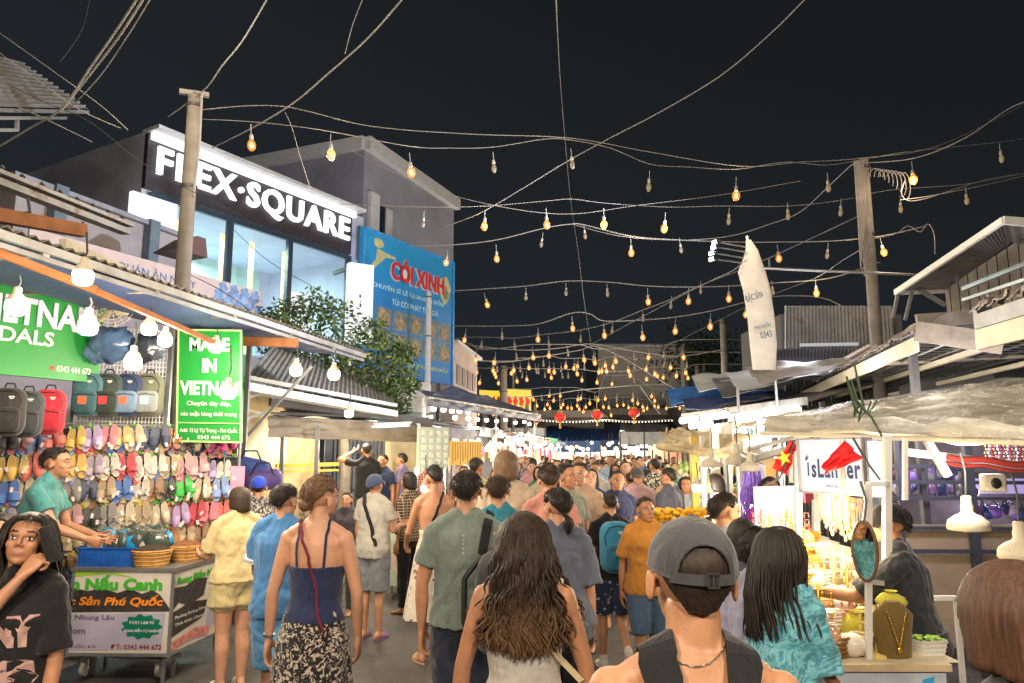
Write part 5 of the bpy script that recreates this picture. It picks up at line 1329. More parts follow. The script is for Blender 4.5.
# pale wall screen and display boards
g = G(); g.add([at(394, 381, 14), at(431, 385, 14), zz_(at(431, 385, 14), .2), zz_(at(394, 381, 14), .2)], [(0, 3, 2, 1)]); gq = at(412, 400, 14); g.box((gq.x, 14.06, (at(394, 381, 14).z) / 2), (.66, .08, at(394, 383, 14).z)); tag(g.build('pale_panel', paint('panel_pale', (.48, .48, .50), .7)), 'pale grey upright panel at the edge of the tree', 'panel')
def dboard(name, px0, px1, y0, y1, Y, mat, label, cat='display board', nf=5):
    fr = vframe(px0, y0, y1, Y, px1, Y2=Y + .5); t = thing(name, label, cat, (fr.o.x, fr.o.y, 0)); g = G(); fr.rect(g, 0, 0, 1, 1, -.04, 0, .04); g.build('board', mat, t)
    g = G()
    for u in (.03, .97): g.bar(Vector((fr.p(u, 0, -.06).x, fr.p(u, 0, -.06).y, 0)), fr.p(u, 0, -.06), .04, .04)
    g.build('leg', STEEL, t)
    return t, fr
t, fr = dboard('display_board', 419, 449, 427, 468, 10.8, paint('board_mint', (.42, .50, .42), .5, nv=.15), 'pale mint display board hung with small goods in front of the navy awning')
g = G()
for i in range(4):
    for j in range(5): fr.rect(g, .08 + .24 * i, .08 + .18 * j, .20 + .24 * i, .2 + .18 * j, .006, 0, .02)
bsplit(g, 'goods', paint('goods_white', (.6, .6, .55), .5, nv=.4, ns=30), t)
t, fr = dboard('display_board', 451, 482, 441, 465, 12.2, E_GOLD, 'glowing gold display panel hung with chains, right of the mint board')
g = G()
for i in range(12): fr.rect(g, .04 + .08 * i, .05 + .1 * (i % 3), .065 + .08 * i, .95, .004, 0, .01)
bsplit(g, 'chain', paint('chain_bronze', (.40, .22, .05), .4, .5), t)

# printed food counter between the stall and the street
p = at(400, 560, 9.6); fc = thing('food_counter', 'food counter with a printed bowl of pink onions and lit jars on top', 'counter', (p.x, 9.6, 0)); fq = Frame((at(384, 560, 9.6).x, 9.6, .18), (1, 0, 0), (0, 0, 1), .66, .72)
g = G(); fq.rect(g, 0, 0, 1, 1, -.6, 0, .6); g.build('cabinet', paint('counter_green', (.40, .44, .34), .5), fc)
g = G(); fq.disc(g, .5, .46, .40, .30, .004); g.build('bowl_print', paint('print_bowl', (.55, .42, .36), .5), fc)
g = G()
for k in range(7): fq.disc(g, .3 + .075 * k, .52 + .08 * math.sin(k * 2), .07, .07, .007 + .001 * k, wob=.2, k=4)
g.build('onion_print', paint('print_onion', (.42, .06, .16), .5, nv=.5, ns=20), fc)
g = G()
for a_, b_ in ((.03, .04), (.97, .04), (.03, -.5), (.97, -.5)): q = fq.p(a_, 0, b_ - .05); g.bar((q.x, q.y, 0), (q.x, q.y, .19), .03, .03)
bsplit(g, 'leg', STEEL, fc)
for k in range(9):
    t = thing('sauce_jar', f"{['red', 'orange', 'amber'][k % 3]} sauce jar on the printed food counter, {NTH[k]} from the left", 'jar', fq.p(.08 + .105 * k, 1, -.15 - .12 * (k % 2)), 0, 'jars on the food counter'); g = G(); h_ = .12 + .03 * (k % 3); g.lathe([(0, 0), (.032, .002), (.034, h_ * .8), (.024, h_), (0, h_)], n=14); g.build('jar', paint('jar_%d' % (k % 3), [(.5, .05, .02), (.65, .22, .03), (.6, .36, .08)][k % 3], .2, coat=.5), t, world=False); g = G(); g.lathe([(.027, h_), (.027, h_ + .018), (0, h_ + .018)], n=12); g.build('lid', WHITE, t, world=False)
# ------------------------------------------------------------------ tree
tr = thing('tree', 'leafy green tree rising between the awning and the blue billboard', 'tree', tuple(at(345, 500, 12.2).xy) + (0,))
tx, ty = at(345, 400, 12.2).x, 12.2; rt_ = random.Random(8); g = G()
g.tube([(tx, ty, 0), (tx + .05, ty, 1.5), (tx - .05, ty + .05, 2.6), (tx, ty, 3.4)], [.11, .09, .07, .04], 10); ends = []
for k in range(16):
    a = rt_.uniform(0, 6.28); b = Vector((tx, ty, rt_.uniform(2.0, 3.3))); l = rt_.uniform(.6, 1.3)
    e = b + Vector((math.cos(a) * l * 1.0, math.sin(a) * l * .7, rt_.uniform(-.1, .7))); g.tube([b, b.lerp(e, .5) + Vector((0, 0, .1)), e], [.03, .02, .006], 6); ends.append(e)
g.build('trunk', WOODG, tr)
crown = [(272, 318, .28), (292, 312, .38), (315, 306, .40), (335, 316, .42), (300, 335, .42), (340, 345, .5), (365, 350, .5), (388, 350, .42), (378, 375, .5), (400, 372, .38), (352, 375, .5), (330, 385, .42), (368, 398, .45), (390, 395, .38), (398, 408, .25), (405, 352, .28), (320, 360, .45), (285, 355, .35), (270, 342, .3), (345, 404, .35), (310, 395, .4), (372, 328, .3), (290, 385, .35), (410, 385, .2)]
LEAF = []
for nm, c in (('leaf_dark', (.06, .10, .03)), ('leaf_mid', (.10, .16, .045)), ('leaf_light', (.22, .26, .09))):
    n_ = N(nm); n_.set(color=n_.ramp(n_.noise(n_.coord(), 4, 3), [(.3, var(c, .7)), (.7, var(c, 1.3))]), rough=.5); LEAF.append(n_.m)
g = G()
for px, py, r_ in crown:
    c = at(px, py, 12.2 + rt_.uniform(-.5, .5)); 
    for k in range(int(310 * r_ / .4)):
        d = Vector((rt_.gauss(0, 1), rt_.gauss(0, 1), rt_.gauss(0, 1))).normalized() * r_ * rt_.random() ** .4
        p = c + Vector((d.x, d.y, d.z * .8)) ; q = Vector((rt_.gauss(0, 1), rt_.gauss(0, 1), rt_.gauss(-.4, .7))).normalized(); s_ = q.cross(Vector((rt_.gauss(0, 1), rt_.gauss(0, 1), 1))).normalized(); L = rt_.uniform(.07, .13)
        g.add([p, p + q * L * .5 + s_ * L * .22, p + q * L, p + q * L * .5 - s_ * L * .22], [(0, 1, 2, 3)], min(2, int(abs(rt_.gauss(0, 1)) * 1.2)))
g.build('crown', LEAF, tr, smooth=False)
# ------------------------------------------------------------------ right: near tin awning seen from below
A = atz(917, 344, 2.75); B = atz(800, 397, 2.75); C = at(1080, 357, Yz(357, 2.75)); Rt = Vector((1, .10, 0)).normalized()
ra = thing('tin_awning', 'wide tin awning with ragged wavy edge and wire mesh underside on the right', 'awning', (A.x, A.y, 0))
g = G(); corrugated(g, A + Vector((0, 0, .12)), B + Vector((0, 0, .12)), A + Rt * 3.2 + Vector((0, .9, .55)), 46, .02, p11=B + Rt * 2.4 + Vector((0, .3, .55))); g.build('roof_sheet', TIN, ra)
g = G(); g.bar(A, B, .03, .13); bsplit(g, 'fascia_board', CREAM, ra)
g = G(); g.bar(A + Vector((0, 0, .11)), at(1004, 344, C.y * .82) , .03, .17); g.bar(A + Vector((.02, .01, .20)), A + Vector((.62, .12, .26)), .03, .12); bsplit(g, 'fascia_board', WOODG, ra)
g = G()
for k in range(15):      # ragged wavy sheets lying over the edge
    t = k / 15; p = A.lerp(B, t) + Vector((0, 0, .12)); q = A.lerp(B, t + .075) + Vector((0, 0, .10 + .05 * (k % 2)))
    cloth(g, p, q, p + Rt * .35 + Vector((0, 0, .16 + .05 * math.sin(k * 2.3))), q + Rt * .35 + Vector((0, 0, .16 + .05 * math.sin(k * 1.3 + 1))), 6, 4, 0, .05, k)
g.build('loose_sheets', paint('sheet_pink', (.40, .35, .33), .5, nv=.35, ns=6), ra)
g = G(); u0 = A + Rt * .12 + Vector((0, .15, .03)); u1 = B + Rt * .1; u2 = A + Rt * 2.3 + Vector((0, .3, .10)); u3 = B + Rt * 1.9 + Vector((0, 0, .10))
for k in range(34): t = k / 33; g.tube([u0.lerp(u1, t), u2.lerp(u3, t)], .006, 4)
for k in range(9): t = k / 8; g.tube([u0.lerp(u2, t), u1.lerp(u3, t)], .011, 5)
g.build('wire_mesh', STEEL, ra)
g = G(); g.bar(u0.lerp(u1, .25), u2.lerp(u3, .15), .05, .03); g.bar(A + Rt * .7, B + Rt * .6, .05, .05); g.bar(A + Rt * 1.7, B + Rt * 1.4, .05, .05); bsplit(g, 'rafter', CREAM, ra)
g = G()
for p in (A + Vector((.12, .3, 0)), A + Vector((2.6, .6, 0)), B + Vector((.2, -.2, 0))): g.bar((p.x, p.y, 0), (p.x, p.y, 2.75), .06, .06)
bsplit(g, 'post', STEELD, ra)
# nearer awning corner at the right picture edge
A2 = at(978, 340, 4.5); B2 = at(1080, 313, 3.4)
rb = thing('wavy_awning', 'second awning with wavy pinkish sheet edge at the upper right corner', 'awning', (A2.x, A2.y, 0))
g = G(); g.bar(A2, B2, .03, .12); bsplit(g, 'fascia_board', CREAM, rb)
g = G(); g.bar(A2 + Vector((0, 0, .11)), B2 + Vector((0, 0, .11)), .03, .09); bsplit(g, 'fascia_board', STEEL, rb)
g = G()
for k in range(9):
    t = k / 9; p = A2.lerp(B2, t) + Vector((-.04, 0, .17)); q = A2.lerp(B2, t + .13) + Vector((-.04, 0, .20)); cloth(g, p, q, p + Vector((.4, .5, .16 + .04 * math.sin(k * 2))), q + Vector((.4, .5, .14 + .05 * math.sin(k * 3))), 6, 4, 0, .05, k + 40)
g.build('loose_sheets', paint('sheet_pink', (.4, .35, .33)), rb)
g = G(); g.box(at(990, 322, 4.55) + Vector((0, .06, 0)), (.10, .04, .22)); bsplit(g, 'bracket', STEEL, rb)
# plank shed with monopitch roof
sh = thing('plank_shed', 'weathered plank shed with ribbed lean-to roof above the right stalls', 'shed', tuple(at(960, 280, 8).xy) + (0,))
P1 = at(895, 290, 8.0); P4 = at(946, 288, 8.0); P3 = at(1009, 242, 6.95); P2 = at(1003, 217, 6.0)
g = G(); corrugated(g, P1, P2, P4, 34, .014, th=.01, p11=P3); g.build('roof_sheet', TIN, sh)
g = G(); P5 = P2 + Vector((2.2, .3, -.05)); P6 = P3 + Vector((2.4, .2, -.05)); corrugated(g, P2, P5, P3, 20, .014, th=.01, p11=P6); g.build('roof_sheet', TIN, sh)
g = G(); g.bar(P1 + Vector((0, 0, -.03)), P2 + Vector((0, 0, -.03)), .03, .06); g.bar(P1 + Vector((0, 0, -.03)), P4 + Vector((0, 0, -.03)), .03, .05); g.bar(P2 + Vector((0, 0, -.03)), P5 + Vector((0, 0, -.05)), .03, .07); g.build('roof_edge', WHITE, sh)
W0 = at(945, 289, 8.05); W1 = at(1085, 196, 6.2); zl = 2.9; g = G(); nP = 26
for k in range(nP):
    a = W0.lerp(W1, k / nP); b = W0.lerp(W1, (k + .93) / nP); tz = .012 * (k % 2)
    g.add([Vector((a.x, a.y - tz, zl)), Vector((b.x, b.y - tz, zl)), Vector((b.x, b.y - tz, min(b.z, 4.0))), Vector((a.x, a.y - tz, min(a.z, 4.0)))], [(0, 1, 2, 3)])
g.build('plank_wall', paint('plank', (.26, .23, .20), .85, nv=.4, ns=5), sh)
g = G(); g.bar(at(957, 258, 7.6), at(957, 285, 7.6), .02, .02); g.bar(at(912, 292, 7.9), at(905, 320, 7.9), .03, .03); g.bar(at(898, 292, 8), at(893, 318, 8), .03, .03); g.bar(at(920, 290, 7.9), at(945, 305, 7.9), .04, .04); g.bar(at(963, 289, 7.3), at(1030, 262, 6.5), .04, .04); g.bar(at(963, 300, 7.3), at(1030, 278, 6.5), .03, .03); bsplit(g, 'brace', STEEL, sh)
g = G(); p = at(990, 400, 9); g.box((p.x + 2.2, 9.9, 1.5), (4.5, 2.2, 3.0)); g.build('base_wall', GREYD, sh)
# ribbed grey wall building
vf = vframe(770, 306, 350, 12.4, 892, Y2=12.4)
rw = thing('ribbed_shed', 'grey ribbed metal shed standing behind the leaning fabric banner', 'shed', (vf.o.x, vf.o.y, 0))
g = G(); corrugated(g, Vector((vf.o.x, 12.4, .2)), Vector((vf.o.x + vf.w, 12.4, .2)), Vector((vf.o.x + .25, 12.4, vf.o.z + vf.h)), 30, .03, p11=Vector((vf.o.x + vf.w, 12.4, vf.o.z + vf.h))); g.build('ribbed_wall', TIN, rw)
g = G(); g.box((vf.o.x + vf.w / 2 + .2, 13.6, 2.1), (vf.w, 2.2, 4.15)); bsplit(g, 'wall', GREYD, rw)
g = G(); g.bar(at(800, 345, 12.2), at(858, 344, 12.2), .04, .05); bsplit(g, 'light_strip', E_DIM, rw)
# grey-blue tin roof and heaps in front
g = G(); corrugated(g, at(776, 374, 10.2), at(842, 371, 10.2), at(770, 350, 12.2), 22, .015, p11=at(848, 346, 12.2)); tag(g.build('tin_roof', corr('roof_slate', (.10, .11, .15), rough=.4)), 'low slate blue ribbed roof below the leaning fabric banner', 'roof')
g = G(); g.bar(at(842, 373, 10.1), at(880, 352, 10.1), .4, .3); tag(g.build('roof_box', paint('box_rose', (.34, .27, .25), .7)), 'pinkish board lying at the end of the slate blue roof', 'board')
rq = random.Random(21)
for k, (px, py, w, h, m, lab) in enumerate(((720, 398, .9, .25, BLUET, 'crumpled blue tarp on the far right stall roofs'), (745, 384, .8, .22, GREYT, 'crumpled pale tarp on a stall roof below the leaning banner'), (765, 388, .7, .22, STEEL, 'silver sheet heap on a stall roof right of the pale tarp'), (790, 380, .8, .2, GREYT, 'grey sheet heap beneath the slate blue roof'), (700, 402, .6, .2, STEEL, 'small silver sheet heap farthest along the right roofs'), (738, 402, .9, .16, NAVYT, 'dark navy tarp folded under the blue one on the right roofs'), (815, 372, .8, .18, TIN2, 'rusty tin scrap lying near the ragged awning'))):
    g = G(); Y = 13.5 - .035 * (px - 700); p = at(px, py, Y); cloth(g, p + Vector((-w, -.2, -.15)), p + Vector((w, -.4, .12)), p + Vector((-w * .8, .9, h)), p + Vector((w, .8, h + .1)), 26, 10, -.03, .06, k * 3.1, fr=3, fv=8, th=.006); tag(g.build('roof_tarp', m), lab, 'tarp')
# long roof strip that carries them, supported on posts
rs_ = thing('stall_roof', 'long low tin roof over the far right stalls with bright lamps beneath', 'roof', tuple(at(730, 430, 12).xy) + (0,))
g = G(); r0 = at(682, 416, 17); r1 = at(806, 401, 9.2); corrugated(g, r1, r0, r1 + Vector((1.8, .6, .45)), 50, .02, p11=r0 + Vector((2.0, .6, .5))); g.build('roof_sheet', TIN2, rs_)
g = G(); g.bar(r0, r1, .04, .10); g.build('edge_rail', STEEL, rs_); g = G()
for t in (.02, .35, .68, .98): p = r0.lerp(r1, t) + Vector((.3, .1, 0)); g.bar((p.x, p.y, 0), p, .06, .06)
bsplit(g, 'post', STEELD, rs_)
# leaning fabric banner (furled) and flood lamps
fb_ = thing('fabric_banner', 'tall white fabric banner leaning on a pole above the right stalls', 'banner', tuple(at(764, 370, 9.6).xy) + (0,))
g = G(); rsx = []
for py, x0, x1, d in ((370, 752, 776, .10), (345, 750, 777, .12), (315, 747, 774, .13), (290, 743, 771, .14), (272, 738, 766, .15), (262, 742, 763, .13), (250, 745, 758, .08), (240, 746, 751, .04)):
    a = at(x0, py, 9.6); b = at(x1, py, 9.6); rsx.append(((a + b) / 2, (b - a) / 2, Vector((0, d * .16, 0))))
g.rings(rsx, 18); 
for v in g.V: v.x += .012 * noise.noise(v * 5); v.y += .03 * noise.noise(v * 6)
g.build('banner_cloth', paint('banner_white', (.72, .70, .67), .7, nv=.12, ns=5, bump=.5, bs=8), fb_)
g = G(); qa = at(753, 330, 9.45); qr = at(772, 326, 9.45) - qa; qu = at(748, 290, 9.45) - qa; qf_ = Frame(qa, qr, (qu - qr.normalized() * qu.dot(qr.normalized())).normalized(), qr.length, qu.length)
qf_.text(g, 'ĐẶC SẢN', .45, .80, .9, .26, .03, .03, rot=.12); qf_.text(g, 'PHÚ QUỐC', .5, .05, .85, .14, .02, .03); qf_.text(g, '0343', .55, -.18, .6, .16, .02, .03); g.build('lettering', paint('ink_teal', (.06, .16, .22), .6), fb_)
g = G(); g.tube([at(747, 236, 9.7), at(775, 372, 9.7), at(777, 400, 9.7)], .02); p = at(777, 400, 9.7); g.tube([p, (p.x, p.y, 0)], .03); g.build('pole', STEEL, fb_)
for k, (x0, y0, x1, y1) in enumerate(((746, 247, 717, 242), (746, 252, 716, 247), (744, 258, 714, 253), (742, 263, 714, 259))):
    a = at(x0, y0, 9.5); b = at(x1, y1, 9.3); t = thing('flood_lamp', f'slim flood lamp on an arm left of the leaning fabric banner, {NTH[k]} from the top', 'lamp', tuple(a), 0, 'flood lamps on the banner pole')
    g = G(); g.tube([a, b], .010, 6); g.build('arm', STEEL, t); g = G(); g.box(b, (.07, .09, .035), rz=.4); g.build('lamp_head', BLACK, t); g = G(); g.box(b + Vector((-.035, -.01, -.005)), (.03, .08, .05), rz=.4); g.build('lamp_lens', emit('lens_lit', (.9, .95, 1), 1.2, False), t)
g = G(); g.tube([at(762, 268, 9.4), at(918, 275, 9.0)], .018, 8); pp = tag(g.build('steel_pipe', STEEL), 'long horizontal steel pipe between the fabric banner and the plank shed', 'pipe')
g = G(); p = at(762, 268, 9.4); g.tube([p + Vector((.10, 0, -.02)), p + Vector((.1, 0, .12))], .012); o = g.build('pipe_clamp', STEELD); o.parent = pp
# clear plastic sheet rolled over the jewellery stall
pl = thing('plastic_awning', 'crumpled clear plastic sheet and rolled tarp hanging over the jewellery stall', 'awning', tuple(at(900, 420, 4.4).xy) + (0,))
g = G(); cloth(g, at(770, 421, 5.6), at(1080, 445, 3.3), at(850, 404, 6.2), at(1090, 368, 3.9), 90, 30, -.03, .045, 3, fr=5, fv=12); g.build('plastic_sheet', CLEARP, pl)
g = G(); cloth(g, at(745, 424, 6.3) + Vector((.3, .35, -.05)), at(1080, 441, 3.3) + Vector((.05, .2, .0)), at(840, 408, 6.9), at(1090, 374, 4.2) + Vector((0, .2, 0)), 50, 20, -.02, .03, 8, fr=2.5, fv=7); g.build('tarp_cover', paint('tarp_khaki', (.15, .135, .105), .4, nv=.15, ns=1.5, bump=.3, bs=5), pl)
g = G(); pts = [at(770 + 31 * k, 424 + 1.1 * k + 2.4 * math.sin(k * 1.7), 5.5 - .22 * k) for k in range(11)]; g.tube(pts, [.06 + .014 * math.sin(k * 2.2) for k in range(11)], 14)
for i, v in enumerate(g.V): g.V[i] = v + Vector((0, .02 * noise.noise(v * 9), .03 * noise.noise(v * 7)))
g.build('rolled_edge', paint('roll_grey', (.40, .38, .33), .28, nv=.3, ns=6, bump=1, bs=14), pl)
g = G(); g.tube([at(760 + 31 * k, 433 + 1.2 * k, 5.5 - .22 * k) for k in range(12)], .014, 6); g.build('hem', CREAM, pl)
g = G(); r_ = random.Random(4)
for k in range(5):
    b = at(858 + r_.uniform(-4, 8), 408 + r_.uniform(-5, 6), 4.75); g.tube([b + Vector((-.04, 0, .12 + .04 * k)), b, b + Vector((.06 * math.cos(k), -.03, -.06)), b + Vector((.12 - .05 * k, -.02, .02))], .007, 6)
g.tube([at(858, 402, 4.75), at(872, 418, 4.6), at(884, 440, 4.5)], .008, 6); g.build('tie_wire', paint('wire_green', (.02, .05, .015), .6), pl)

# ------------------------------------------------------------------ jewellery stall
JW = thing('jewellery_stall', 'white framed jewellery stall with wooden counter top on the right', 'stall', tuple(at(880, 660, 3.6).xy) + (0,))
j0 = atz(832, 668, .86); j1 = atz(941, 657, .86); j0.y = j1.y = 3.62; j0 = at(828, 664, 3.62); j1 = at(944, 664, 3.62); 
def cpt(px, Y, z=.86):
    return Vector((at(px, 500, Y).x, Y, z))
xl0 = at(828, 668, 3.62).x; xr0 = at(945, 662, 3.62).x; YB = 6.6; sh_ = math.tan(R(10)) * (YB - 3.62)
g = G(); 
def cslab(g, z0, z1, o=0):
    V = [Vector((x, y, z)) for z in (z0, z1) for x, y in ((xl0 - o, 3.62 - o), (xr0 + o, 3.62 - o), (xr0 + sh_ + o, YB), (xl0 + sh_ - o, YB))]
    g.add(V, [(3, 2, 1, 0), (4, 5, 6, 7), (0, 1, 5, 4), (1, 2, 6, 5), (2, 3, 7, 6), (3, 0, 4, 7)])
cslab(g, .83, .86, .02); g.build('counter_top', paint('counter_wood', (.58, .46, .30), .4, nv=.15, ns=8), JW)
g = G(); cslab(g, .05, .83); g.build('counter_front', paint('counter_front', (.55, .62, .72), .4, nv=.1), JW)
g = G(); cfr = Frame((xl0, 3.62, .05), (1, 0, 0), (0, 0, 1), xr0 - xl0, .78); cfr.poly(g, [(.2, .55), (.35, .7), (.5, .72), (.62, .6), (.8, .95), (.9, .97), (.7, .5), (.3, .4)], .004); g.build('wave_print', paint('print_sky', (.04, .38, .75), .4), JW)
g = G()
def post(px, y0, y1, Y, w=.035): g.bar(at(px, y1, Y), at(px, y0, Y), w, w)
post(887, 436, 612, 3.95, .036); post(868.5, 484, 672, 3.70, .026); post(798, 436, 560, 5.3, .04); post(816, 500, 560, 6.2, .05)
for (xa, ya, Ya, xb, yb, Yb) in ((868, 484, 3.7, 888, 484, 3.95), (866, 581, 3.7, 888, 584, 3.95), (868, 494, 3.7, 810, 482, 6.3), (800, 500, 5.3, 798, 438, 5.3), (842, 440, 4.2, 842, 500, 4.2), (905, 438, 4.3, 905, 500, 4.3)): g.bar(at(xa, ya, Ya), at(xb, yb, Yb), .024, .024)
g.build('frame', WHITE, JW)
# light box "isLander"
lf = vframe(799, 440, 491, 4.75, 862, Y2=4.35)
lb = thing('light_box_sign', 'white lit light box sign with dark navy letters above the jewellery', 'sign', (lf.o.x, lf.o.y, 0))
g = G(); lf.rect(g, 0, 0, 1, 1, -.10, 0, .10); g.build('box', emit('box_soft', (.92, .94, 1), .60), lb)
g = G(); lf.text(g, 'sLander', .575, .45, .76, .36, .028, .006, sp=1.12); lf.text(g, 'PHÚ QUỐC', .56, .13, .28, .08, .02, .004)
lf.rect(g, .125, .30, .150, .56, .004); 
for k in range(7): a = PI * (.05 + .15 * k); lf.poly(g, [(.138, .62), (.138 + .05 * math.cos(a), .62 + .11 * math.sin(a)), (.138 + .035 * math.cos(a + .3), .60 + .07 * math.sin(a + .3))], .004)
g.build('lettering', paint('ink_navy', (.01, .02, .09), .4), lb)
g = G()
for a in ((-.01, -.03, 1.01, .0), (-.01, 1, 1.01, 1.03), (-.02, -.03, 0, 1.03), (1, -.03, 1.02, 1.03)): lf.rect(g, *a, d=-.08, th=.10)
g.build('frame', paint('frame_grey', (.22, .21, .24), .4), lb)
l2 = vframe(867, 441, 497, 4.35, 883, Y2=4.3); lb2 = thing('light_box_sign', 'narrow blank white light box right of the lettered light box', 'sign', (l2.o.x, l2.o.y, 0)); g = G(); l2.rect(g, 0, 0, 1, 1, -.06, 0, .06); g.build('box', E_BOX, lb2); g = G(); l2.rect(g, -.1, -.03, 0, 1.03, -.05, 0, .07); g.build('frame', paint('frame_grey', (.2,) * 3), lb2)
# flags
def flag(pts, pole_, Y, label, star=None, seed=0):
    t = thing('flag', label, 'flag', at(*pts[0], Y)); g = G(); P = [at(x, y, Y) for x, y in pts]
    cloth(g, P[0], P[1], P[3], P[2], 16, 12, 0, .07, seed, fr=2.4, th=.003); g.build('flag_cloth', paint('flag_red', (.72, .015, .02), .6, nv=.12, ns=4), t)
    g = G(); g.tube([at(*p, Y - .03) for p in pole_], .006, 6); g.build('flag_stick', CORDD, t)
    if star:
        c = at(*star, Y - .10); g = G(); M = Matrix.Translation(c) @ Matrix.Rotation(R(90), 4, 'X') @ Matrix.Rotation(.3, 4, 'Z'); g.prism([((.055 if k % 2 == 0 else .022) * math.cos(PI / 2 + k * PI / 5), (.055 if k % 2 == 0 else .022) * math.sin(PI / 2 + k * PI / 5)) for k in range(10)], .004, M); g.build('star', YEL, t)
flag([(789, 441), (799, 445), (788, 476), (772, 468)], [(795, 440), (780, 478), (762, 486)], 5.0, 'small red flag with a yellow star left of the light box', (784, 458), 2)
flag([(845, 439), (861, 458), (826, 475), (823, 465)], [(853, 438), (869, 465), (880, 480)], 4.1, 'plain red flag drooping across the front of the light box', None, 5)
# oval mirror
mr_ = thing('oval_mirror', 'oval mirror in a dark wooden frame hanging from the stall post', 'mirror', at(865, 551, 3.66), R(-34))
g = G(); M = Matrix.Rotation(R(90), 4, 'X')
pts = [(.050 * math.cos(2 * PI * k / 36), .135 * math.sin(2 * PI * k / 36)) for k in range(36)]; g.prism([(x * .93, y * .96) for x, y in pts], .004, M @ Matrix.Translation((0, 0, .008))); g.build('mirror_glass', MIRROR, mr_, world=False)
g = G(); g.tube([M @ Vector((x, y, 0)) for x, y in pts + pts[:1]], .011, 8); g.prism(pts, .006, M @ Matrix.Translation((0, 0, -.006))); g.build('mirror_frame', paint('frame_bronze', (.14, .08, .04), .4), mr_, world=False)
g = G(); g.tube([(0, 0, .135), (.01, 0, .17), (.02, 0, .24), (.0, 0, .33)], .008); g.build('hook', STEEL, mr_, world=False)
# goods on the counter: necklace bust, pouches, basket, cards, trinkets
VEL = fabric('velvet_olive', (.16, .105, .03), .95); GOLD = paint('gold', (.80, .48, .10), .3, .9, nv=.1)
bt = thing('necklace_bust', 'olive velvet display bust with a gold necklace at the counter corner', 'display bust', cpt(884, 3.72) + Vector((.0, 0, .001)))
g = G(); g.rings([(Vector((0, .02, 0)), Vector((.085, 0, 0)), Vector((0, .05, 0))), (Vector((0, .01, .12)), Vector((.092, 0, 0)), Vector((0, .045, 0))), (Vector((0, 0, .20)), Vector((.098, 0, 0)), Vector((0, .040, 0))), (Vector((0, 0, .235)), Vector((.065, 0, 0)), Vector((0, .032, 0))), (Vector((0, 0, .26)), Vector((.035, 0, 0)), Vector((0, .028, 0)))], 20); g.build('bust', VEL, bt, world=False)
g = G()
def onb(x, z): return Vector((x, -.048 - .004 + .010 * (z / .2), z))
cp_ = [onb(-.045 + .045 * t * 1, .215 - .155 * t) for t in [k / 12 for k in range(13)]] + [onb(.045 * t, .06 + .155 * t) for t in [k / 12 for k in range(1, 13)]]
g.tube(cp_, .0025, 5)
for p in cp_[::1]: g.ell(p + Vector((0, -.003, 0)), .0048, 6)
g.ell(onb(0, .045), (.012, .004, .014), 8); g.build('necklace', GOLD, bt, world=False)
YP = fabric('cloth_lime', (.55, .50, .06), .8)
def pouch(px, Y, s, m, label, dz=0):
    t = thing('cloth_pouch', label, 'pouch', cpt(px, Y) + Vector((0, 0, dz)), R(px)); g = G(); g.ell((0, 0, s * .5), (s * .8, s * .5, s * .52), 22, fn=lambda d: 1 + .2 * noise.noise(d * 2.6 + Vector((px, 0, 0))) + .08 * noise.noise(d * 8)); g.build('pouch', m, t, world=False, auto=False); g = G(); g.lathe([(s * .15, s * .9), (s * .3, s * 1.08), (s * .38, s * 1.12)], n=12); g.build('ruffle', m, t, world=False)
pouch(884, 3.80, .085, YP, 'lime yellow cloth bundle heaped over the velvet bust', .20)
pouch(852, 4.0, .14, YP, 'large yellow cloth bag in the middle of the jewellery counter'); pouch(838, 4.15, .08, paint('tissue_white', (.7, .7, .66), .8), 'white tissue bundle beside the yellow cloth bag', .12)
bk = thing('plastic_basket', 'small white plastic basket of green sweets at the counter end', 'basket', cpt(915, 3.80) + Vector((0, 0, .001)), R(8)); g = G()
g.lathe([(.07, 0), (.085, .07), (.088, .072)], Matrix.Scale(1.15, 4, (1, 0, 0)) @ Matrix.Rotation(R(45), 4, 'Z'), 4); 
for k in range(3): g.lathe([(.0725 + .006 * k, .012 + .022 * k), (.078 + .006 * k, .02 + .022 * k)], Matrix.Scale(1.15, 4, (1, 0, 0)) @ Matrix.Rotation(R(45), 4, 'Z'), 4)
g.build('basket', WHITE, bk, world=False, smooth=False); g = G(); rr2 = random.Random(9)
for k in range(40): g.ell((rr2.uniform(-.06, .06), rr2.uniform(-.05, .05), rr2.uniform(.05, .085)), (.016, .010, .008), 8)
g.build('sweets', paint('sweet_green', (.35, .60, .12), .4, nv=.5, ns=40), bk, world=False)
for px, py, Y, lab in ((907, 627, 3.98, 'white price card standing behind the plastic basket'), (843, 612, 4.2, 'small white price card among the trinkets')):
    t = thing('price_card', lab, 'card', cpt(px, Y) + Vector((0, 0, .02)), R(5)); g = G(); g.box((0, 0, .07), (.11, .004, .13)); g.build('card', WHITE, t, world=False); g = G()
    for k in range(4): g.box((-.01 * (k % 2), -.004, .11 - .022 * k), (.07 - .01 * k, .002, .006))
    g.build('scribble', paint('ink_grey', (.2, .2, .22)), t, world=False)
tc = [('gold', GOLD), ('pearl white', paint('pearl', (.75, .70, .60), .25, coat=.4)), ('pale yellow', paint('shell_yellow', (.70, .52, .18), .4)), ('rose', paint('shell_rose', (.62, .30, .28), .4)), ('ivory', paint('shell_ivory', (.70, .62, .45), .5)), ('bronze', paint('bronze', (.30, .16, .06), .35, .7))]
r3 = random.Random(31); i = 0
DEP = ['nearest', 'second', 'third', 'fourth', 'fifth', 'sixth', 'seventh', 'eighth', 'farthest']
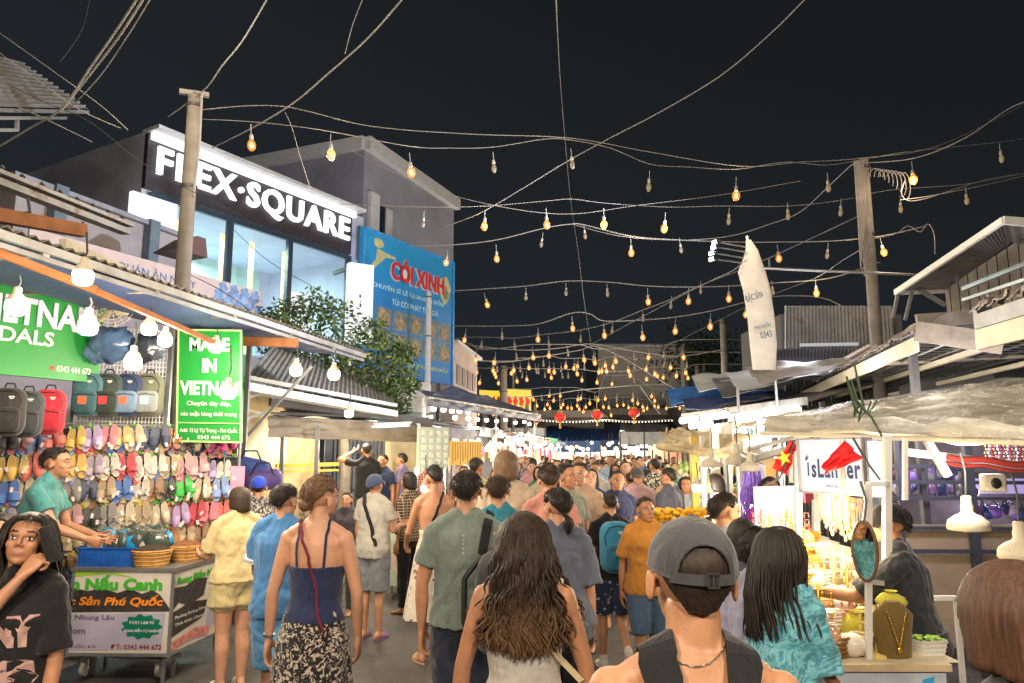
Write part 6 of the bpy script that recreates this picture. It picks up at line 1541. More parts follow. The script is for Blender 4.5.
for a in range(9):
    for b in range(7):
        Y = 3.78 + a * .30 + r3.uniform(-.05, .05); x0 = xl0 + math.tan(R(10)) * (Y - 3.62); w_ = xr0 - xl0; u = .05 + .62 * b / 6 + r3.uniform(-.03, .03)
        if a < 1 and b > 4: continue
        kind = r3.randrange(4); c = r3.choice(tc); z = .861 + (.05 * a if a < 7 else .3)
        t = thing(['shell_trinket', 'bangle_stack', 'display_tray', 'earring_stand'][kind], f"{c[0]} {['shell ornament', 'stack of bangles', 'tray of rings', 'earring stand'][kind]}, {NTH[b]} from the street in the counter's {DEP[a]} row", ['ornament', 'bangles', 'ring tray', 'earring stand'][kind], (x0 + w_ * u, Y, z), R(r3.uniform(-40, 40)), 'trinkets on the jewellery counter', 1.45)
        g = G()
        if kind == 0: g.ell((0, 0, .035), (.05, .04, .038), 14, fn=lambda d: 1 + .15 * math.sin(7 * math.atan2(d.y, d.x)) * (1 - abs(d.z)) + .2 * noise.noise(d * 3 + Vector((i, 0, 0))))
        elif kind == 1:
            for k in range(5): g.tube([(.035 * math.cos(q) + .003 * k, .035 * math.sin(q), .008 + .013 * k) for q in [2 * PI * j / 14 for j in range(15)]], .0055, 6)
        elif kind == 2:
            g.box((0, 0, .012), (.13, .10, .024)); 
            for j in range(12): g.ell((-.045 + .03 * (j % 4), -.03 + .03 * (j // 4), .03), .010, 8)
        else:
            g.lathe([(.03, 0), (.03, .008), (.006, .014), (.006, .16), (0, .165)], n=10); 
            for k in range(3): g.box((0, 0, .07 + .035 * k), (.10, .006, .004)); 
            for k in range(12): g.ell((-.045 + .03 * (k % 4), -.006, .055 + .035 * (k // 4)), (.005, .004, .012), 6)
        g.build('piece', c[1], t, world=False); i += 1
g = G()
for a in range(9): Y = 3.63 + a * .30; x0 = xl0 + math.tan(R(10)) * (Y - 3.62) + .02; zt_ = .86 + (.05 * a if a < 7 else .3); g.box((x0 + .30, Y + .15, (.861 + zt_) / 2), (.62, .28, max(.001, zt_ - .862)))
bsplit(g, 'display_tier', paint('tier_cream', (.55, .48, .34), .6), JW)
# necklaces hanging from the inner rails
for k in range(26):
    t_ = k / 25; p = at(866, 500, 3.75).lerp(at(818, 492, 6.2), t_); c = r3.choice(tc[:5]); L = .16 + .10 * r3.random()
    t = thing('hanging_necklace', f'{c[0]} bead necklace hanging under the light box, {NTH[k] + " from the mirror" if k < 20 else NTH[25 - k] + " from the far end"}', 'necklace', p, 0, 'necklaces hanging under the light box'); g = G()
    cp2 = [Vector((.022 * math.sin(q), 0, -L * (1 - math.cos(q)) / 2)) for q in [2 * PI * j / 20 for j in range(21)]]; g.tube(cp2, .0045, 5); g.ell((0, 0, -L - .015), (.012, .006, .018), 8); g.build('beads', c[1], t, world=False)
# bright LED panel behind the customers
dp = vframe(757, 487, 532, 5.9, 800, Y2=6.1); t = thing('panel_lamp', 'bright white lit panel behind the customers left of the jewellery stall', 'light panel', (dp.o.x, dp.o.y, 0)); g = G(); dp.rect(g, 0, 0, 1, 1, -.04, 0, .04); g.build('panel', emit('panel_lit', (1, .95, .9), 1.1), t)
g = G(); dp.rect(g, -.03, -.04, 1.03, 0, -.04, 0, .05); dp.rect(g, -.03, -2.6, .03, 0, -.04, 0, .04); g.build('frame', WHITE, t)

# ------------------------------------------------------------------ bag shop behind the jewellery stall
bs = thing('bag_stall', 'dim purple lit stall of shelves with dark frame behind the vendor in black', 'stall', tuple(at(960, 560, 6).xy) + (0,))
YS = 6.4
def sp(px, py, Y=None): return at(px, py, Y or YS)
g = G()
for px in (895, 965, 1050): a = sp(px, 430); g.bar((a.x, YS, 0), (a.x, YS, a.z), .06 if px == 965 else .035, .06 if px == 965 else .035)
for py in (466, 482, 498, 528, 551): g.bar(sp(890, py), sp(1070, py + 1), .03, .03)
for k in range(8): a = sp(900 + 9 * k, 464); b = sp(900 + 9 * k, 500); g.bar((a.x, YS + .02, b.z), (a.x, YS + .02, a.z), .012, .012)
g.build('frame', paint('frame_charcoal', (.04, .045, .06), .5), bs)
g = G(); a = sp(888, 432, 7.3); b = sp(1080, 432, 7.3); zb = sp(888, 590, 7.3).z; g.box(((a.x + b.x) / 2, 7.35, 1.15), (b.x - a.x, .06, 2.3)); g.build('back_panel', paint('back_mauve', (.12, .105, .10), .8, nv=.4, ns=3), bs)
g = G(); a = sp(880, 532, 6.45); b = sp(1080, 532, 6.45); g.box(((a.x + b.x) / 2, 6.5, .72), (b.x - a.x, .05, 1.0)); g.build('lower_panel', paint('panel_kraft', (.30, .23, .15), .7, nv=.2, ns=2), bs)
g = G(); a = sp(897, 478, 7.2); g.box(sp(925, 486, 7.2), (.75, .03, .10)); g.box(sp(995, 486, 7.2), (.6, .03, .14)); g.build('purple_light', E_PUR, bs)
g = G(); a = sp(905, 600, 5.2); b = sp(956, 600, 5.2); 
for u in (a, b): g.bar((u.x, 5.2, 0), (u.x, 5.2, sp(900, 598, 5.2).z), .03, .03)
g.bar((a.x, 5.2, sp(900, 598, 5.2).z), (b.x, 5.2, sp(900, 598, 5.2).z), .03, .03); g.build('side_frame', WHITE, bs)
r4 = random.Random(17); pc = [('purple', (.20, .12, .50)), ('violet', (.34, .20, .52)), ('dark blue', (.05, .06, .22)), ('pale lilac', (.50, .42, .62)), ('plum', (.20, .05, .16)), ('grey', (.22, .21, .25))]
for k in range(34):
    row = k // 12; c = r4.choice(pc); px = (900 + 6.3 * (k % 12)) if row < 2 else (972 + 5.5 * (k % 12)); py = (474, 490, 512)[row] + r4.uniform(-3, 3)
    t = thing('small_bag', f'{c[0]} purse, {NTH[k % 12]} along the {("top shelf", "middle shelf", "shelf beside the dome lamp")[row]} behind the vendor', 'purse', sp(px, py, YS + .25), R(r4.uniform(-30, 30)), 'purses on the bag stall shelves'); g = G()
    s = r4.uniform(.05, .075); g.ell((0, 0, 0), (s, s * .6, s * .8), 14, fn=lambda d: 1 + .1 * noise.noise(d * 3 + Vector((k, 0, 0)))); g.build('purse', paint('purse_' + c[0].replace(' ', '_'), c[1], .35, nv=.3, coat=.3), t, world=False); g = G(); g.tube([(-s * .6, 0, s * .5), (0, 0, s * 1.4), (s * .6, 0, s * .5)], .006, 5); g.build('handle', BLACK, t, world=False)
for k in range(14):
    px = 985 + 3.1 * k; t = thing('hanging_charm', f'glittering charm string above the dome lamps, {NTH[k]} from the left', 'charm', sp(px, 442, 6.0), 0, 'charms hanging under the plastic awning'); g = G()
    for j in range(6): g.ell((.008 * math.sin(j * 2 + k), 0, -.03 - .028 * j), (.012, .008, .013), 8)
    g.build('beads', [paint('charm_gold', (.5, .32, .12), .3, .6), paint('charm_white', (.55, .55, .55), .25), paint('charm_red', (.35, .04, .08), .3)][k % 3], t, world=False)
g = G(); pts = [at(948 + 8 * k, 457 + .8 * k + 1.2 * math.sin(k), 4.9) for k in range(12)]; g.tube(pts, .02, 8); g.tube([p + Vector((0, .02, -.04)) for p in pts], .012, 6); tag(g.build('red_cable', paint('cable_red', (.45, .05, .04), .5)), 'red cable bundle running along the beam above the dome lamps', 'cable')
bm = thing('support_beam', 'pale slanting support beam under the plastic awning', 'beam', tuple(at(945, 455, 4.9).xy) + (0,)); g = G(); g.bar(at(922, 432, 4.9), at(948, 476, 4.9), .05, .04); g.bar(at(905, 452, 4.95), at(1060, 470, 4.95), .05, .05); g.build('beam', GREYL, bm)
# dome lamps
def dome(px, py, Y, s, label):
    t = thing('dome_lamp', label, 'lamp', at(px, py, Y), 0, 'dome lamps over the right stalls', s); g = G()
    g.lathe([(.115, -.055), (.118, -.05), (.118, -.02), (.108, .005), (.075, .032), (.045, .045), (.034, .06), (.036, .09), (.030, .11), (.030, .145), (.018, .155)], n=28); 
    for k in range(28): a = 2 * PI * k / 28; g.tube([(.119 * math.cos(a), .119 * math.sin(a), -.05), (.110 * math.cos(a), .110 * math.sin(a), .004)], .002, 4)
    g.build('lamp_shade', paint('shade_ivory', (.55, .50, .40), .5, nv=.08), t, world=False); g = G(); g.ell((0, 0, -.035), (.05, .05, .04), 12); g.build('bulb', paint('bulb_off', (.6, .6, .58), .3), t, world=False)
    g = G(); g.tube([(0, 0, .15), (.01, 0, .3), (-.01, 0, .42)], .006); g.build('cord', CORDD, t, world=False); return t
dome(968, 521, 4.7, 1.0, 'ivory dome lamp hanging right of the vendor in black'); dome(1021, 549, 3.9, .9, 'ivory dome lamp cut by the right picture edge')
dome(712, 462, 7.4, .9, 'small ivory dome lamp left of the red star flag'); dome(737, 459, 7.0, .95, 'small ivory dome lamp nearest the red star flag'); dome(750, 466, 6.6, .8, 'small dome lamp tucked behind the red star flag')
t = thing('security_camera', 'small pale box speaker above the purple bags', 'speaker', at(993, 483, 5.4), R(-12)); g = G(); g.rbox((0, 0, 0), (.15, .10, .13), .02); g.build('housing', CREAM, t, world=False); g = G(); g.ell((0, -.055, 0), (.035, .012, .04), 14); g.build('speaker_cone', BLACK, t, world=False)
t.name = 'box_speaker'
# ------------------------------------------------------------------ cables and string bulbs
def spl(pts, sub=6):
    out = []; n = len(pts)
    for i in range(n - 1):
        p0, p1, p2, p3 = pts[max(i - 1, 0)], pts[i], pts[i + 1], pts[min(i + 2, n - 1)]
        for k in range(sub):
            t = k / sub; out.append(.5 * ((2 * p1) + (-p0 + p2) * t + (2 * p0 - 5 * p1 + 4 * p2 - p3) * t * t + (-p0 + 3 * p1 - 3 * p2 + p3) * t ** 3))
    out.append(pts[-1]); return out
WARMC = paint('cable_warm', (.20, .19, .18), .6, nv=.2)
def cable(pts, Y, label, r=.012, m=None, name='overhead_cable'):
    r *= .55
    if not isinstance(Y, (tuple, list)): Y = (Y, Y)
    P = [at(x, y, Y[0] + (Y[1] - Y[0]) * i / max(1, len(pts) - 1)) for i, (x, y) in enumerate(pts)]
    g = G(); g.tube(spl(P), r, 6); return tag(g.build(name, m or WARMC), label, 'cable')
cable([(-20, 158), (30, 128), (62, 108), (90, 68), (118, 28), (140, -6)], (5.5, 4.2), 'thick pale cable climbing from the awning past the small canopy, outermost of three', .014)
cable([(60, 112), (95, 68), (122, 32), (146, -6)], (5.6, 4.4), 'twisted cable between the two outer ones at upper left', .016)
cable([(66, 112), (100, 76), (130, 32), (153, -6)], (5.7, 4.5), 'thin dark cable climbing innermost of the three at upper left', .008)
cable([(-10, 26), (60, 76), (100, 105), (128, 130)], 7, 'thin cable falling from the left edge toward the grey wall', .008, CORD)
cable([(-10, 46), (40, 82), (80, 110), (120, 128)], 6.6, 'second thin cable falling from the left edge just below the first', .008, CORD)
cable([(60, 62), (82, 30), (90, -4)], 9, 'faint thin cable near the top left corner', .008, CORDD)
cable([(-20, 70), (40, 100), (90, 122), (150, 168), (240, 215)], 7.2, 'dark cable crossing the grey side wall', .007, CORDD)
cable([(-20, 92), (30, 112), (78, 135), (92, 142)], 6.4, 'short cable below the small tin canopy', .008, CORD)
cable([(270, -6), (243, 40), (222, 66), (204, 90), (168, 117)], (6, 8), 'cable rising from the top of the left utility pole', .012)
cable([(405, -4), (368, 38), (330, 72), (292, 104), (252, 128), (212, 148)], (6, 8.5), 'long pale cable sloping from the top of the photo to the left pole', .014)
cable([(364, -4), (353, 24), (345, 54)], 6.6, 'short cable ending on the long pale cable', .008, CORD)
cable([(285, 112), (292, 128), (300, 156), (312, 194)], 8.5, 'thin cable hanging down over the lit white letters', .007, CORD)
cable([(556, -6), (558, 40), (561, 90), (566, 150), (571, 203), (578, 250), (584, 300), (592, 350)], (6, 26), 'lone cable running down the middle of the sky', .012)
cable([(808, -4), (770, 34), (720, 76), (660, 112), (610, 138), (566, 162), (520, 190), (478, 214), (440, 228)], (7, 11), 'long pale cable crossing the sky from upper right down to the billboard', .013)
cable([(197, 110), (280, 106), (370, 126), (470, 134), (570, 138), (650, 152), (740, 166), (800, 162), (862, 158), (940, 145), (1040, 96)], (7.7, 9.6), 'upper support cable spanning between the two tall poles', .009)
cable([(862, 163), (915, 158), (965, 138), (1010, 108), (1040, 98)], (9.6, 8), 'doubled cable from the right pole to the upper right edge', .012)
cable([(862, 158), (848, 168), (830, 185), (800, 212), (770, 224), (730, 236), (680, 240), (620, 236), (572, 224)], (9.6, 13), 'looped pale cable hanging left of the right pole', .013)
cable([(905, 180), (902, 196), (920, 200), (985, 180), (1035, 172)], 9.2, 'loose cable drooping right of the right pole', .010)
cable([(860, 250), (840, 262), (815, 278), (760, 300), (700, 330), (640, 360)], (9.6, 20), 'cable descending from the right pole toward the far stalls', .012)
cable([(744, 262), (730, 272), (700, 286), (640, 318), (592, 344)], (9.6, 18), 'cable running from the flood lamps down to the middle', .012)
cable([(340, 144), (400, 175), (470, 200), (560, 214), (640, 205), (720, 195), (800, 181)], 12, 'faint thin cable crossing behind the second bulb string', .008, CORD)
cable([(1040, 172), (980, 186), (930, 196), (900, 200)], 9.2, 'thin cable reaching the right picture edge', .008, CORD)
cable([(868, 240), (895, 234), (908, 226), (920, 232), (928, 224), (934, 234), (935, 254)], 9.6, 'short hooked cable dangling near the plank shed roof', .010, CORD)
cable([(455, 355), (500, 362), (545, 356), (580, 350), (594, 346), (620, 356), (660, 380), (690, 398)], 27, 'pale cable sagging across the far market', .03, CORD)
cable([(466, 345), (520, 350), (560, 348), (592, 344), (640, 352), (680, 356), (720, 350)], 24, 'pale cable meeting the middle cable end', .025, CORD)
cable([(500, 398), (540, 396), (580, 390), (625, 386), (665, 384)], 30, 'thick pale far cable above the lanterns', .035, CORD)
cable([(640, 386), (650, 400), (660, 414)], 30, 'short far cable hanging right of the lanterns', .03, CORD)
cable([(184, 272), (230, 296), (290, 344)], 8, 'dark cable crossing the lit windows', .008, CORDD)
cable([(228, 224), (270, 262), (335, 300), (362, 330)], 10, 'second dark cable crossing the lit windows', .008, CORDD)
LITP = []; DIMP = []
def bulb_proto(lit, label):
    t = thing('string_bulb', label, 'bulb', (0, 0, 0)); g = G(); g.tube([(0, 0, 0), (.003, 0, -.05), (0, 0, -.10)], .004, 5); g.build('cord', CORD, t, world=False)
    g = G(); g.lathe([(.012, -.09), (.017, -.10), (.018, -.135), (.014, -.14)], n=10, cap=True); g.build('socket', CORD, t, world=False)
    g = G(); rb_ = .038 if lit else .027; g.lathe([(.012, -.138), (rb_ * .62, -.150), (rb_ * .95, -.172), (rb_, -.195), (rb_ * .85, -.218), (rb_ * .5, -.236), (.001, -.243)], n=14); g.build('glass', (HALO if lit else E_UN), t, world=False)  # lit shell carries the halo glow; unlit glass gets faint added emission
    if lit: g = G(); g.lathe([(.004, -.160), (.014, -.175), (.017, -.195), (.012, -.212), (.003, -.220)], n=10); g.build('filament', emit('filament_lit', (1, .66, .24), 3.2, samp=False), t, world=False)
    return t
pl_, pd_ = bulb_proto(True, 'x'), bulb_proto(False, 'x'); used_ = {True: False, False: False}
SBP = {}
def put_bulb(p, lit, label, group, sc=1.0):
    src = pl_ if lit else pd_
    o = dup(src, p, random.uniform(0, 6), label, group, sc * (1.28 if lit else 1.05))
    o.rotation_euler.x = random.gauss(0, .09); o.rotation_euler.y = random.gauss(0, .09)
    return o
def string(pts, Y, bulbs, name, grp, r=.0045, sc=1.0):
    """bulbs: (px, py of the bulb's centre, lit)"""
    P = [at(x, y, Y[0] + (Y[1] - Y[0]) * (x - pts[0][0]) / (pts[-1][0] - pts[0][0])) for x, y in pts]
    S = spl(P, 5); g = G(); g.tube(S, r, 6); tag(g.build('string_cable', WARMC), f'cable of the {name}', 'cable')
    for k, (x, y, lit) in enumerate(sorted(bulbs)):
        Yb = Y[0] + (Y[1] - Y[0]) * (x - pts[0][0]) / (pts[-1][0] - pts[0][0])
        # top of the hanger = the cable above
        top = None
        for a, b in zip(pts, pts[1:]):
            if a[0] <= x <= b[0]: top = a[1] + (b[1] - a[1]) * (x - a[0]) / (b[0] - a[0])
        c = at(x, y, Yb); s = sc
        tz = at(x, top, Yb).z if top is not None else c.z + .2
        need = tz - c.z; o = put_bulb(Vector((c.x, Yb, c.z + .195 * s)), lit, f"{'glowing' if lit else 'unlit'} bulb, {NTH[k]} from the left on the {name}", grp, s)
        if need > .21 * s:
            pass
    return P
T, F_ = True, False
string([(197, 119), (255, 122), (322, 130), (408, 146), (450, 148), (493, 147), (545, 139), (571, 140), (610, 148), (650, 164), (690, 167), (737, 169), (785, 162), (828, 165), (870, 158), (913, 151), (1000, 142), (1040, 136)], (7.9, 9.2),
    [(250, 140, T), (330, 150, T), (409, 169, T), (493, 168, F_), (571, 164, F_), (650, 186, F_), (737, 192, T), (828, 188, F_), (913, 176, T), (1001, 158, F_)], 'nearest string between both poles', 'bulbs on the nearest string')
string([(340, 204), (425, 207), (485, 206), (545, 201), (572, 199), (604, 203), (667, 207), (720, 206), (787, 206), (842, 200), (890, 190), (966, 184), (1040, 170)], (10.5, 9.6),
    [(424, 224, F_), (485, 223, T), (546, 221, T), (604, 221, T), (666, 226, T), (730, 221, F_), (788, 216, F_), (842, 212, F_), (901, 209, F_), (967, 201, F_)], 'second string above the billboard', 'bulbs on the second string')
string([(410, 246), (450, 245), (496, 240), (545, 228), (572, 224), (585, 225), (631, 236), (680, 240), (740, 242), (778, 242), (830, 241), (881, 236), (925, 226)], (13, 11.3),
    [(448, 261, T), (496, 256, T), (543, 244, F_), (584, 236, F_), (631, 250, T), (680, 250, F_), (778, 257, T), (829, 255, F_), (881, 250, T)], 'third string level with the flood lamps', 'bulbs on the third string', .009, 1.05)
string([(452, 291), (484, 289), (526, 286), (566, 281), (607, 282), (648, 286), (689, 287), (730, 286), (772, 283), (830, 278), (880, 262)], (16, 13.4),
    [(484, 303, T), (526, 298, F_), (566, 293, F_), (607, 294, F_), (648, 299, T), (689, 299, T), (729, 296, T), (772, 292, F_), (816, 290, T)], 'fourth string below the flood lamps', 'bulbs on the fourth string', .011, 1.15)
string([(452, 326), (502, 326), (538, 324), (572, 313), (590, 314), (604, 321), (642, 320), (676, 317), (711, 311), (746, 302), (780, 296), (830, 300), (870, 330)], (19, 14.5),
    [(466, 338, T), (502, 337, F_), (538, 337, T), (572, 326, T), (604, 333, T), (642, 335, T), (676, 329, T), (711, 324, T), (747, 312, T)], 'fifth string in front of the middle sky', 'bulbs on the fifth string', .013, 1.25)
string([(455, 338), (482, 337), (514, 338), (548, 334), (581, 330), (613, 322), (643, 310), (672, 299), (701, 285), (760, 262), (863, 214)], (21, 14),
    [(482, 346, F_), (514, 347, F_), (548, 345, F_), (581, 340, F_), (613, 331, F_), (643, 319, F_), (672, 306, F_), (701, 291, F_)], 'sixth string of mostly clear bulbs', 'bulbs on the sixth string', .013, 1.25)
# far strings: bulbs seen as specks
far = [(612, 318, 1), (650, 330, 1), (530, 340, 1), (545, 333, 1), (538, 362, 1), (448, 355, 1), (432, 350, 1), (435, 378, 1), (205, 350, 1), (212, 362, 1), (218, 375, 1), (288, 360, 1), (685, 335, 1), (640, 352, 1), (655, 352, 1), (745, 368, 1), (855, 372, 1), (846, 364, 1), (935, 370, 1), (967, 358, 1), (888, 335, 0), (768, 345, 0), (315, 355, 0), (327, 380, 0), (478, 355, 0), (505, 380, 0), (568, 348, 0), (375, 360, 0), (388, 362, 0), (365, 465, 1), (380, 490, 1), (425, 485, 1), (432, 500, 1), (450, 470, 1), (487, 485, 1), (480, 497, 1), (545, 465, 1), (540, 490, 1), (548, 503, 1), (650, 462, 1), (640, 495, 1), (665, 497, 1), (693, 490, 1), (722, 487, 1), (740, 497, 1), (800, 495, 1), (845, 470, 1), (848, 492, 1), (860, 495, 1), (900, 470, 1), (905, 485, 1), (965, 470, 1), (985, 460, 1), (340, 490, 1), (318, 488, 1), (700, 470, 0), (760, 455, 0), (590, 480, 1), (610, 470, 0), (575, 495, 1), (515, 500, 1), (400, 470, 0), (780, 480, 1), (820, 500, 1), (880, 455, 0), (930, 490, 1), (1000, 430, 1), (1010, 380, 0)]
rf_ = random.Random(6); far = [(440 + x / 3.94, 280 + y / 3.94, l) for x, y, l in far] + [(462 + 17 * i + rf_.uniform(-5, 5), y_ + 3 * math.sin(i * .9) + rf_.uniform(-1, 1), rf_.random() < .8) for y_ in (357, 368, 379, 397, 410) for i in range(14)]
bands = {}
for x, y, l in far:
    b = 0 if y < 362 else 1 if y < 374 else 2 if y < 382 else 3 if y < 402 else 4
    bands.setdefault(b, []).append((x, y, l))
BN_ = ['eighth string beyond the middle cable', 'ninth string beyond the middle cable', 'tenth string near the yellow billboard', 'eleventh string above the lanterns', 'twelfth string just over the lanterns']
for b, L in sorted(bands.items()):
    Yf = 24 + 3.2 * b; L.sort(); pts = [at(x, y, Yf) + Vector((0, 0, .30)) for x, y, l in L]
    P2 = [pts[0] + Vector((-2, 0, .2))]
    for p in pts:
        if p.x - P2[-1].x > .25: P2.append(p)
    P2.append(pts[-1] + Vector((2, 0, .2)))
    zs_ = [p.z for p in P2]; P2 = [Vector((p.x, p.y, max(zs_[max(0, i - 1):i + 2]))) for i, p in enumerate(P2)]
    g = G(); g.tube(spl(P2, 3), .014, 5); tag(g.build('string_cable', CORD), f'cable of the {BN_[b]}', 'cable')
    for k, (x, y, l) in enumerate(L):
        put_bulb(at(x, y, Yf) + Vector((0, 0, .195 * 1.5)), bool(l), f"{'glowing' if l else 'unlit'} small bulb, {NTH[k] + ' from the left' if k < 20 else NTH[len(L) - 1 - k] + ' from the right'} on the {BN_[b]}", 'bulbs on the far strings', 1.5)
# garland of small white lamps and the red lanterns
Yg = 30
n_ = N('lantern_red'); n_.set(color=(.55, .03, .02), ecol=(.8, .06, .03), estr=.30, rough=.6); LANT = n_.m
gl = thing('light_garland', 'garland of tiny white lamps strung low between the red lanterns', 'garland', tuple(at(600, 421, Yg).xy) + (0,))
gp_ = [(540 + 6.6 * k, 420 + 1.6 * abs(math.sin((k) * .32)) - .8, 1) for k in range(21)]
P = [at(x, y, Yg) for x, y, _ in gp_]; g = G(); g.tube(P, .012, 5); g.build('cord', CORD, gl)
for p in P + [a.lerp(b, .5) for a, b in zip(P, P[1:])]: g = G(); g.ell(p + Vector((0, 0, -.05)), .032, 8); g.build('bulb', E_FAR, gl)
for k, (x, y, Y) in enumerate(((536, 418, 24), (560, 417, 22), (597, 415, 23), (634, 413, 23))):
    t = thing('red_lantern', f"round red lantern over the far market, {NTH[k]} from the left", 'lantern', at(x, y, Y), 0, 'red lanterns over the street'); g = G()
    g.ell((0, 0, 0), (.17, .17, .135), 24, fn=lambda d: 1 + .025 * math.cos(12 * math.atan2(d.y, d.x))); g.build('lantern_body', LANT, t, world=False)
    g = G(); g.lathe([(.07, .14), (.075, .17), (.0, .17)], n=12); g.lathe([(.0, -.17), (.075, -.17), (.07, -.14)], n=12); g.tube([(0, 0, .17), (0, 0, .6)], .01); g.tube([(0, 0, -.17), (0, 0, -.34)], [.02, .03]); g.build('cap', YEL, t, world=False)
def drop_proto():
    for t in (pl_, pd_):
        for c in list(t.children): bpy.data.objects.remove(c)
        bpy.data.objects.remove(t)
drop_proto()
# ------------------------------------------------------------------ pendant bulbs of the near left stall
LK = 1.75
def plight(p, e, col, soft=.1):
    l = bpy.data.lights.new('stall_or_fill_light', 'POINT'); l.energy = e * LK; l.color = col; l.shadow_soft_size = soft; lo = bpy.data.objects.new('stall_or_fill_light', l); COL.objects.link(lo); lo.location = p; return lo  # also used for unseen fill lamps added over street and awnings
def pendant(px, py, w, ytop, label, watt, lit=E_BULB, group='pendant bulbs of the left stall', shade=True, Y=None):
    Y = Y or F * .105 / w; c = at(px, py, Y); top = at(px, ytop, Y).z - c.z
    t = thing('pendant_bulb', label, 'bulb', c, 0, group); g = G()
    g.lathe([(.002, -.052), (.030, -.050), (.046, -.038), (.052, -.015), (.052, .012), (.047, .026)], n=20); g.build('bulb', lit, t, world=False)
    g = G(); g.lathe([(.047, .026), (.040, .050), (.022, .068), (.019, .10), (.010, .105)], n=16); g.build('socket', CREAM, t, world=False)
    g = G(); g.tube([(0, 0, .10), (.012, 0, max(.13, top * .5)), (0, 0, max(.16, top))], .006); g.build('cord', CORDD, t, world=False)
    if watt:
        l = bpy.data.lights.new('bulb_light', 'POINT'); l.energy = watt * LK; l.color = (1, .84, .62); l.shadow_soft_size = .06
        lo = bpy.data.objects.new('bulb_light', l); COL.objects.link(lo); lo.parent = t; lo.location = (0, -.02, -.12)
    return t
for px, py, w, yt, lab, W in ((83, 276, 20, 232, 'large pendant bulb hanging highest beside the cream fascia board', 13), (16, 306, 20, 275, 'pendant bulb in front of the first large T of the green sign', 13), (88, 326, 19, 300, 'pendant bulb hanging over the right end of the green shop sign', 13),
        (133, 362, 17, 322, 'lowest pendant bulb above the four backpacks', 18), (149, 328, 15, 312, 'small pendant bulb beside the round fan', 10), (165, 340, 14, 318, 'small pendant bulb nearest the utility pole', 10), (216, 347, 12, 328, 'pendant bulb over the word MADE of the green banner', 9),
        (228, 392, 15, 345, 'pendant bulb over the word VIETNAM of the green banner', 12), (296, 370, 12, 346, 'pendant bulb under the short orange timber beam', 22), (334, 374, 12, 350, 'pendant bulb in front of the tree below the awning tip', 22), (349, 413, 9, 382, 'small pendant bulb above the brown tarp fringe', 22)):
    pendant(px, py, w, yt, lab, W)
# bulbs under the navy awning
for k, (x, y) in enumerate(((92, 192), (160, 200), (218, 210), (270, 212), (240, 255), (330, 218), (330, 262), (392, 268), (455, 272), (523, 280), (585, 270), (652, 290), (712, 285), (748, 300), (340, 310), (520, 335), (740, 370), (482, 438), (590, 415), (632, 435), (710, 400), (455, 475), (660, 385), (800, 440), (850, 430))):
    px, py = 420 + x / 6.83, 380 + y / 6.83; t_ = (px - 430) / 110
    pendant(px, py, 0, py - 5, f"round bulb under the navy awning, {NTH[k % 14]} from the left in its {'upper' if k < 14 else 'lower'} row", 9 if k % 5 == 0 else 0, E_BULB, 'bulbs under the navy awning', Y=13 + 11 * t_)
# ------------------------------------------------------------------ navy awning stall and the billboard behind
na = thing('navy_awning', 'navy blue fabric awning over the bright bulbs in the middle distance', 'awning', tuple(at(470, 410, 16).xy) + (0,))
n0 = at(428, 397, 12.6); n1 = at(541, 415, 24); n2 = at(428, 387, 14.4); n3 = at(520, 408, 25.5)
g = G(); cloth(g, n0, n1, n0 + Vector((-.25, .3, .17)), n1 + Vector((-.5, .3, .22)), 6, 3, .0, .01, 2); cloth(g, n0 + Vector((.0, 0, .0)), n1, n0 + Vector((-.5, .5, .44)) + (n1 - n0) * .26, n1 + Vector((-.7, .5, .30)), 40, 10, .03, .05, 2); g.build('awning_cloth', NAVYT, na)
g = G(); g.bar(n0, n1, .025, .03); g.build('edge_rail', STEEL, na)
g = G(); cloth(g, n0 + Vector((0, 0, -.03)), n1 + Vector((0, 0, -.03)), n0 + Vector((0, .02, -.16)), n1 + Vector((0, .02, -.20)), 60, 3, 0, .03, 6, fr=20); g.build('valance', NAVYT, na)
g = G()
for t in (.02, .5, .97): p = n0.lerp(n1, t) + Vector((-.15, .05, 0)); g.bar((p.x, p.y, 0), p, .05, .05)
bsplit(g, 'post', STEEL, na)
yb = thing('yellow_billboard', 'yellow billboard with red print in two panels above the far stalls', 'billboard', tuple(at(508, 400, 31).xy) + (0,))
for x0, x1, y0, y1 in ((480, 502, 390, 409), (505, 531, 389, 412)):
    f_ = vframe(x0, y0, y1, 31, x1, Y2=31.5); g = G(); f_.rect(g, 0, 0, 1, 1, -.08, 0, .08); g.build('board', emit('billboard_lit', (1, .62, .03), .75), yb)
    g = G()
    for k in range(4): f_.disc(g, .16 + .23 * k, .48, .09, .22, .01, n=12, wob=.25, k=3 + k % 3); f_.rect(g, .1 + .22 * k, .14, .26 + .22 * k, .2, .01)
    g.build('red_print', RED, yb)
g = G(); 
for px in (484, 506, 527): p = at(px, 405, 31.4); g.bar((p.x, p.y, 0), p, .15, .15)
bsplit(g, 'post', STEELD, yb)
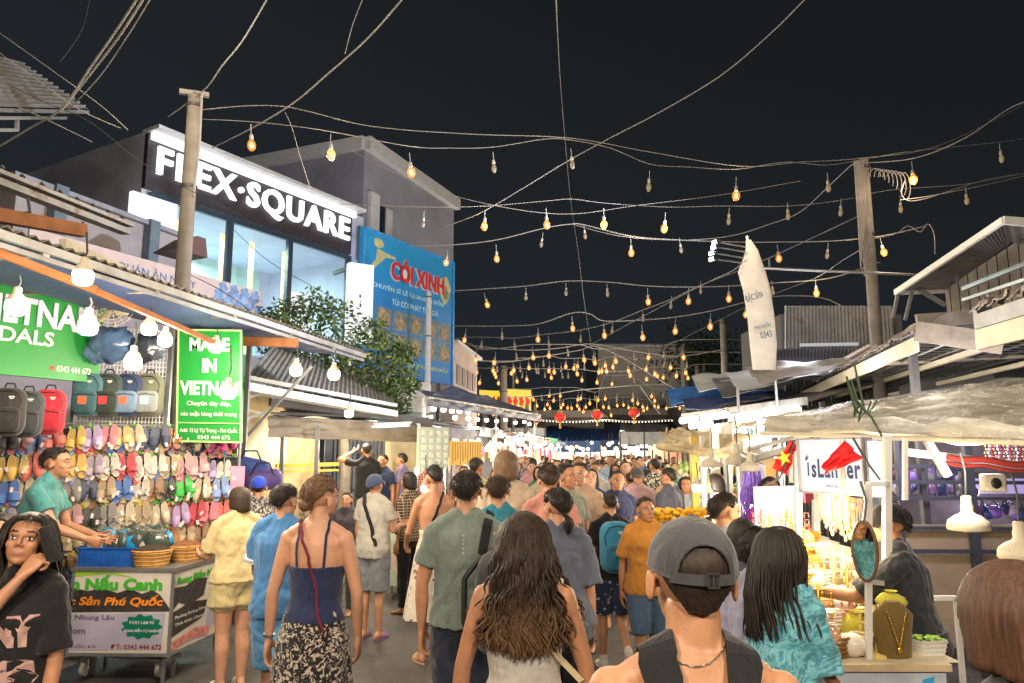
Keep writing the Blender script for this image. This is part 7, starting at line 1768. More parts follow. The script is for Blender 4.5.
# ------------------------------------------------------------------ generic market stalls along both sides
def stall(p, w, d, zf, mc, label, side, goods, seed, lamps=5, sign=None, group='market stalls'):
    """p: street side near corner; side -1 = left of the street, +1 = right; runs along SD"""
    o = Vector(p); out = Vector((SD.y, -SD.x, 0)) * side; up = Vector((0, 0, 1)); rs = random.Random(seed)
    t = thing('market_stall', label, 'stall', (o.x, o.y, 0), 0, group)
    a = o + up * zf; b = a + SD * w; c = a + out * d + up * .35; e = b + out * d + up * .35
    g = G(); cloth(g, a - out * .25, b - out * .25, c, e, 16, 8, .06, .05, seed); g.build('canopy', mc, t)
    g = G(); cloth(g, a - out * .26, b - out * .26, a - out * .27 - up * .2, b - out * .27 - up * .2, 20, 2, 0, .03, seed + 3, fr=9); g.build('valance', mc, t)
    g = G()
    for q in (a, b, c, e): g.bar((q.x, q.y, 0), q, .05, .05)
    g.bar(a, b, .04, .04); g.bar(a, c, .04, .04); g.bar(b, e, .04, .04); g.build('frame', STEEL, t)
    g = G(); f = o + out * .1 + SD * .08; M = Matrix(((SD.x, out.x, 0), (SD.y, out.y, 0), (0, 0, 1)))
    g.box(f + SD * (w - .16) / 2 + out * .35 + up * .42, (w - .16, .7, .84), 0, M); g.build('counter', paint('counter_%d' % (seed % 5), [(.35, .3, .24), (.12, .3, .2), (.5, .1, .08), (.5, .48, .42), (.1, .15, .35)][seed % 5], .6), t)
    g = G(); 
    for k in range(26):
        q = f + SD * rs.uniform(.05, w - .2) + out * rs.uniform(.08, .6) + up * (.86 + rs.uniform(0, .12)); s = rs.uniform(.04, .10); g.ell(q, (s, s, s * .7), 8, rs.randrange(3))
    g.build('produce', [paint('goods_%d' % k, c_, .5, nv=.2) for k, c_ in enumerate(goods)], t)
    g = G()
    for k in range(20):
        q = a + SD * rs.uniform(0, w) + out * rs.uniform(.3, d * .8) - up * rs.uniform(.25, .5); h = rs.uniform(.15, .45); g.box(q - up * h / 2, (rs.uniform(.06, .2), .05, h), rs.randrange(3), rz=rs.uniform(0, 1))
    g.build('hanging_goods', [paint('hang_%d' % k, c_, .5, nv=.2) for k, c_ in enumerate(((.5, .32, .12), (.55, .5, .45), (.4, .06, .1)))], t)
    g = G(); g.add([c - up * .1, e - up * .1, Vector((e.x, e.y, .1)), Vector((c.x, c.y, .1))], [(0, 1, 2, 3)]); g.box((c + e) / 2 + out * .05 - up * (zf + .35) / 2, (w, .05, zf), 0, M); g.build('back_wall', paint('stall_back_%d' % (seed % 4), [(.32, .26, .2), (.2, .24, .3), (.36, .2, .2), (.3, .3, .28)][seed % 4], .8), t)
    for k in range(lamps):
        q = a + SD * (w * (k + .5) / lamps) + out * rs.uniform(.05, .5) - up * rs.uniform(.22, .34)
        tl = thing('stall_bulb', f"round bulb, {NTH[k]} along the {label.split(' under')[0]} {'left' if side < 0 else 'right'} of the crowd", 'bulb', q, 0, 'bulbs of the market stalls'); g = G(); g.ell((0, 0, 0), (.065, .065, .075), 12); g.build('bulb', E_FAR, tl, world=False); g = G(); g.tube([(0, 0, .07), (0, 0, .2)], .006, 5); g.build('cord', CORDD, tl, world=False)
    l = bpy.data.lights.new('stall_or_fill_light', 'POINT'); l.energy = 48 * LK; l.color = (1, .86, .64); l.shadow_soft_size = .25
    lo = bpy.data.objects.new('stall_or_fill_light', l); COL.objects.link(lo); q = a + SD * w / 2 + out * .25 - up * .45; lo.location = q - Vector((o.x, o.y, 0)); lo.parent = t
    return t
# left side, from behind the gate to the far end
GD = [[(.6, .35, .05), (.5, .1, .05), (.1, .35, .08)], [(.5, .45, .4), (.2, .3, .5), (.55, .3, .1)], [(.6, .55, .5), (.5, .08, .2), (.3, .15, .06)]]
LL = Vector((-1.55, 13.6, 0))
names = ['navy', 'grey', 'red and white', 'blue', 'beige', 'green']
mcs = [NAVYT, GREYT, paint('canopy_red', (.40, .06, .05), .6), BLUET, BEIGET, paint('canopy_green', (.05, .2, .1), .6)]
for k in range(7):
    p = LL + SD * (3.2 * k); i = (0, 1, 3, 4, 2, 5, 3)[k]
    stall(p, 2.9, 2.0, 2.3 + .1 * (k % 2), mcs[i], f"{NTH[k]} stall under a {names[i]} canopy left of the far crowd", -1, GD[k % 3], k + 1, 6)
RRr = Vector((2.62, 7.9, 0))
for k in range(8):
    p = RRr + SD * (3.2 * k) + Vector((.15 * k, 0, 0)); i = (4, 4, 1, 5, 3, 2, 1, 3)[k]
    stall(p, 2.9, 2.0, 2.15 + .1 * (k % 3), mcs[i], f"{NTH[k]} stall under a {names[i]} canopy right of the far crowd", 1, GD[(k + 1) % 3], k + 20, 6)
# beige rolled canopy with its fringe (right, near)
bc = thing('beige_awning', 'beige canvas awning with rolled edge in front of the bright tube lamps', 'awning', tuple(at(710, 445, 8).xy) + (0,))
g = G(); cloth(g, at(660, 444, 9.8), at(766, 459, 6.6), at(672, 428, 10.6), at(772, 437, 7.6), 34, 10, .02, .06, 12); g.build('awning_cloth', BEIGET, bc)
g = G(); g.tube([at(659 + 10.7 * k, 446 + 1.35 * k, 9.8 - .32 * k) for k in range(11)], [.05 + .012 * math.sin(k * 1.9) for k in range(11)], 10); g.build('rolled_edge', paint('roll_tan', (.50, .40, .22), .6, nv=.3), bc)
g = G(); g.tube([at(659 + 5 * k, 432 + 2 * math.sin(k * 1.4), 10.2) for k in range(6)], .015); g.tube([at(667, 428, 10.2), at(664, 448, 10.0)], .015); g.build('tie_cord', paint('cord_tan', (.45, .36, .22), .8), bc)
g = G(); g.bar(at(744, 462, 6.9), at(800, 446, 5.8), .05, .05); g.bar(at(748, 449, 7.0), at(798, 437, 6.0), .03, .03); g.build('frame', STEEL, bc)
# bright tubes and panel above it
for k, (x0, y0, x1, y1, Y) in enumerate(((681, 421, 697, 418, 13), (702, 418, 728, 414, 11.5), (764, 412, 800, 409, 9.2), (690, 426, 712, 424, 12.4), (770, 417, 798, 415, 9), (742, 416, 760, 414, 9.6))):
    t = thing('tube_lamp', f"short bright tube lamp under the far right roof, {NTH[k]} in order of hanging", 'tube lamp', at(x0, y0, Y)); g = G(); g.tube([at(x0, y0, Y), at(x1, y1, Y - .3)], .055, 8); g.build('tube', E_TUBE, t); g = G(); g.bar(at(x0, y0 - 3, Y), at(x1, y1 - 3, Y - .3), .06, .03); g.build('fitting', TRIMW, t)
f_ = vframe(728, 414, 434, 10.4, 746, Y2=10.0); t = thing('panel_lamp', 'square overexposed light panel above the beige awning', 'light panel', (f_.o.x, f_.o.y, 0)); g = G(); f_.rect(g, 0, 0, 1, 1, -.05, 0, .05); g.build('panel', emit('panel_sq', (1, 1, 1), 1.3), t)
g = G(); g.bar(f_.p(.5, 1, -.03), f_.p(.5, 1, -.03) + Vector((0, 0, .35)), .03, .03); g.build('hanger', STEEL, t)
f_ = vframe(748, 426, 438, 8.6, 800, Y2=7.6); t = thing('stall_sign', 'pale printed stall sign with coloured figures above the red star flag', 'sign', (f_.o.x, f_.o.y, 0)); g = G(); f_.rect(g, 0, 0, 1, 1, -.05, 0, .05); g.build('board', emit('sign_pale_lit', (.80, .92, .95), .75), t)
g = G()
for k in range(9): f_.disc(g, .08 + .105 * k, .5, .028, .26, .005, n=10, wob=.3, k=3)
g.build('figure_print', paint('print_mix', (.18, .40, .42), .5, nv=.7, ns=12), t); g = G(); f_.rect(g, -.01, 1, 1.01, 1.12, -.05, 0, .07); g.build('frame', paint('frame_mauve', (.3, .2, .25)), t)
# things inside the right stalls next to the crowd
for k, (px, y0, y1, Y, w, m, lab) in enumerate(((694, 462, 560, 8.9, .10, paint('post_yellow', (.75, .55, .12), .5), 'lit yellow post of the first right stall'), (703, 462, 540, 8.6, .06, WHITE, 'slim white post beside the lit yellow one'), (715, 458, 520, 8.2, .10, CREAM, 'cream post right of the slim white one'), (741, 472, 560, 7.2, .06, CREAM, 'cream post left of the purple tinsel'))):
    a = at(px, y0, Y); b = at(px, y1, Y); g = G(); g.bar((a.x, Y, 0), (a.x, Y, a.z + .3), w, w * .8); o = g.build('stall_post', m); tag(o, lab, 'post')
pendant(425, 488, 12, 455, 'glaring white bulb beside the bare backed woman', 0, E_BULB, None, Y=9.3)
pendant(697, 487, 10, 462, 'glowing bulb in front of the lit yellow post', 24, E_BULB, 'bulbs of the right stalls')
t = thing('flower_bundle', 'big bundle of marigold yellow flowers beside the woman in mustard', 'flowers', tuple(at(677, 520, 7.0))); g = G(); r5 = random.Random(3)
for k in range(190):
    x, y, z = r5.uniform(-.30, .28), r5.uniform(-.15, .15), r5.uniform(-.05, .10); g.ell((x, y, z), (.028, .028, .022), 8, k % 2)
g.build('petals', [paint('marigold', (.85, .42, .01), .7), paint('marigold_light', (.90, .62, .05), .7)], t, world=False); g = G(); g.lathe([(0, -.30), (.12, -.28), (.2, -.05), (.22, 0)], Matrix.Scale(1.3, 4, (1, 0, 0)), 20); g.tube([(0, 0, -.28), (0, 0, -1.0)], .03); p_ = at(677, 520, 7.0).z; g.lathe([(.16, -p_), (.16, -p_ + .03), (.03, -p_ + .05), (.03, -.28)], n=16); g.build('vase', WOODG, t, world=False)
t = thing('tinsel_bunch', 'bunch of hanging purple tinsel ribbons in the right stall', 'tinsel', at(752, 475, 6.9)); g = G()
for k in range(46): x = r5.uniform(-.10, .10); y = r5.uniform(-.06, .06); g.tube([(x * .6, y, .05), (x + .03 * math.sin(k), y, -.18), (x * 1.3 + .03 * math.sin(k * 2), y, -.34), (x * 1.4, y, -.55)], [.006, .010, .008, .004], 4)
g.build('ribbons', paint('tinsel', (.30, .16, .75), .25, .3, nv=.5, ns=30), t, world=False)
for k, (px, py, Y, c, lab) in enumerate(((678, 474, 9.4, (.25, .40, .12), 'tall bunch of hanging green garlands in the first right stall'), (688, 470, 9.8, (.15, .28, .08), 'dark green garland bunch behind the pale one'))):
    t = thing('garland_bunch', lab, 'garland', at(px, py, Y)); g = G()
    for j in range(60): x, y, z = r5.uniform(-.14, .14), r5.uniform(-.1, .1), r5.uniform(-.45, .1); g.ell((x, y, z), (.03, .03, .045), 6, j % 2)
    g.build('leaves', [paint('gar_%d' % k, c, .6), paint('gar_w', (.5, .5, .35), .6)], t, world=False); g = G(); g.tube([(0, 0, .1), (0, 0, .4)], .01); g.build('cord', CORDD, t, world=False)
# ------------------------------------------------------------------ far end
for k, (x0, x1, y0, y1, Y, m, lab) in enumerate(((500, 560, 440, 431, 38, BLUET, 'blue canopy across the far end, left part'), (548, 600, 441, 430, 41, BLUET, 'blue canopy across the far end, middle part'), (590, 652, 440, 430, 43, BLUET, 'blue canopy across the far end, right part'), (520, 575, 437, 426, 46, NAVYT, 'dark canopy behind the far blue ones on the left'), (570, 690, 434, 424, 50, NAVYT, 'dark canopy behind the far blue ones on the right'), (620, 668, 432, 424, 36, GREYT, 'pale canopy at the far right end'), (505, 545, 428, 421, 34, GREYT, 'pale canopy at the far left end by the lanterns'))):
    t = thing('far_canopy', lab, 'canopy', tuple(at((x0 + x1) / 2, y0, Y).xy) + (0,)); a = at(x0, y0, Y); b = at(x1, y0, Y); g = G(); cloth(g, a, b, at(x0, y1, Y + 3.5), at(x1, y1, Y + 3.5), 20, 6, .05, .10, k); cloth(g, a, b, a - Vector((0, 0, .6)), b - Vector((0, 0, .6)), 20, 2, 0, .06, k + 9); g.build('canopy', m, t)
    g = G()
    for q in (a, b, a.lerp(b, .5)): g.bar((q.x, q.y, 0), q, .08, .08)
    bsplit(g, 'post', STEELD, t)
r6 = random.Random(77)
for k in range(40):
    px = 498 + k * 4.1 + r6.uniform(-1, 1); Y = 34 + r6.uniform(0, 8); py = 445 + r6.uniform(-3, 5); t = thing('stall_bulb', f"white lamp over the heads at the far end, number word {NTH[k % 20]} of the {'left' if k < 20 else 'right'} half", 'bulb', at(px, py, Y), 0, 'lamps at the far end'); t['label'] = f"white lamp just above the farthest heads, {NTH[k % 20]} from the left in the {'left' if k < 20 else 'right'} half"
    g = G(); g.ell((0, 0, 0), r6.uniform(.09, .16), 10); g.build('bulb', E_FAR, t, world=False); g = G(); g.tube([(0, 0, .1), (0, 0, .5)], .012, 5); g.build('cord', CORDD, t, world=False)
for k, (px, Y, e) in enumerate(((530, 26, 200), (575, 37, 60), (620, 37, 60), (655, 24, 200), (600, 30, 250))):
    l = bpy.data.lights.new('far_light', 'POINT'); l.energy = e * LK; l.color = (1, .86, .66); l.shadow_soft_size = .4; lo = bpy.data.objects.new('far_light', l); COL.objects.link(lo); lo.location = at(px, 434, Y)
fs = thing('far_stall_row', 'lit row of pale stall backs closing the street at the far end', 'stall row', tuple(at(580, 450, 47).xy) + (0,)); a = at(480, 440, 47); b = at(700, 440, 47); g = G(); r8 = random.Random(12); x = a.x
while x < b.x: w_ = r8.uniform(.5, 1.4); h_ = r8.uniform(2.1, 2.9); g.box((x + w_ / 2, 47 + r8.uniform(0, .6), h_ / 2), (w_ * .94, .3, h_), r8.randrange(4)); x += w_
g.build('stall_back', [paint('far_back_%d' % i, c, .6, nv=.4, ns=4) for i, c in enumerate(((.6, .5, .36), (.5, .46, .42), (.55, .3, .2), (.25, .35, .5)))], fs)
for px, Y, z, e in ((520, 44.6, 2.1, 200), (555, 45.2, 2.1, 200), (590, 45.2, 2.1, 200), (625, 45.2, 2.1, 200), (655, 44.6, 2.1, 200)): p = at(px, 445, Y); plight((p.x, Y, z), e, (1, .8, .55), .5)
for px, Y, z, e in ((130, 6.2, 5.6, 60), (300, 5.2, 4.4, 26), (520, 7.5, 4.8, 34), (560, 11, 5.0, 44), (560, 16, 5.2, 60), (580, 22, 5.4, 80)): p = at(px, 300, Y); plight((p.x, Y, z), e, (1, .82, .56), .5)  # unseen fill lamps added over the street and left walls for string glow
# far dark roofs, grey hall
hl = thing('far_hall', 'big plain grey hall rising above the far stalls', 'building', tuple(at(642, 400, 60).xy) + (0,)); a = at(598, 347, 60); b = at(686, 347, 60); g = G(); g.box(((a.x + b.x) / 2, 65, a.z / 2), (b.x - a.x, 10, a.z)); bsplit(g, 'wall', paint('hall_grey', (.62, .60, .60), .9, nv=.1, ns=.3), hl)
g = G(); g.box(((a.x + b.x) / 2, 59.9, a.z + .1), (b.x - a.x + .4, .4, .25)); g.build('coping', GREYP, hl)
for k, (x0, x1, y0, yb_, Y) in enumerate(((476, 604, 412, 430, 52), (560, 700, 410, 430, 56), (684, 720, 395, 430, 50), (455, 500, 398, 430, 44))):
    t = thing('far_house', f"{['low dark roofed house left of', 'long dark roofed house below', 'narrow dark house right of', 'small dark house behind the navy awning left of'][k]} the grey hall", 'house', tuple(at((x0 + x1) / 2, y0, Y).xy) + (0,)); a = at(x0, y0, Y); b = at(x1, y0, Y); g = G(); g.box(((a.x + b.x) / 2, Y + 3, a.z / 2 - .2), (b.x - a.x, 6, a.z - .4)); bsplit(g, 'wall', GREYD, t)
    g = G(); g.prism([(-.3, -.4), ((b.x - a.x) + .3, -.4), ((b.x - a.x) - .4, .1), (.4, .1)], 7, Matrix.Translation((a.x, Y + 6.5, a.z)) @ Matrix.Rotation(R(90), 4, 'X')); g.build('roof', TIN2, t)
tf = thing('dark_tree', 'dark tree mass against the sky right of the grey hall', 'tree', tuple(at(700, 400, 46).xy) + (0,)); g = G(); c0 = at(704, 350, 46); r7 = random.Random(4)
for k in range(1500):
    d = Vector((r7.gauss(0, 1.3), r7.gauss(0, 1), r7.gauss(0, .9))); p = c0 + Vector((d.x, d.y, d.z - .6)); q = Vector((r7.gauss(0, 1),) * 1 + (r7.gauss(0, 1), r7.gauss(0, 1))).normalized(); s_ = q.orthogonal().normalized(); L = .3; g.add([p, p + q * L * .5 + s_ * .09, p + q * L, p + q * L * .5 - s_ * .09], [(0, 1, 2, 3)])
g.build('crown', LEAF[0], tf, smooth=False); g = G(); g.tube([(c0.x, c0.y, 0), (c0.x, c0.y, c0.z)], [.25, .1], 8); g.build('trunk', WOODG, tf)
# ------------------------------------------------------------------ unseen lamps added behind and above the viewer to light the walkers' backs
for k, (x, y, z, e, w) in enumerate(((-2.2, -.6, 3.4, 170, 'left'), (2.3, -.4, 3.3, 130, 'right'), (-.3, -2.2, 4.2, 220, 'middle'), (-1.1, 1.6, 4.6, 75, 'over the near walkers'), (1.3, 2.2, 4.6, 55, 'over the man in the cap'))):
    t = thing('pendant_bulb', f"added unseen bulb above the street by the viewer, {w}", 'bulb', (x, y, z), 0, 'added unseen bulbs near the viewer'); g = G(); g.ell((0, 0, 0), .06, 14); g.build('bulb', E_BULB, t, world=False); g = G(); g.tube([(0, 0, .05), (0, 0, .5)], .006); g.build('cord', CORDD, t, world=False)
    l = bpy.data.lights.new('bulb_light', 'POINT'); l.energy = e * LK; l.color = (1, .82, .61); l.shadow_soft_size = .14; lo = bpy.data.objects.new('bulb_light', l); COL.objects.link(lo); lo.parent = t; lo.location = (0, 0, -.12)
plight(at(930, 374, 6.0), 4, (1, .92, .8), .2); plight(at(835, 515, 4.3), 12, (1, .76, .42)); plight(at(822, 512, 5.2), 13, (1, .78, .45)); plight(at(850, 545, 4.0) , 4, (1, .8, .45)); plight(at(975, 452, 5.6), 16, (.85, .75, 1)); plight(at(1000, 500, 6.9), 6, (.75, .65, 1))  # first is unseen fill added to brighten the tin awning's underside
plight(at(760, 425, 7.6), 18, (1, .95, .9)); plight(at(700, 425, 11.5), 26, (1, .95, .9)); plight(at(935, 400, 6.2), 9, (1, .88, .7)); plight(at(900, 372, 4.7), 4, (1, .9, .74), .3); plight(at(985, 395, 3.7), 1.5, (1, .9, .74), .3); plight(at(850, 395, 7.8), 16, (1, .9, .78), .3); plight(at(800, 340, 10.6), 22, (.95, .93, 1), .3); plight(at(960, 470, 4.6), 7, (1, .9, .75)); plight(at(360, 432, 11.4), 32, (1, .85, .6)); plight(at(300, 445, 10.4), 13, (1, .85, .55)); plight(at(425, 486, 9.4), 16, (1, .9, .7)); plight(at(395, 470, 10.2), 12, (1, .8, .5))  # includes unseen fill added around the plastic sheet to brighten the right awnings
# strings' own glow, one lamp for each stretch of string
for px, py, Y, e in ((330, 150, 8.2, 12), (409, 169, 8.4, 12), (737, 192, 8.9, 14), (913, 176, 9.0, 14), (485, 223, 10.4, 10), (604, 221, 10.2, 10), (631, 250, 12.4, 14), (881, 250, 11.2, 20), (816, 290, 13.6, 16)): plight(at(px, py + 8, Y), e, (1, .74, .48), .03)
# the flood lamps on the banner pole throw their light up the street and onto the house fronts
for tx_, e in (((-4, 12, 5.5), 700), ((-1, 22, 6), 800), ((-9, 9, 5), 1000)):
    l = bpy.data.lights.new('flood_light', 'SPOT'); l.energy = e; l.color = (.86, .90, 1); l.spot_size = R(75); l.spot_blend = .6; l.shadow_soft_size = .08; lo = bpy.data.objects.new('flood_light', l); COL.objects.link(lo)
    p = at(711, 250, 9.2); lo.location = p; lo.rotation_euler = (Vector(tx_) - p).to_track_quat('-Z', 'Y').to_euler()
# ------------------------------------------------------------------ people
def fb(name, c, **k): return fabric('cloth_' + name, c, **k)
WALK1 = dict(legR=((0, .22, -1), (0, .05, -1)), legL=((0, -.16, -1), (0, -.42, -1)), armR=((.16, -.2, -1), (.06, .02, -1)), armL=((.16, .12, -1), (.04, .36, -1)))
WALK2 = dict(legL=((0, .22, -1), (0, .05, -1)), legR=((0, -.16, -1), (0, -.42, -1)), armL=((.16, -.2, -1), (.06, .02, -1)), armR=((.16, .12, -1), (.04, .36, -1)))
HOLD = ((.12, .25, -1), (-.25, 1, .1))
PEO = []
def P(px, top, Y, rz, label, fig, garments, hair=('short', HB), shoes=None, z0=0.0, cap=None, hk=None):
    f = Fig(**fig); r = person(px, top, Y, rz, label, f, z0=z0); PEO.append((r.location.x, Y))
    f.body(r)
    for kind, m, kw in garments: getattr(f, kind)(r, m, **kw)
    if hair: f.hair(r, hair[1], hair[0], seed=len(PEO) * 1.37, near=Y < 6, **(hk or {}))
    if shoes: f.shoes(r, shoes[0], shoes[1])
    if cap: f.cap(r, cap[0], **cap[1])
    return f, r
def onp(r, g, name, m, label, cat, smooth=True):
    g.xf(PM[r.name]); return tag(g.build(name, m, None, smooth), label, cat)
def cross(f, r, m, label, w=.03, off=.03, side=1, z1=.98, x1=.17, front=False):
    g = G(); pts = [Vector((side * (.08 + (-.08 - x1) * t), -.25 + .06 * (t < .1), 1.46 + (z1 - 1.46) * t)) for t in [k / 14 for k in range(15)]]
    pts = [Vector((side * .10, .02, 1.50)), Vector((side * .09, -.05, 1.49))] + pts
    f.strip(g, pts, w, .005, off); return onp(r, g, 'shoulder_strap', m, label, 'strap')
def rect_text(f, r, st, x, z, w, h, m, back=False, bold=.05, lab=None, parent=None, off=.004):
    V, Fc, tw, th = text_g(st, bold); g = G(); s = -1 if back else 1; out = []
    for v in V:
        p = Vector((x + (v.x / tw - .5) * w * (-s), s * .35, z + (v.y / th - .5) * h)); q, nn, i, d = f.sbvh.ray_cast(p, Vector((0, -s, 0)))
        q = q if q is not None else p; out.append(q + Vector((0, s * off, 0)))
    g.add(out, Fc); o = g.build('print', m, parent, False, world=False); return o
BLK = fb('black', (.012, .012, .014)); NVY = fb('navy', (.018, .028, .075)); DEN = fb('denim', (.055, .11, .20)); WHT = fb('white', (.55, .53, .50)); DGR = fb('charcoal', (.05, .05, .055))
W_SH = paint('shoe_white', (.62, .60, .56), .6); B_SH = paint('shoe_black', (.02, .02, .022), .5); T_SH = paint('shoe_tan', (.55, .36, .20), .6); V_SH = paint('shoe_violet', (.22, .14, .34), .5)
# woman on the phone, left edge
f, r = P(30, 513, 3.05, 176, 'young woman in black printed T-shirt holding a phone to her ear at the left edge', dict(fem=True, vox=.0085, sk=SK1, hy=22, hp=-10, hr=-6, armR=((-.42, .78, -.38), (-.46, -.44, .80)), armL=((.12, .05, -1), (-.02, .18, -1)), handR='grip', hfR=(0, -.6, 1)),
    [('shirt', fb('black_tee', (.014, .013, .016)), dict(hem=.84, loose=.024, sleeve=.8, sl=.028, folds=.012)), ('pants', BLK, dict(waist=.97))], ('long', HB), hk=dict(strands=420, ln=.30))
sh = [c for c in r.children if c.name.startswith('t_shirt')][0]; PK = paint('print_blush', (.52, .33, .30), .7, nv=.35, ns=25)
rect_text(f, r, "R'NNY", 0, 1.25, .30, .13, PK, bold=.09, parent=sh); rect_text(f, r, 'LES', -.0, 1.08, .29, .115, PK, bold=.12, parent=sh)
wr = f.arm[1][2] + Vector((0, 0, f.dz)); fd = f.arm[1][4]; g = G(); q = wr + Vector((fd.x, fd.y, fd.z)) * .12 + Vector((-.02, -.03, .02)); g.rbox((0, 0, 0), (.072, .010, .155), .014); g.xf(Matrix.Translation((-.135, .03, 1.585)) @ Matrix.Rotation(R(20), 4, 'Y') @ Matrix.Rotation(R(75), 4, 'Z')); onp(r, g, 'phone', BLK, 'dark phone held at the ear of the young woman at the left edge', 'phone')
# vendor in teal
P(57, 447, 5.65, -80, 'vendor in a teal T-shirt reaching over the cart before the slipper rack', dict(vox=.011, sk=SK4, lean=14, hp=-12, armR=((.08, .5, -.85), (-.02, .9, -.35)), armL=((.1, .3, -.9), (-.1, .9, -.3)), handR='grip'), [('shirt', fb('teal', (.05, .20, .20)), dict(seed=3)), ('pants', DGR, {})], z0=.14)
P(6, 513, 4.2, 160, 'seated person in bright green at the extreme left edge', dict(vox=.014, sk=SK2), [('shirt', fb('green', (.03, .30, .05)), {}), ('pants', BLK, {})])
# pale yellow lady
P(240, 487, 6.15, 42, 'woman in pale yellow top and matching shorts buying at the cart', dict(fem=True, wd=1.22, vox=.011, sk=SK3, hy=20, armL=((.14, .35, -1), (-.1, 1, -.1)), armR=((.16, .25, -1), (-.2, 1, -.1)), handL='grip'),
    [('shirt', fb('butter', (.62, .50, .26), nv=.06), dict(hem=.90, loose=.03, sleeve=.8, sl=.03)), ('pants', fb('butter_print', (.58, .47, .24), c2=(.40, .42, .30), kind='blobs'), dict(to=.42, name='shorts', loose=.035))], ('bob', HDB), (W_SH, 'sandal'))
P(259, 476, 7.3, 15, 'person in a royal blue cap and dark patterned shirt between yellow and blue shoppers', dict(vox=.013, sk=SK2), [('shirt', fb('dark_print', (.03, .03, .04), c2=(.45, .42, .38), kind='floral'), {}), ('pants', DGR, {})], cap=(fb('royal', (.02, .06, .50)), dict(m2=fb('white', (.55, .53, .5)))))
# man in blue
f, r = P(285, 483, 4.95, -8, 'man in blue T-shirt and light blue shorts with striped sleeve', dict(vox=.010, sk=SK1, wd=1.0, hy=-12, **{**WALK2, 'armL': HOLD}), [('shirt', fb('azure', (.06, .19, .42)), dict(hem=.84, loose=.03, sleeve=.72, sl=.03, seed=5)), ('pants', fb('sky', (.10, .30, .58)), dict(to=.92, name='shorts', loose=.03))], ('short', HB), (W_SH, 'shoe'))
a, e, w_, u, fd = f.arm[-1]; g = G()
for t in (.60, .66): g.tube([a.lerp(e, t) + Vector((0, 0, f.dz)), a.lerp(e, t) + u * .012 + Vector((0, 0, f.dz))], .0885, 18)
g.build('sleeve_stripe', WHITE, r, world=False)
# woman in navy camisole and flowered skirt
f, r = P(321, 476, 4.05, -6, 'woman in navy camisole and black flowered skirt with brown hair in a low bun', dict(fem=True, wd=1.06, vox=.0085, sk=SK3, hy=-28, hr=3, armL=((.22, -.10, -1), (.10, .12, -1)), armR=((.24, .02, -1), (-.02, .26, -1))),
    [('tank', fb('navy_cami', (.02, .03, .085)), dict(top=1.245, hem=.97, strap=.013, sx=.082)), ('skirt', fabric('skirt_print', (.016, .014, .018), c2=(.50, .43, .36), kind='floral', sc=.85), dict(z1=1.03, z0=.20, flare=.10, folds=.016))], ('bun', HLB), (W_SH, 'shoe'), hk=dict(bun=(-.012, -.098, -.028, .036), sc=1.05))
cross(f, r, fb('wine', (.16, .02, .04)), 'dark red bag strap across the back of the woman in the navy camisole', .014, .014, side=-1, z1=.95, x1=.15)
g = G(); a, e, w_, u, fd = f.arm[-1]; g.tube([w_ + Vector((0, 0, f.dz)) - fd * .03, w_ + Vector((0, 0, f.dz)) - fd * .018], .031, 14); onp(r, g, 'bracelet', METAL_S, 'thin bracelet on the left wrist of the woman in the flowered skirt', 'bracelet')
# man in grey with black strap
f, r = P(375, 474, 7.7, -22, 'man in a light grey T-shirt and cap with a black strap, at the food stall', dict(vox=.012, sk=SK1, hp=-14, armR=HOLD, armL=((.18, .1, -1), (.02, .3, -1))), [('shirt', fb('ash', (.38, .36, .32)), dict(hem=.83, loose=.035, seed=9)), ('pants', fb('grey_short', (.17, .18, .20)), dict(to=.95, name='shorts', loose=.03))], ('crop', HB), (V_SH, 'slide'), cap=(fb('cap_blue', (.05, .07, .14)), {}))
cross(f, r, BLK, 'black strap across the back of the man in the light grey T-shirt', .04, .042, side=-1)
P(347, 492, 8.8, 175, 'child facing the street between the woman with the bun and the grey T-shirt', dict(vox=.014, sk=SK1), [('shirt', fb('child_dark', (.06, .05, .06)), {}), ('pants', DGR, {})])
P(409, 472, 8.9, 62, 'woman in a brown plaid shirt in front of the raised floor', dict(fem=True, vox=.013, sk=SK2), [('shirt', fabric('plaid', (.05, .025, .018), c2=(.40, .30, .20), kind='plaid'), dict(sleeve=1.6)), ('pants', BLK, {})], ('bob', HB))
P(367, 443, 11.4, 20, 'man in black shirt raising his hand on the raised floor', dict(vox=.016, sk=SK2, armL=((.5, .3, .15), (-.9, .3, .5)), armR=((.2, .3, -1), (-.2, 1, -.1))), [('shirt', BLK, {}), ('pants', DGR, {})], z0=.30)
P(383, 454, 11.7, 150, 'man in dark blue shirt on the raised floor beside the slatted gate', dict(vox=.016, sk=SK2), [('shirt', NVY, {}), ('pants', BLK, {})], z0=.18)
P(402, 453, 12.0, 75, 'man in a lilac shirt on the raised floor by the cream curtain', dict(vox=.016, sk=SK2), [('shirt', fb('lilac', (.25, .20, .38)), {}), ('pants', BLK, {})], z0=.18)
# bare backed woman
f, r = P(434, 466, 6.9, 20, 'woman with bare back in a white flowered dress and tan sandals', dict(fem=True, vox=.011, sk=SK1, hy=15, armL=((.25, .25, -1), (-.1, .8, -.5)), armR=((.2, .1, -1), (0, .4, -1))), [('skirt', fabric('dress_print', (.55, .50, .42), c2=(.20, .08, .05), kind='blobs', sc=1.2), dict(z1=1.14, z0=.38, flare=.09, name='dress'))], ('bun', HB), (T_SH, 'sandal'), hk=dict(bun=(0, -.05, .10, .036)))
cross(f, r, BLK, 'black strap across the bare back of the woman in the white flowered dress', .022, .008, side=1)
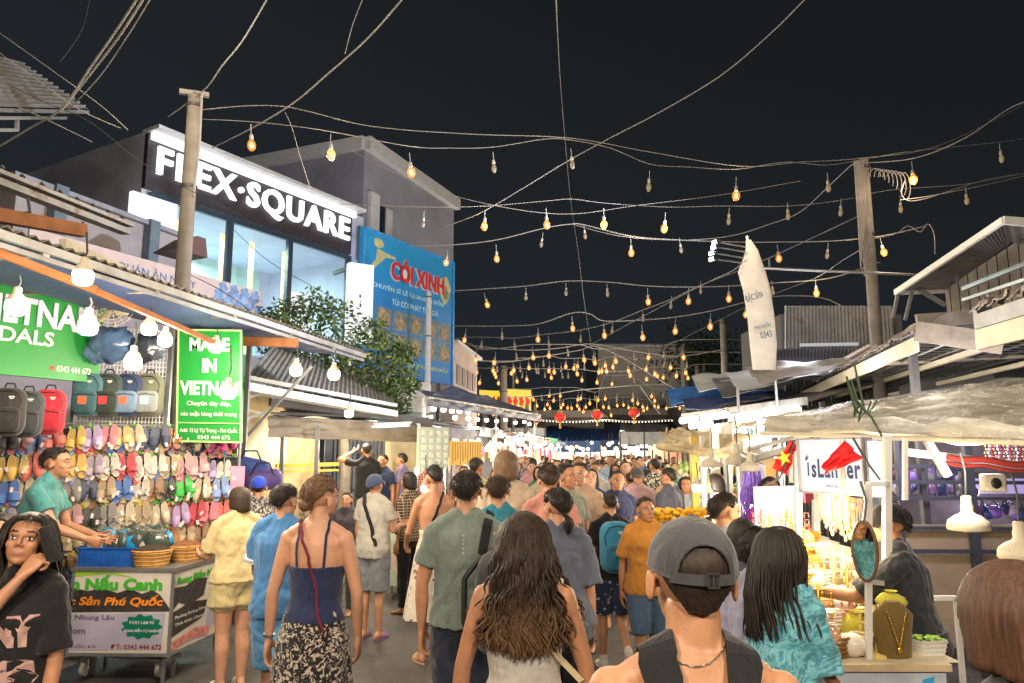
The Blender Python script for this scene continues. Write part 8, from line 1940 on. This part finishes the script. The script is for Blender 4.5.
# man in grey green T-shirt with a backpack
f, r = P(467, 470, 4.2, -3, 'man in a heathered grey green T-shirt and dark trousers seen from behind', dict(vox=.009, sk=SK1, wd=1.03, armR=((.22, .0, -1), (.0, .5, -1)), armL=((.24, .02, -1), (.02, .18, -1)), legR=((0, .16, -1), (0, 0, -1)), legL=((0, -.1, -1), (0, -.3, -1))), [('shirt', fabric('heather_green', (.10, .14, .125), c2=(.22, .27, .24), kind='heather'), dict(hem=.90, loose=.022, sleeve=.62, seed=12)), ('pants', fb('midnight', (.022, .028, .05)), dict(waist=.95)), ], ('short', HB), (B_SH, 'shoe'))
sh = [c for c in r.children if c.name.startswith('t_shirt')][0]
for k in range(5): rect_text(f, r, 'NAPES'[k], -.0, 1.37 - .022 * k, .012, .014, paint('print_grey', (.45, .47, .45), .6), back=True, bold=.04, parent=sh)
def pack_on(f, r, x, z, rot, c, label, sc, drop=0, patch=None):
    M = PM[r.name] @ Matrix.Translation((x, -.235, z)); p = M.translation; h = r.rotation_euler.z
    return backpack(p, h + R(rot), c, label, sc * r.scale[0], None, patch=patch, group=None)
pack_on(f, r, .215, 1.06, 62, (.03, .032, .035), 'black backpack slung on the right shoulder of the man in grey green', 1.15)
g = G(); f.strip(g, [Vector((.13, -.20, 1.18)), Vector((.125, -.16, 1.30)), Vector((.12, -.08, 1.42)), Vector((.12, 0, 1.47)), Vector((.12, .12, 1.38))], .05, .008, .03); onp(r, g, 'backpack_strap', BLK, 'black backpack strap over the right shoulder of the man in grey green', 'strap')
P(498, 475, 5.25, 8, 'boy in a teal blue T-shirt just ahead of the man in grey green', dict(vox=.011, sk=SK1, hy=-10), [('shirt', fb('teal_blue', (.03, .20, .28)), dict(seed=2)), ('pants', DGR, {})], ('short', HDB))
P(506, 452, 6.3, 5, 'tall woman in a cream T-shirt with shoulder length brown hair', dict(fem=True, wd=1.1, vox=.011, sk=SK3), [('shirt', fb('cream_tee', (.55, .45, .33)), dict(loose=.025)), ('pants', DEN, {})], ('bob', HLB), hk=dict(sc=1.1))
# woman with long wavy hair
f, r = P(524, 514, 2.95, -4, 'woman with long wavy brown hair, white tank top and denim shorts', dict(fem=True, wd=1.12, vox=.0075, sk=SK2, hy=-4, armL=((.30, -.02, -1), (.12, .10, -1)), armR=((.30, .0, -1), (.05, .12, -1))),
    [('tank', fb('white_tank', (.50, .47, .44)), dict(top=1.27, hem=.985, strap=.032, sx=.088, off=.014)), ('pants', fabric('denim_light', (.16, .25, .38), nv=.3), dict(to=.3, name='shorts', waist=1.02, loose=.012))],
    ('long', hairm('hair_ombre', (.024, .014, .010), (.30, .17, .085), 1.10, 1.42)), hk=dict(strands=950, ln=.41, sc=1.08, wide=.062, wave=1))
tt = thing('tote_bag', 'cream cloth tote bag on the shoulder of the woman with long wavy hair', 'bag', (PM[r.name] @ Vector((.235, -.07, .92))), r.rotation_euler.z + R(70), None, r.scale[0]); g = G()
g.rings([(Vector((.03, 0, -.22)), Vector((.10, 0, 0)), Vector((0, .03, 0))), (Vector((.03, 0, -.18)), Vector((.17, 0, 0)), Vector((0, .06, 0))), (Vector((.01, 0, -.05)), Vector((.16, 0, 0)), Vector((0, .065, 0))), (Vector((0, 0, .06)), Vector((.12, 0, 0)), Vector((0, .045, 0))), (Vector((0, 0, .13)), Vector((.08, 0, 0)), Vector((0, .02, 0)))], 26)
g.V = [v + Vector((0, .012 * noise.noise(v * 14), .01 * noise.noise(v * 9))) for v in g.V]; g.build('bag_body', fb('tote', (.60, .50, .32)), tt, world=False, auto=False)
g = G(); f.strip(g, [Vector((.20, -.13, 1.06)), Vector((.175, -.14, 1.18)), Vector((.155, -.12, 1.32)), Vector((.15, -.02, 1.46)), Vector((.16, .10, 1.32)), Vector((.2, .1, 1.1))], .028, .004, .012); tmp = G(); g.xf(PM[tt.name].inverted() @ PM[r.name]); g.build('strap', fb('tote', (.6, .5, .32)), tt, world=False)
# next ring of walkers
P(549, 466, 5.9, 2, 'woman in a salmon pink top with hair in a high bun', dict(fem=True, wd=1.1, vox=.011, sk=SK3), [('shirt', fb('salmon', (.55, .24, .20)), dict(sleeve=.4)), ('pants', fb('salmon', (.55, .24, .2)), {})], ('bun', HDB), hk=dict(bun=(.0, -.07, .085, .042), sc=1.12))
P(566, 463, 6.6, -150, 'man in a sage T-shirt coming toward the viewer behind the pink top', dict(vox=.011, sk=SK1, hy=20), [('shirt', fb('sage', (.30, .32, .24)), {}), ('pants', DGR, {})])
P(580, 462, 7.3, 160, 'man in a peach T-shirt walking toward the viewer near the middle', dict(vox=.012, sk=SK1), [('shirt', fb('peach', (.48, .33, .24)), {}), ('pants', fb('khaki', (.3, .24, .15)), {})])
P(557, 489, 4.6, -5, 'woman in a slate grey top with a low black ponytail', dict(fem=True, wd=1.1, vox=.0095, sk=SK1, hy=35), [('shirt', fb('slate', (.085, .10, .15)), dict(hem=.8, loose=.04, sleeve=.9, sl=.04, flare=.03)), ('pants', BLK, {})], ('pony', HB), hk=dict(bun=(0, -.10, -.035, .02), ln=.09, sc=1.07))
# boy with blue backpack
f, r = P(610, 493, 6.67, 4, 'boy in black T-shirt, patterned navy shorts and white shoes', dict(vox=.011, sk=SK1, legL=((0, .16, -1), (0, .04, -1)), legR=((.02, .10, -1), (0, -.95, -.8)), armL=((.25, -.05, -1), (.1, .1, -1)), armR=((.2, .05, -1), (0, .3, -1))), [('shirt', BLK, dict(sleeve=.6)), ('pants', fabric('short_print', (.02, .03, .08), c2=(.35, .45, .55), kind='blobs', sc=1.4), dict(to=.85, name='shorts', loose=.03))], ('crop', HB), (W_SH, 'shoe'))
pack_on(f, r, 0, 1.20, 0, (.03, .22, .38), 'teal blue backpack worn by the boy in black', 1.12)
# woman in mustard facing the camera
P(645, 497, 6.1, 186, 'woman in a mustard T-shirt and denim shorts walking toward the viewer', dict(fem=True, wd=1.12, vox=.011, sk=SK2, hy=8, **WALK1), [('shirt', fb('mustard', (.46, .20, .035)), dict(hem=.84, loose=.03, sleeve=.75, sl=.03, seed=8)), ('pants', DEN, dict(to=.95, name='shorts'))], ('bun', HDB), (B_SH, 'slide'), hk=dict(bun=(0, -.10, .02, .03)))
P(591, 469, 8.6, 172, 'woman in a navy T-shirt looking down at her hands', dict(fem=True, vox=.013, sk=SK3, hp=-14, armR=HOLD, armL=HOLD), [('shirt', NVY, {}), ('pants', fb('grey_jean', (.2, .22, .26)), {})], ('bob', HB))
P(617, 470, 8.1, 185, 'man in a dark navy polo shirt walking toward the viewer', dict(vox=.012, sk=SK2, **WALK2), [('shirt', fb('polo_navy', (.025, .03, .075)), {}), ('pants', fb('khaki', (.3, .24, .15)), dict(to=.9, name='shorts'))])
P(637, 467, 9.2, 180, 'person in a dark cap and pale pink open shirt', dict(vox=.013, sk=SK1), [('shirt', fb('pale_pink', (.55, .36, .40)), dict(sleeve=1.3)), ('pants', WHT, {})], cap=(fb('cap_brown', (.06, .05, .05)), {}))
P(655, 458, 11.2, 12, 'man in a black and white Hawaiian shirt', dict(wd=1.1, vox=.014, sk=SK1), [('shirt', fabric('hawaii', (.03, .03, .035), c2=(.62, .60, .5), kind='floral', sc=.5), {}), ('pants', BLK, {})])
P(668, 467, 8.7, 40, 'man in a dark grey shirt looking left beside the marigolds', dict(vox=.012, sk=SK2), [('shirt', fb('graphite', (.05, .05, .075)), dict(sleeve=1.5)), ('pants', BLK, {})])
# man in the cap, nearest
f, r = P(690, 517, 1.5, 1, 'man in a dark grey cap and black tank top, nearest to the viewer', dict(wd=.98, vox=.007, sk=skin('skin_warm', (.52, .27, .15)), armR=((.3, 0, -1), (0, .2, -1)), armL=((.3, 0, -1), (0, .2, -1)), side=1.5), [('tank', fb('black_tank', (.014, .014, .018)), dict(top=1.34, hem=.9, strap=.036, sx=.096)), ('pants', DGR, {})], ('under', hairm('hair_crop', (.03, .02, .015))), cap=(fabric('cap_charcoal', (.055, .058, .068), .8), dict(back=True, front=False)), hk=dict(sc=1.02))
g = G(); pts = [Vector((.071 * math.sin(a), .005 - .072 * math.cos(a), 1.478 - .030 * math.cos(a) ** 2 + .012 * (1 - abs(math.cos(a))))) for a in [R(-110 + 10 * k) for k in range(23)]]; pts = f.wrap([p + Vector((0, 0, f.dz)) for p in pts], .002)
g.tube(pts, .0013, 5)
for p in pts[::1]: g.ell(p, .0022, 6)
g.ell(pts[11], (.009, .003, .002), 8); onp(r, g, 'neck_chain', paint('silver', (.6, .58, .55), .25, 1), 'fine silver chain on the neck of the man in the cap', 'necklace')
# right hand customers
P(724, 494, 4.6, -70, 'woman with black hair tied back looking right behind the man in the cap', dict(fem=True, vox=.0095, sk=SK1, hy=-5), [('shirt', fb('mist', (.40, .38, .40)), {}), ('pants', BLK, {})], ('pony', HB), hk=dict(bun=(0, -.10, -.02, .02), ln=.12, sc=1.06))
P(742, 519, 3.9, -30, 'woman with dark wavy hair partly hidden left of the lavender top', dict(fem=True, vox=.0095, sk=SK1), [('shirt', fb('dusk', (.10, .10, .16)), {}), ('pants', BLK, {})], ('bob', HB))
P(757, 529, 3.35, -52, 'woman in a lavender top with black hair pinned up', dict(fem=True, wd=1.05, vox=.009, sk=SK1, hp=-14, armR=HOLD), [('shirt', fb('lavender', (.28, .27, .40)), dict(loose=.03, sleeve=.8)), ('pants', BLK, {})], ('bun', HB), hk=dict(bun=(0, -.09, .03, .035), sc=1.06))
f, r = P(780, 527, 3.1, -46, 'woman with long black hair in a turquoise tie dyed shirt leaning to the counter', dict(fem=True, wd=.86, vox=.0085, sk=SK2, hy=-30, hp=-8, lean=6, armR=((.15, .12, -1), (-.02, .78, -.62)), armL=((.1, .3, -1), (-.1, 1, -.2)), handR='reach'),
    [('shirt', fabric('tie_dye', (.05, .26, .36), c2=(.20, .50, .58), kind='tiedye'), dict(hem=.76, loose=.028, sleeve=.95, sl=.034, flare=.02, folds=.016)), ('pants', BLK, {})], ('long', HB), hk=dict(strands=480, ln=.36))
P(770, 477, 6.8, 175, 'vendor in magenta behind the bright light panel', dict(fem=True, vox=.013, sk=SK2), [('shirt', fb('magenta', (.50, .03, .30)), dict(sleeve=1.5)), ('pants', BLK, {})], ('bob', HB))
P(777, 494, 6.45, 10, 'dark haired person with their back to us below the red star flag', dict(vox=.013, sk=SK2), [('shirt', DGR, {}), ('pants', BLK, {})], ('bob', HB))
P(715, 474, 8.1, 60, 'person in a pink shirt inside the first right stall', dict(vox=.013, sk=SK2), [('shirt', fb('rose_shirt', (.50, .25, .36)), {}), ('pants', BLK, {})], ('bob', HB))
# vendor in black
f, r = P(889, 503, 4.05, 62, 'vendor in a black T-shirt and cap reaching over the jewellery counter', dict(vox=.009, sk=SK2, wd=1.05, lean=8, hp=-8, hy=6, armL=((.05, .70, -.62), (-.12, 1, .02)), armR=((.1, .5, -.8), (-.1, 1, -.2)), handL='reach', handR='reach'), [('shirt', fb('black_vendor', (.028, .032, .042)), dict(hem=.84, loose=.03, sleeve=.9, sl=.032, folds=.016, seed=4)), ('pants', BLK, {})], ('short', HB), (B_SH, 'shoe'), cap=(fb('cap_black', (.02, .02, .025)), {}))
ap = G(); ap.torso = None
k_ = G(); f.torso(k_, .86, 1.0, .055, 24, .05); f.shift(k_); k_.build('apron', fb('apron', (.018, .018, .022)), r, world=False)
# head at the lower right corner
P(1012, 572, 1.55, 8, 'person with smooth brown bob hair cut off at the lower right corner', dict(fem=True, vox=.008, sk=SK1), [('shirt', DGR, {}), ('pants', BLK, {})], ('bob', hairm('hair_chestnut', (.085, .040, .022))), hk=dict(sc=1.18))
# ------------------------------------------------------------------ the crowd farther down the street
CC = [('black', (.015, .015, .017)), ('white', (.55, .53, .5)), ('navy', (.02, .03, .09)), ('grey', (.2, .2, .21)), ('red', (.40, .03, .03)), ('pink', (.52, .25, .28)), ('blue', (.05, .14, .4)), ('beige', (.42, .34, .24)), ('green', (.06, .2, .1)), ('yellow', (.55, .38, .08)), ('peach', (.52, .33, .22)), ('pale blue', (.28, .38, .5))]
CM = [fabric('crowd_' + n, c, kind=[None, None, 'floral', None, 'plaid', 'blobs', None, 'floral', None, 'plaid', None, 'blobs'][i], c2=(.5, .47, .42)) for i, (n, c) in enumerate(CC)]; LM = [BLK, DEN, DGR, fb('khaki', (.3, .24, .15))]
protoP = []
for k, (fem, rz, hs, kw) in enumerate(((False, 0, 'short', WALK1), (True, 0, 'long', WALK2), (False, 180, 'short', WALK2), (True, 180, 'bob', WALK1), (True, 0, 'bun', WALK1), (False, 0, 'crop', WALK2), (True, 180, 'long', WALK2), (False, 180, 'crop', dict(armR=HOLD)))):
    f = Fig(fem=fem, vox=.019, sk=[SK1, SK2, SK3][k % 3], **kw); r = thing('person', 'x', 'person', (0, 0, 0)); f.body(r); f.shirt(r, CM[0]); f.pants(r, LM[0], to='ankle' if k % 3 else .95, name='trousers' if k % 3 else 'shorts')
    f.hair(r, [HB, HDB, HB, HBR][k % 4], hs, seed=k, hk=None) if False else f.hair(r, [HB, HDB, HB, HBR][k % 4], hs, seed=k, strands=40)
    protoP.append((r, fem, rz))
rc = random.Random(42); spots = []
for _ in range(6000):
    if len(spots) >= 160: break
    Y = 8.8 + 30 * rc.random() ** 1.15; cx_ = -.25 + math.tan(R(10)) * (Y - 6); x = cx_ + rc.uniform(-2.0, 2.1)
    if Y < 11 and x < cx_ - 1.0: continue
    if all((x - a) ** 2 + ((Y - b) * .8) ** 2 > .20 for a, b in spots + PEO): spots.append((x, Y))
spots.sort(key=lambda s: s[1])
lines = [spots[i:i + 12] for i in range(0, len(spots), 12)]
for li, L in enumerate(lines):
    for i, (x, Y) in enumerate(sorted(L)):
        r0_, fem, rz = protoP[rc.randrange(8)]; c = rc.randrange(12)
        h = rc.uniform(1.50, 1.62) if fem else rc.uniform(1.58, 1.78)
        o = dup(r0_, (x, Y, 0), R(rz + rc.uniform(-28, 28)), f"{'woman' if fem else 'man'} in {CC[c][0]} top walking {'away' if rz == 0 else 'this way'}, {NTH[i]} from left in crowd row {NTH[li]}", 'people in the crowd down the street', h / 1.70)
        for ch in o.children:
            if ch.name.startswith('t_shirt'): ch.material_slots[0].link = 'OBJECT'; ch.material_slots[0].material = CM[c]
            if ch.name.startswith(('trousers', 'shorts')): ch.material_slots[0].link = 'OBJECT'; ch.material_slots[0].material = LM[rc.randrange(4)]
for r, _, _ in protoP:
    for c in list(r.children): bpy.data.objects.remove(c)
    bpy.data.objects.remove(r)
# ------------------------------------------------------------------ camera, sky, render
cam = bpy.data.cameras.new('camera'); co_ = bpy.data.objects.new('camera', cam); COL.objects.link(co_); scene.camera = co_
cam.sensor_width = 36; cam.lens = F / 1024 * 36; cam.clip_end = 1000; cam.clip_start = .05
co_.location = (0, 0, HC); co_.rotation_euler = (PI / 2 + PITCH, 0, 0)
w = bpy.data.worlds.new('World'); scene.world = w; w.use_nodes = True; nt = w.node_tree; bg = nt.nodes['Background']
tc_ = nt.nodes.new('ShaderNodeTexCoord'); sxyz = nt.nodes.new('ShaderNodeSeparateXYZ'); nt.links.new(tc_.outputs['Generated'], sxyz.inputs[0])
cr = nt.nodes.new('ShaderNodeValToRGB'); cr.color_ramp.elements[0].position = .0; cr.color_ramp.elements[0].color = (.0115, .0145, .018, 1); cr.color_ramp.elements[1].position = .75; cr.color_ramp.elements[1].color = (.0060, .0066, .0074, 1)
e = cr.color_ramp.elements.new(.3); e.color = (.0103, .0128, .0152, 1)
mp = nt.nodes.new('ShaderNodeMath'); mp.operation = 'ADD'; nt.links.new(sxyz.outputs[2], mp.inputs[0]); ml = nt.nodes.new('ShaderNodeMath'); ml.operation = 'MULTIPLY'; ml.inputs[1].default_value = .35; nt.links.new(sxyz.outputs[0], ml.inputs[0]); nt.links.new(ml.outputs[0], mp.inputs[1])
nt.links.new(mp.outputs[0], cr.inputs[0])
sky = nt.nodes.new('ShaderNodeTexSky'); sky.sky_type = 'NISHITA'; sky.sun_disc = False; sky.sun_elevation = R(-6); sky.sun_rotation = R(40)
ad = nt.nodes.new('ShaderNodeMix'); ad.data_type = 'RGBA'; ad.blend_type = 'ADD'; ad.inputs[0].default_value = .004; nt.links.new(cr.outputs[0], ad.inputs[6]); nt.links.new(sky.outputs[0], ad.inputs[7])
nt.links.new(ad.outputs[2], bg.inputs[0]); bg.inputs[1].default_value = 1.0
scene.view_settings.view_transform = 'Standard'; scene.view_settings.look = 'None'; scene.view_settings.exposure = 0.45; scene.view_settings.gamma = 1
scene.render.engine = 'CYCLES'; cy = scene.cycles; cy.use_denoising = True
try: cy.denoiser = 'OPENIMAGEDENOISE'
except Exception: pass
cy.max_bounces = 5; cy.diffuse_bounces = 3; cy.glossy_bounces = 3; cy.transmission_bounces = 3; cy.transparent_max_bounces = 8; cy.caustics_reflective = False; cy.caustics_refractive = False
cy.sample_clamp_indirect = 4.0; cy.use_light_tree = True; cy.use_adaptive_sampling = True; cy.adaptive_threshold = .015
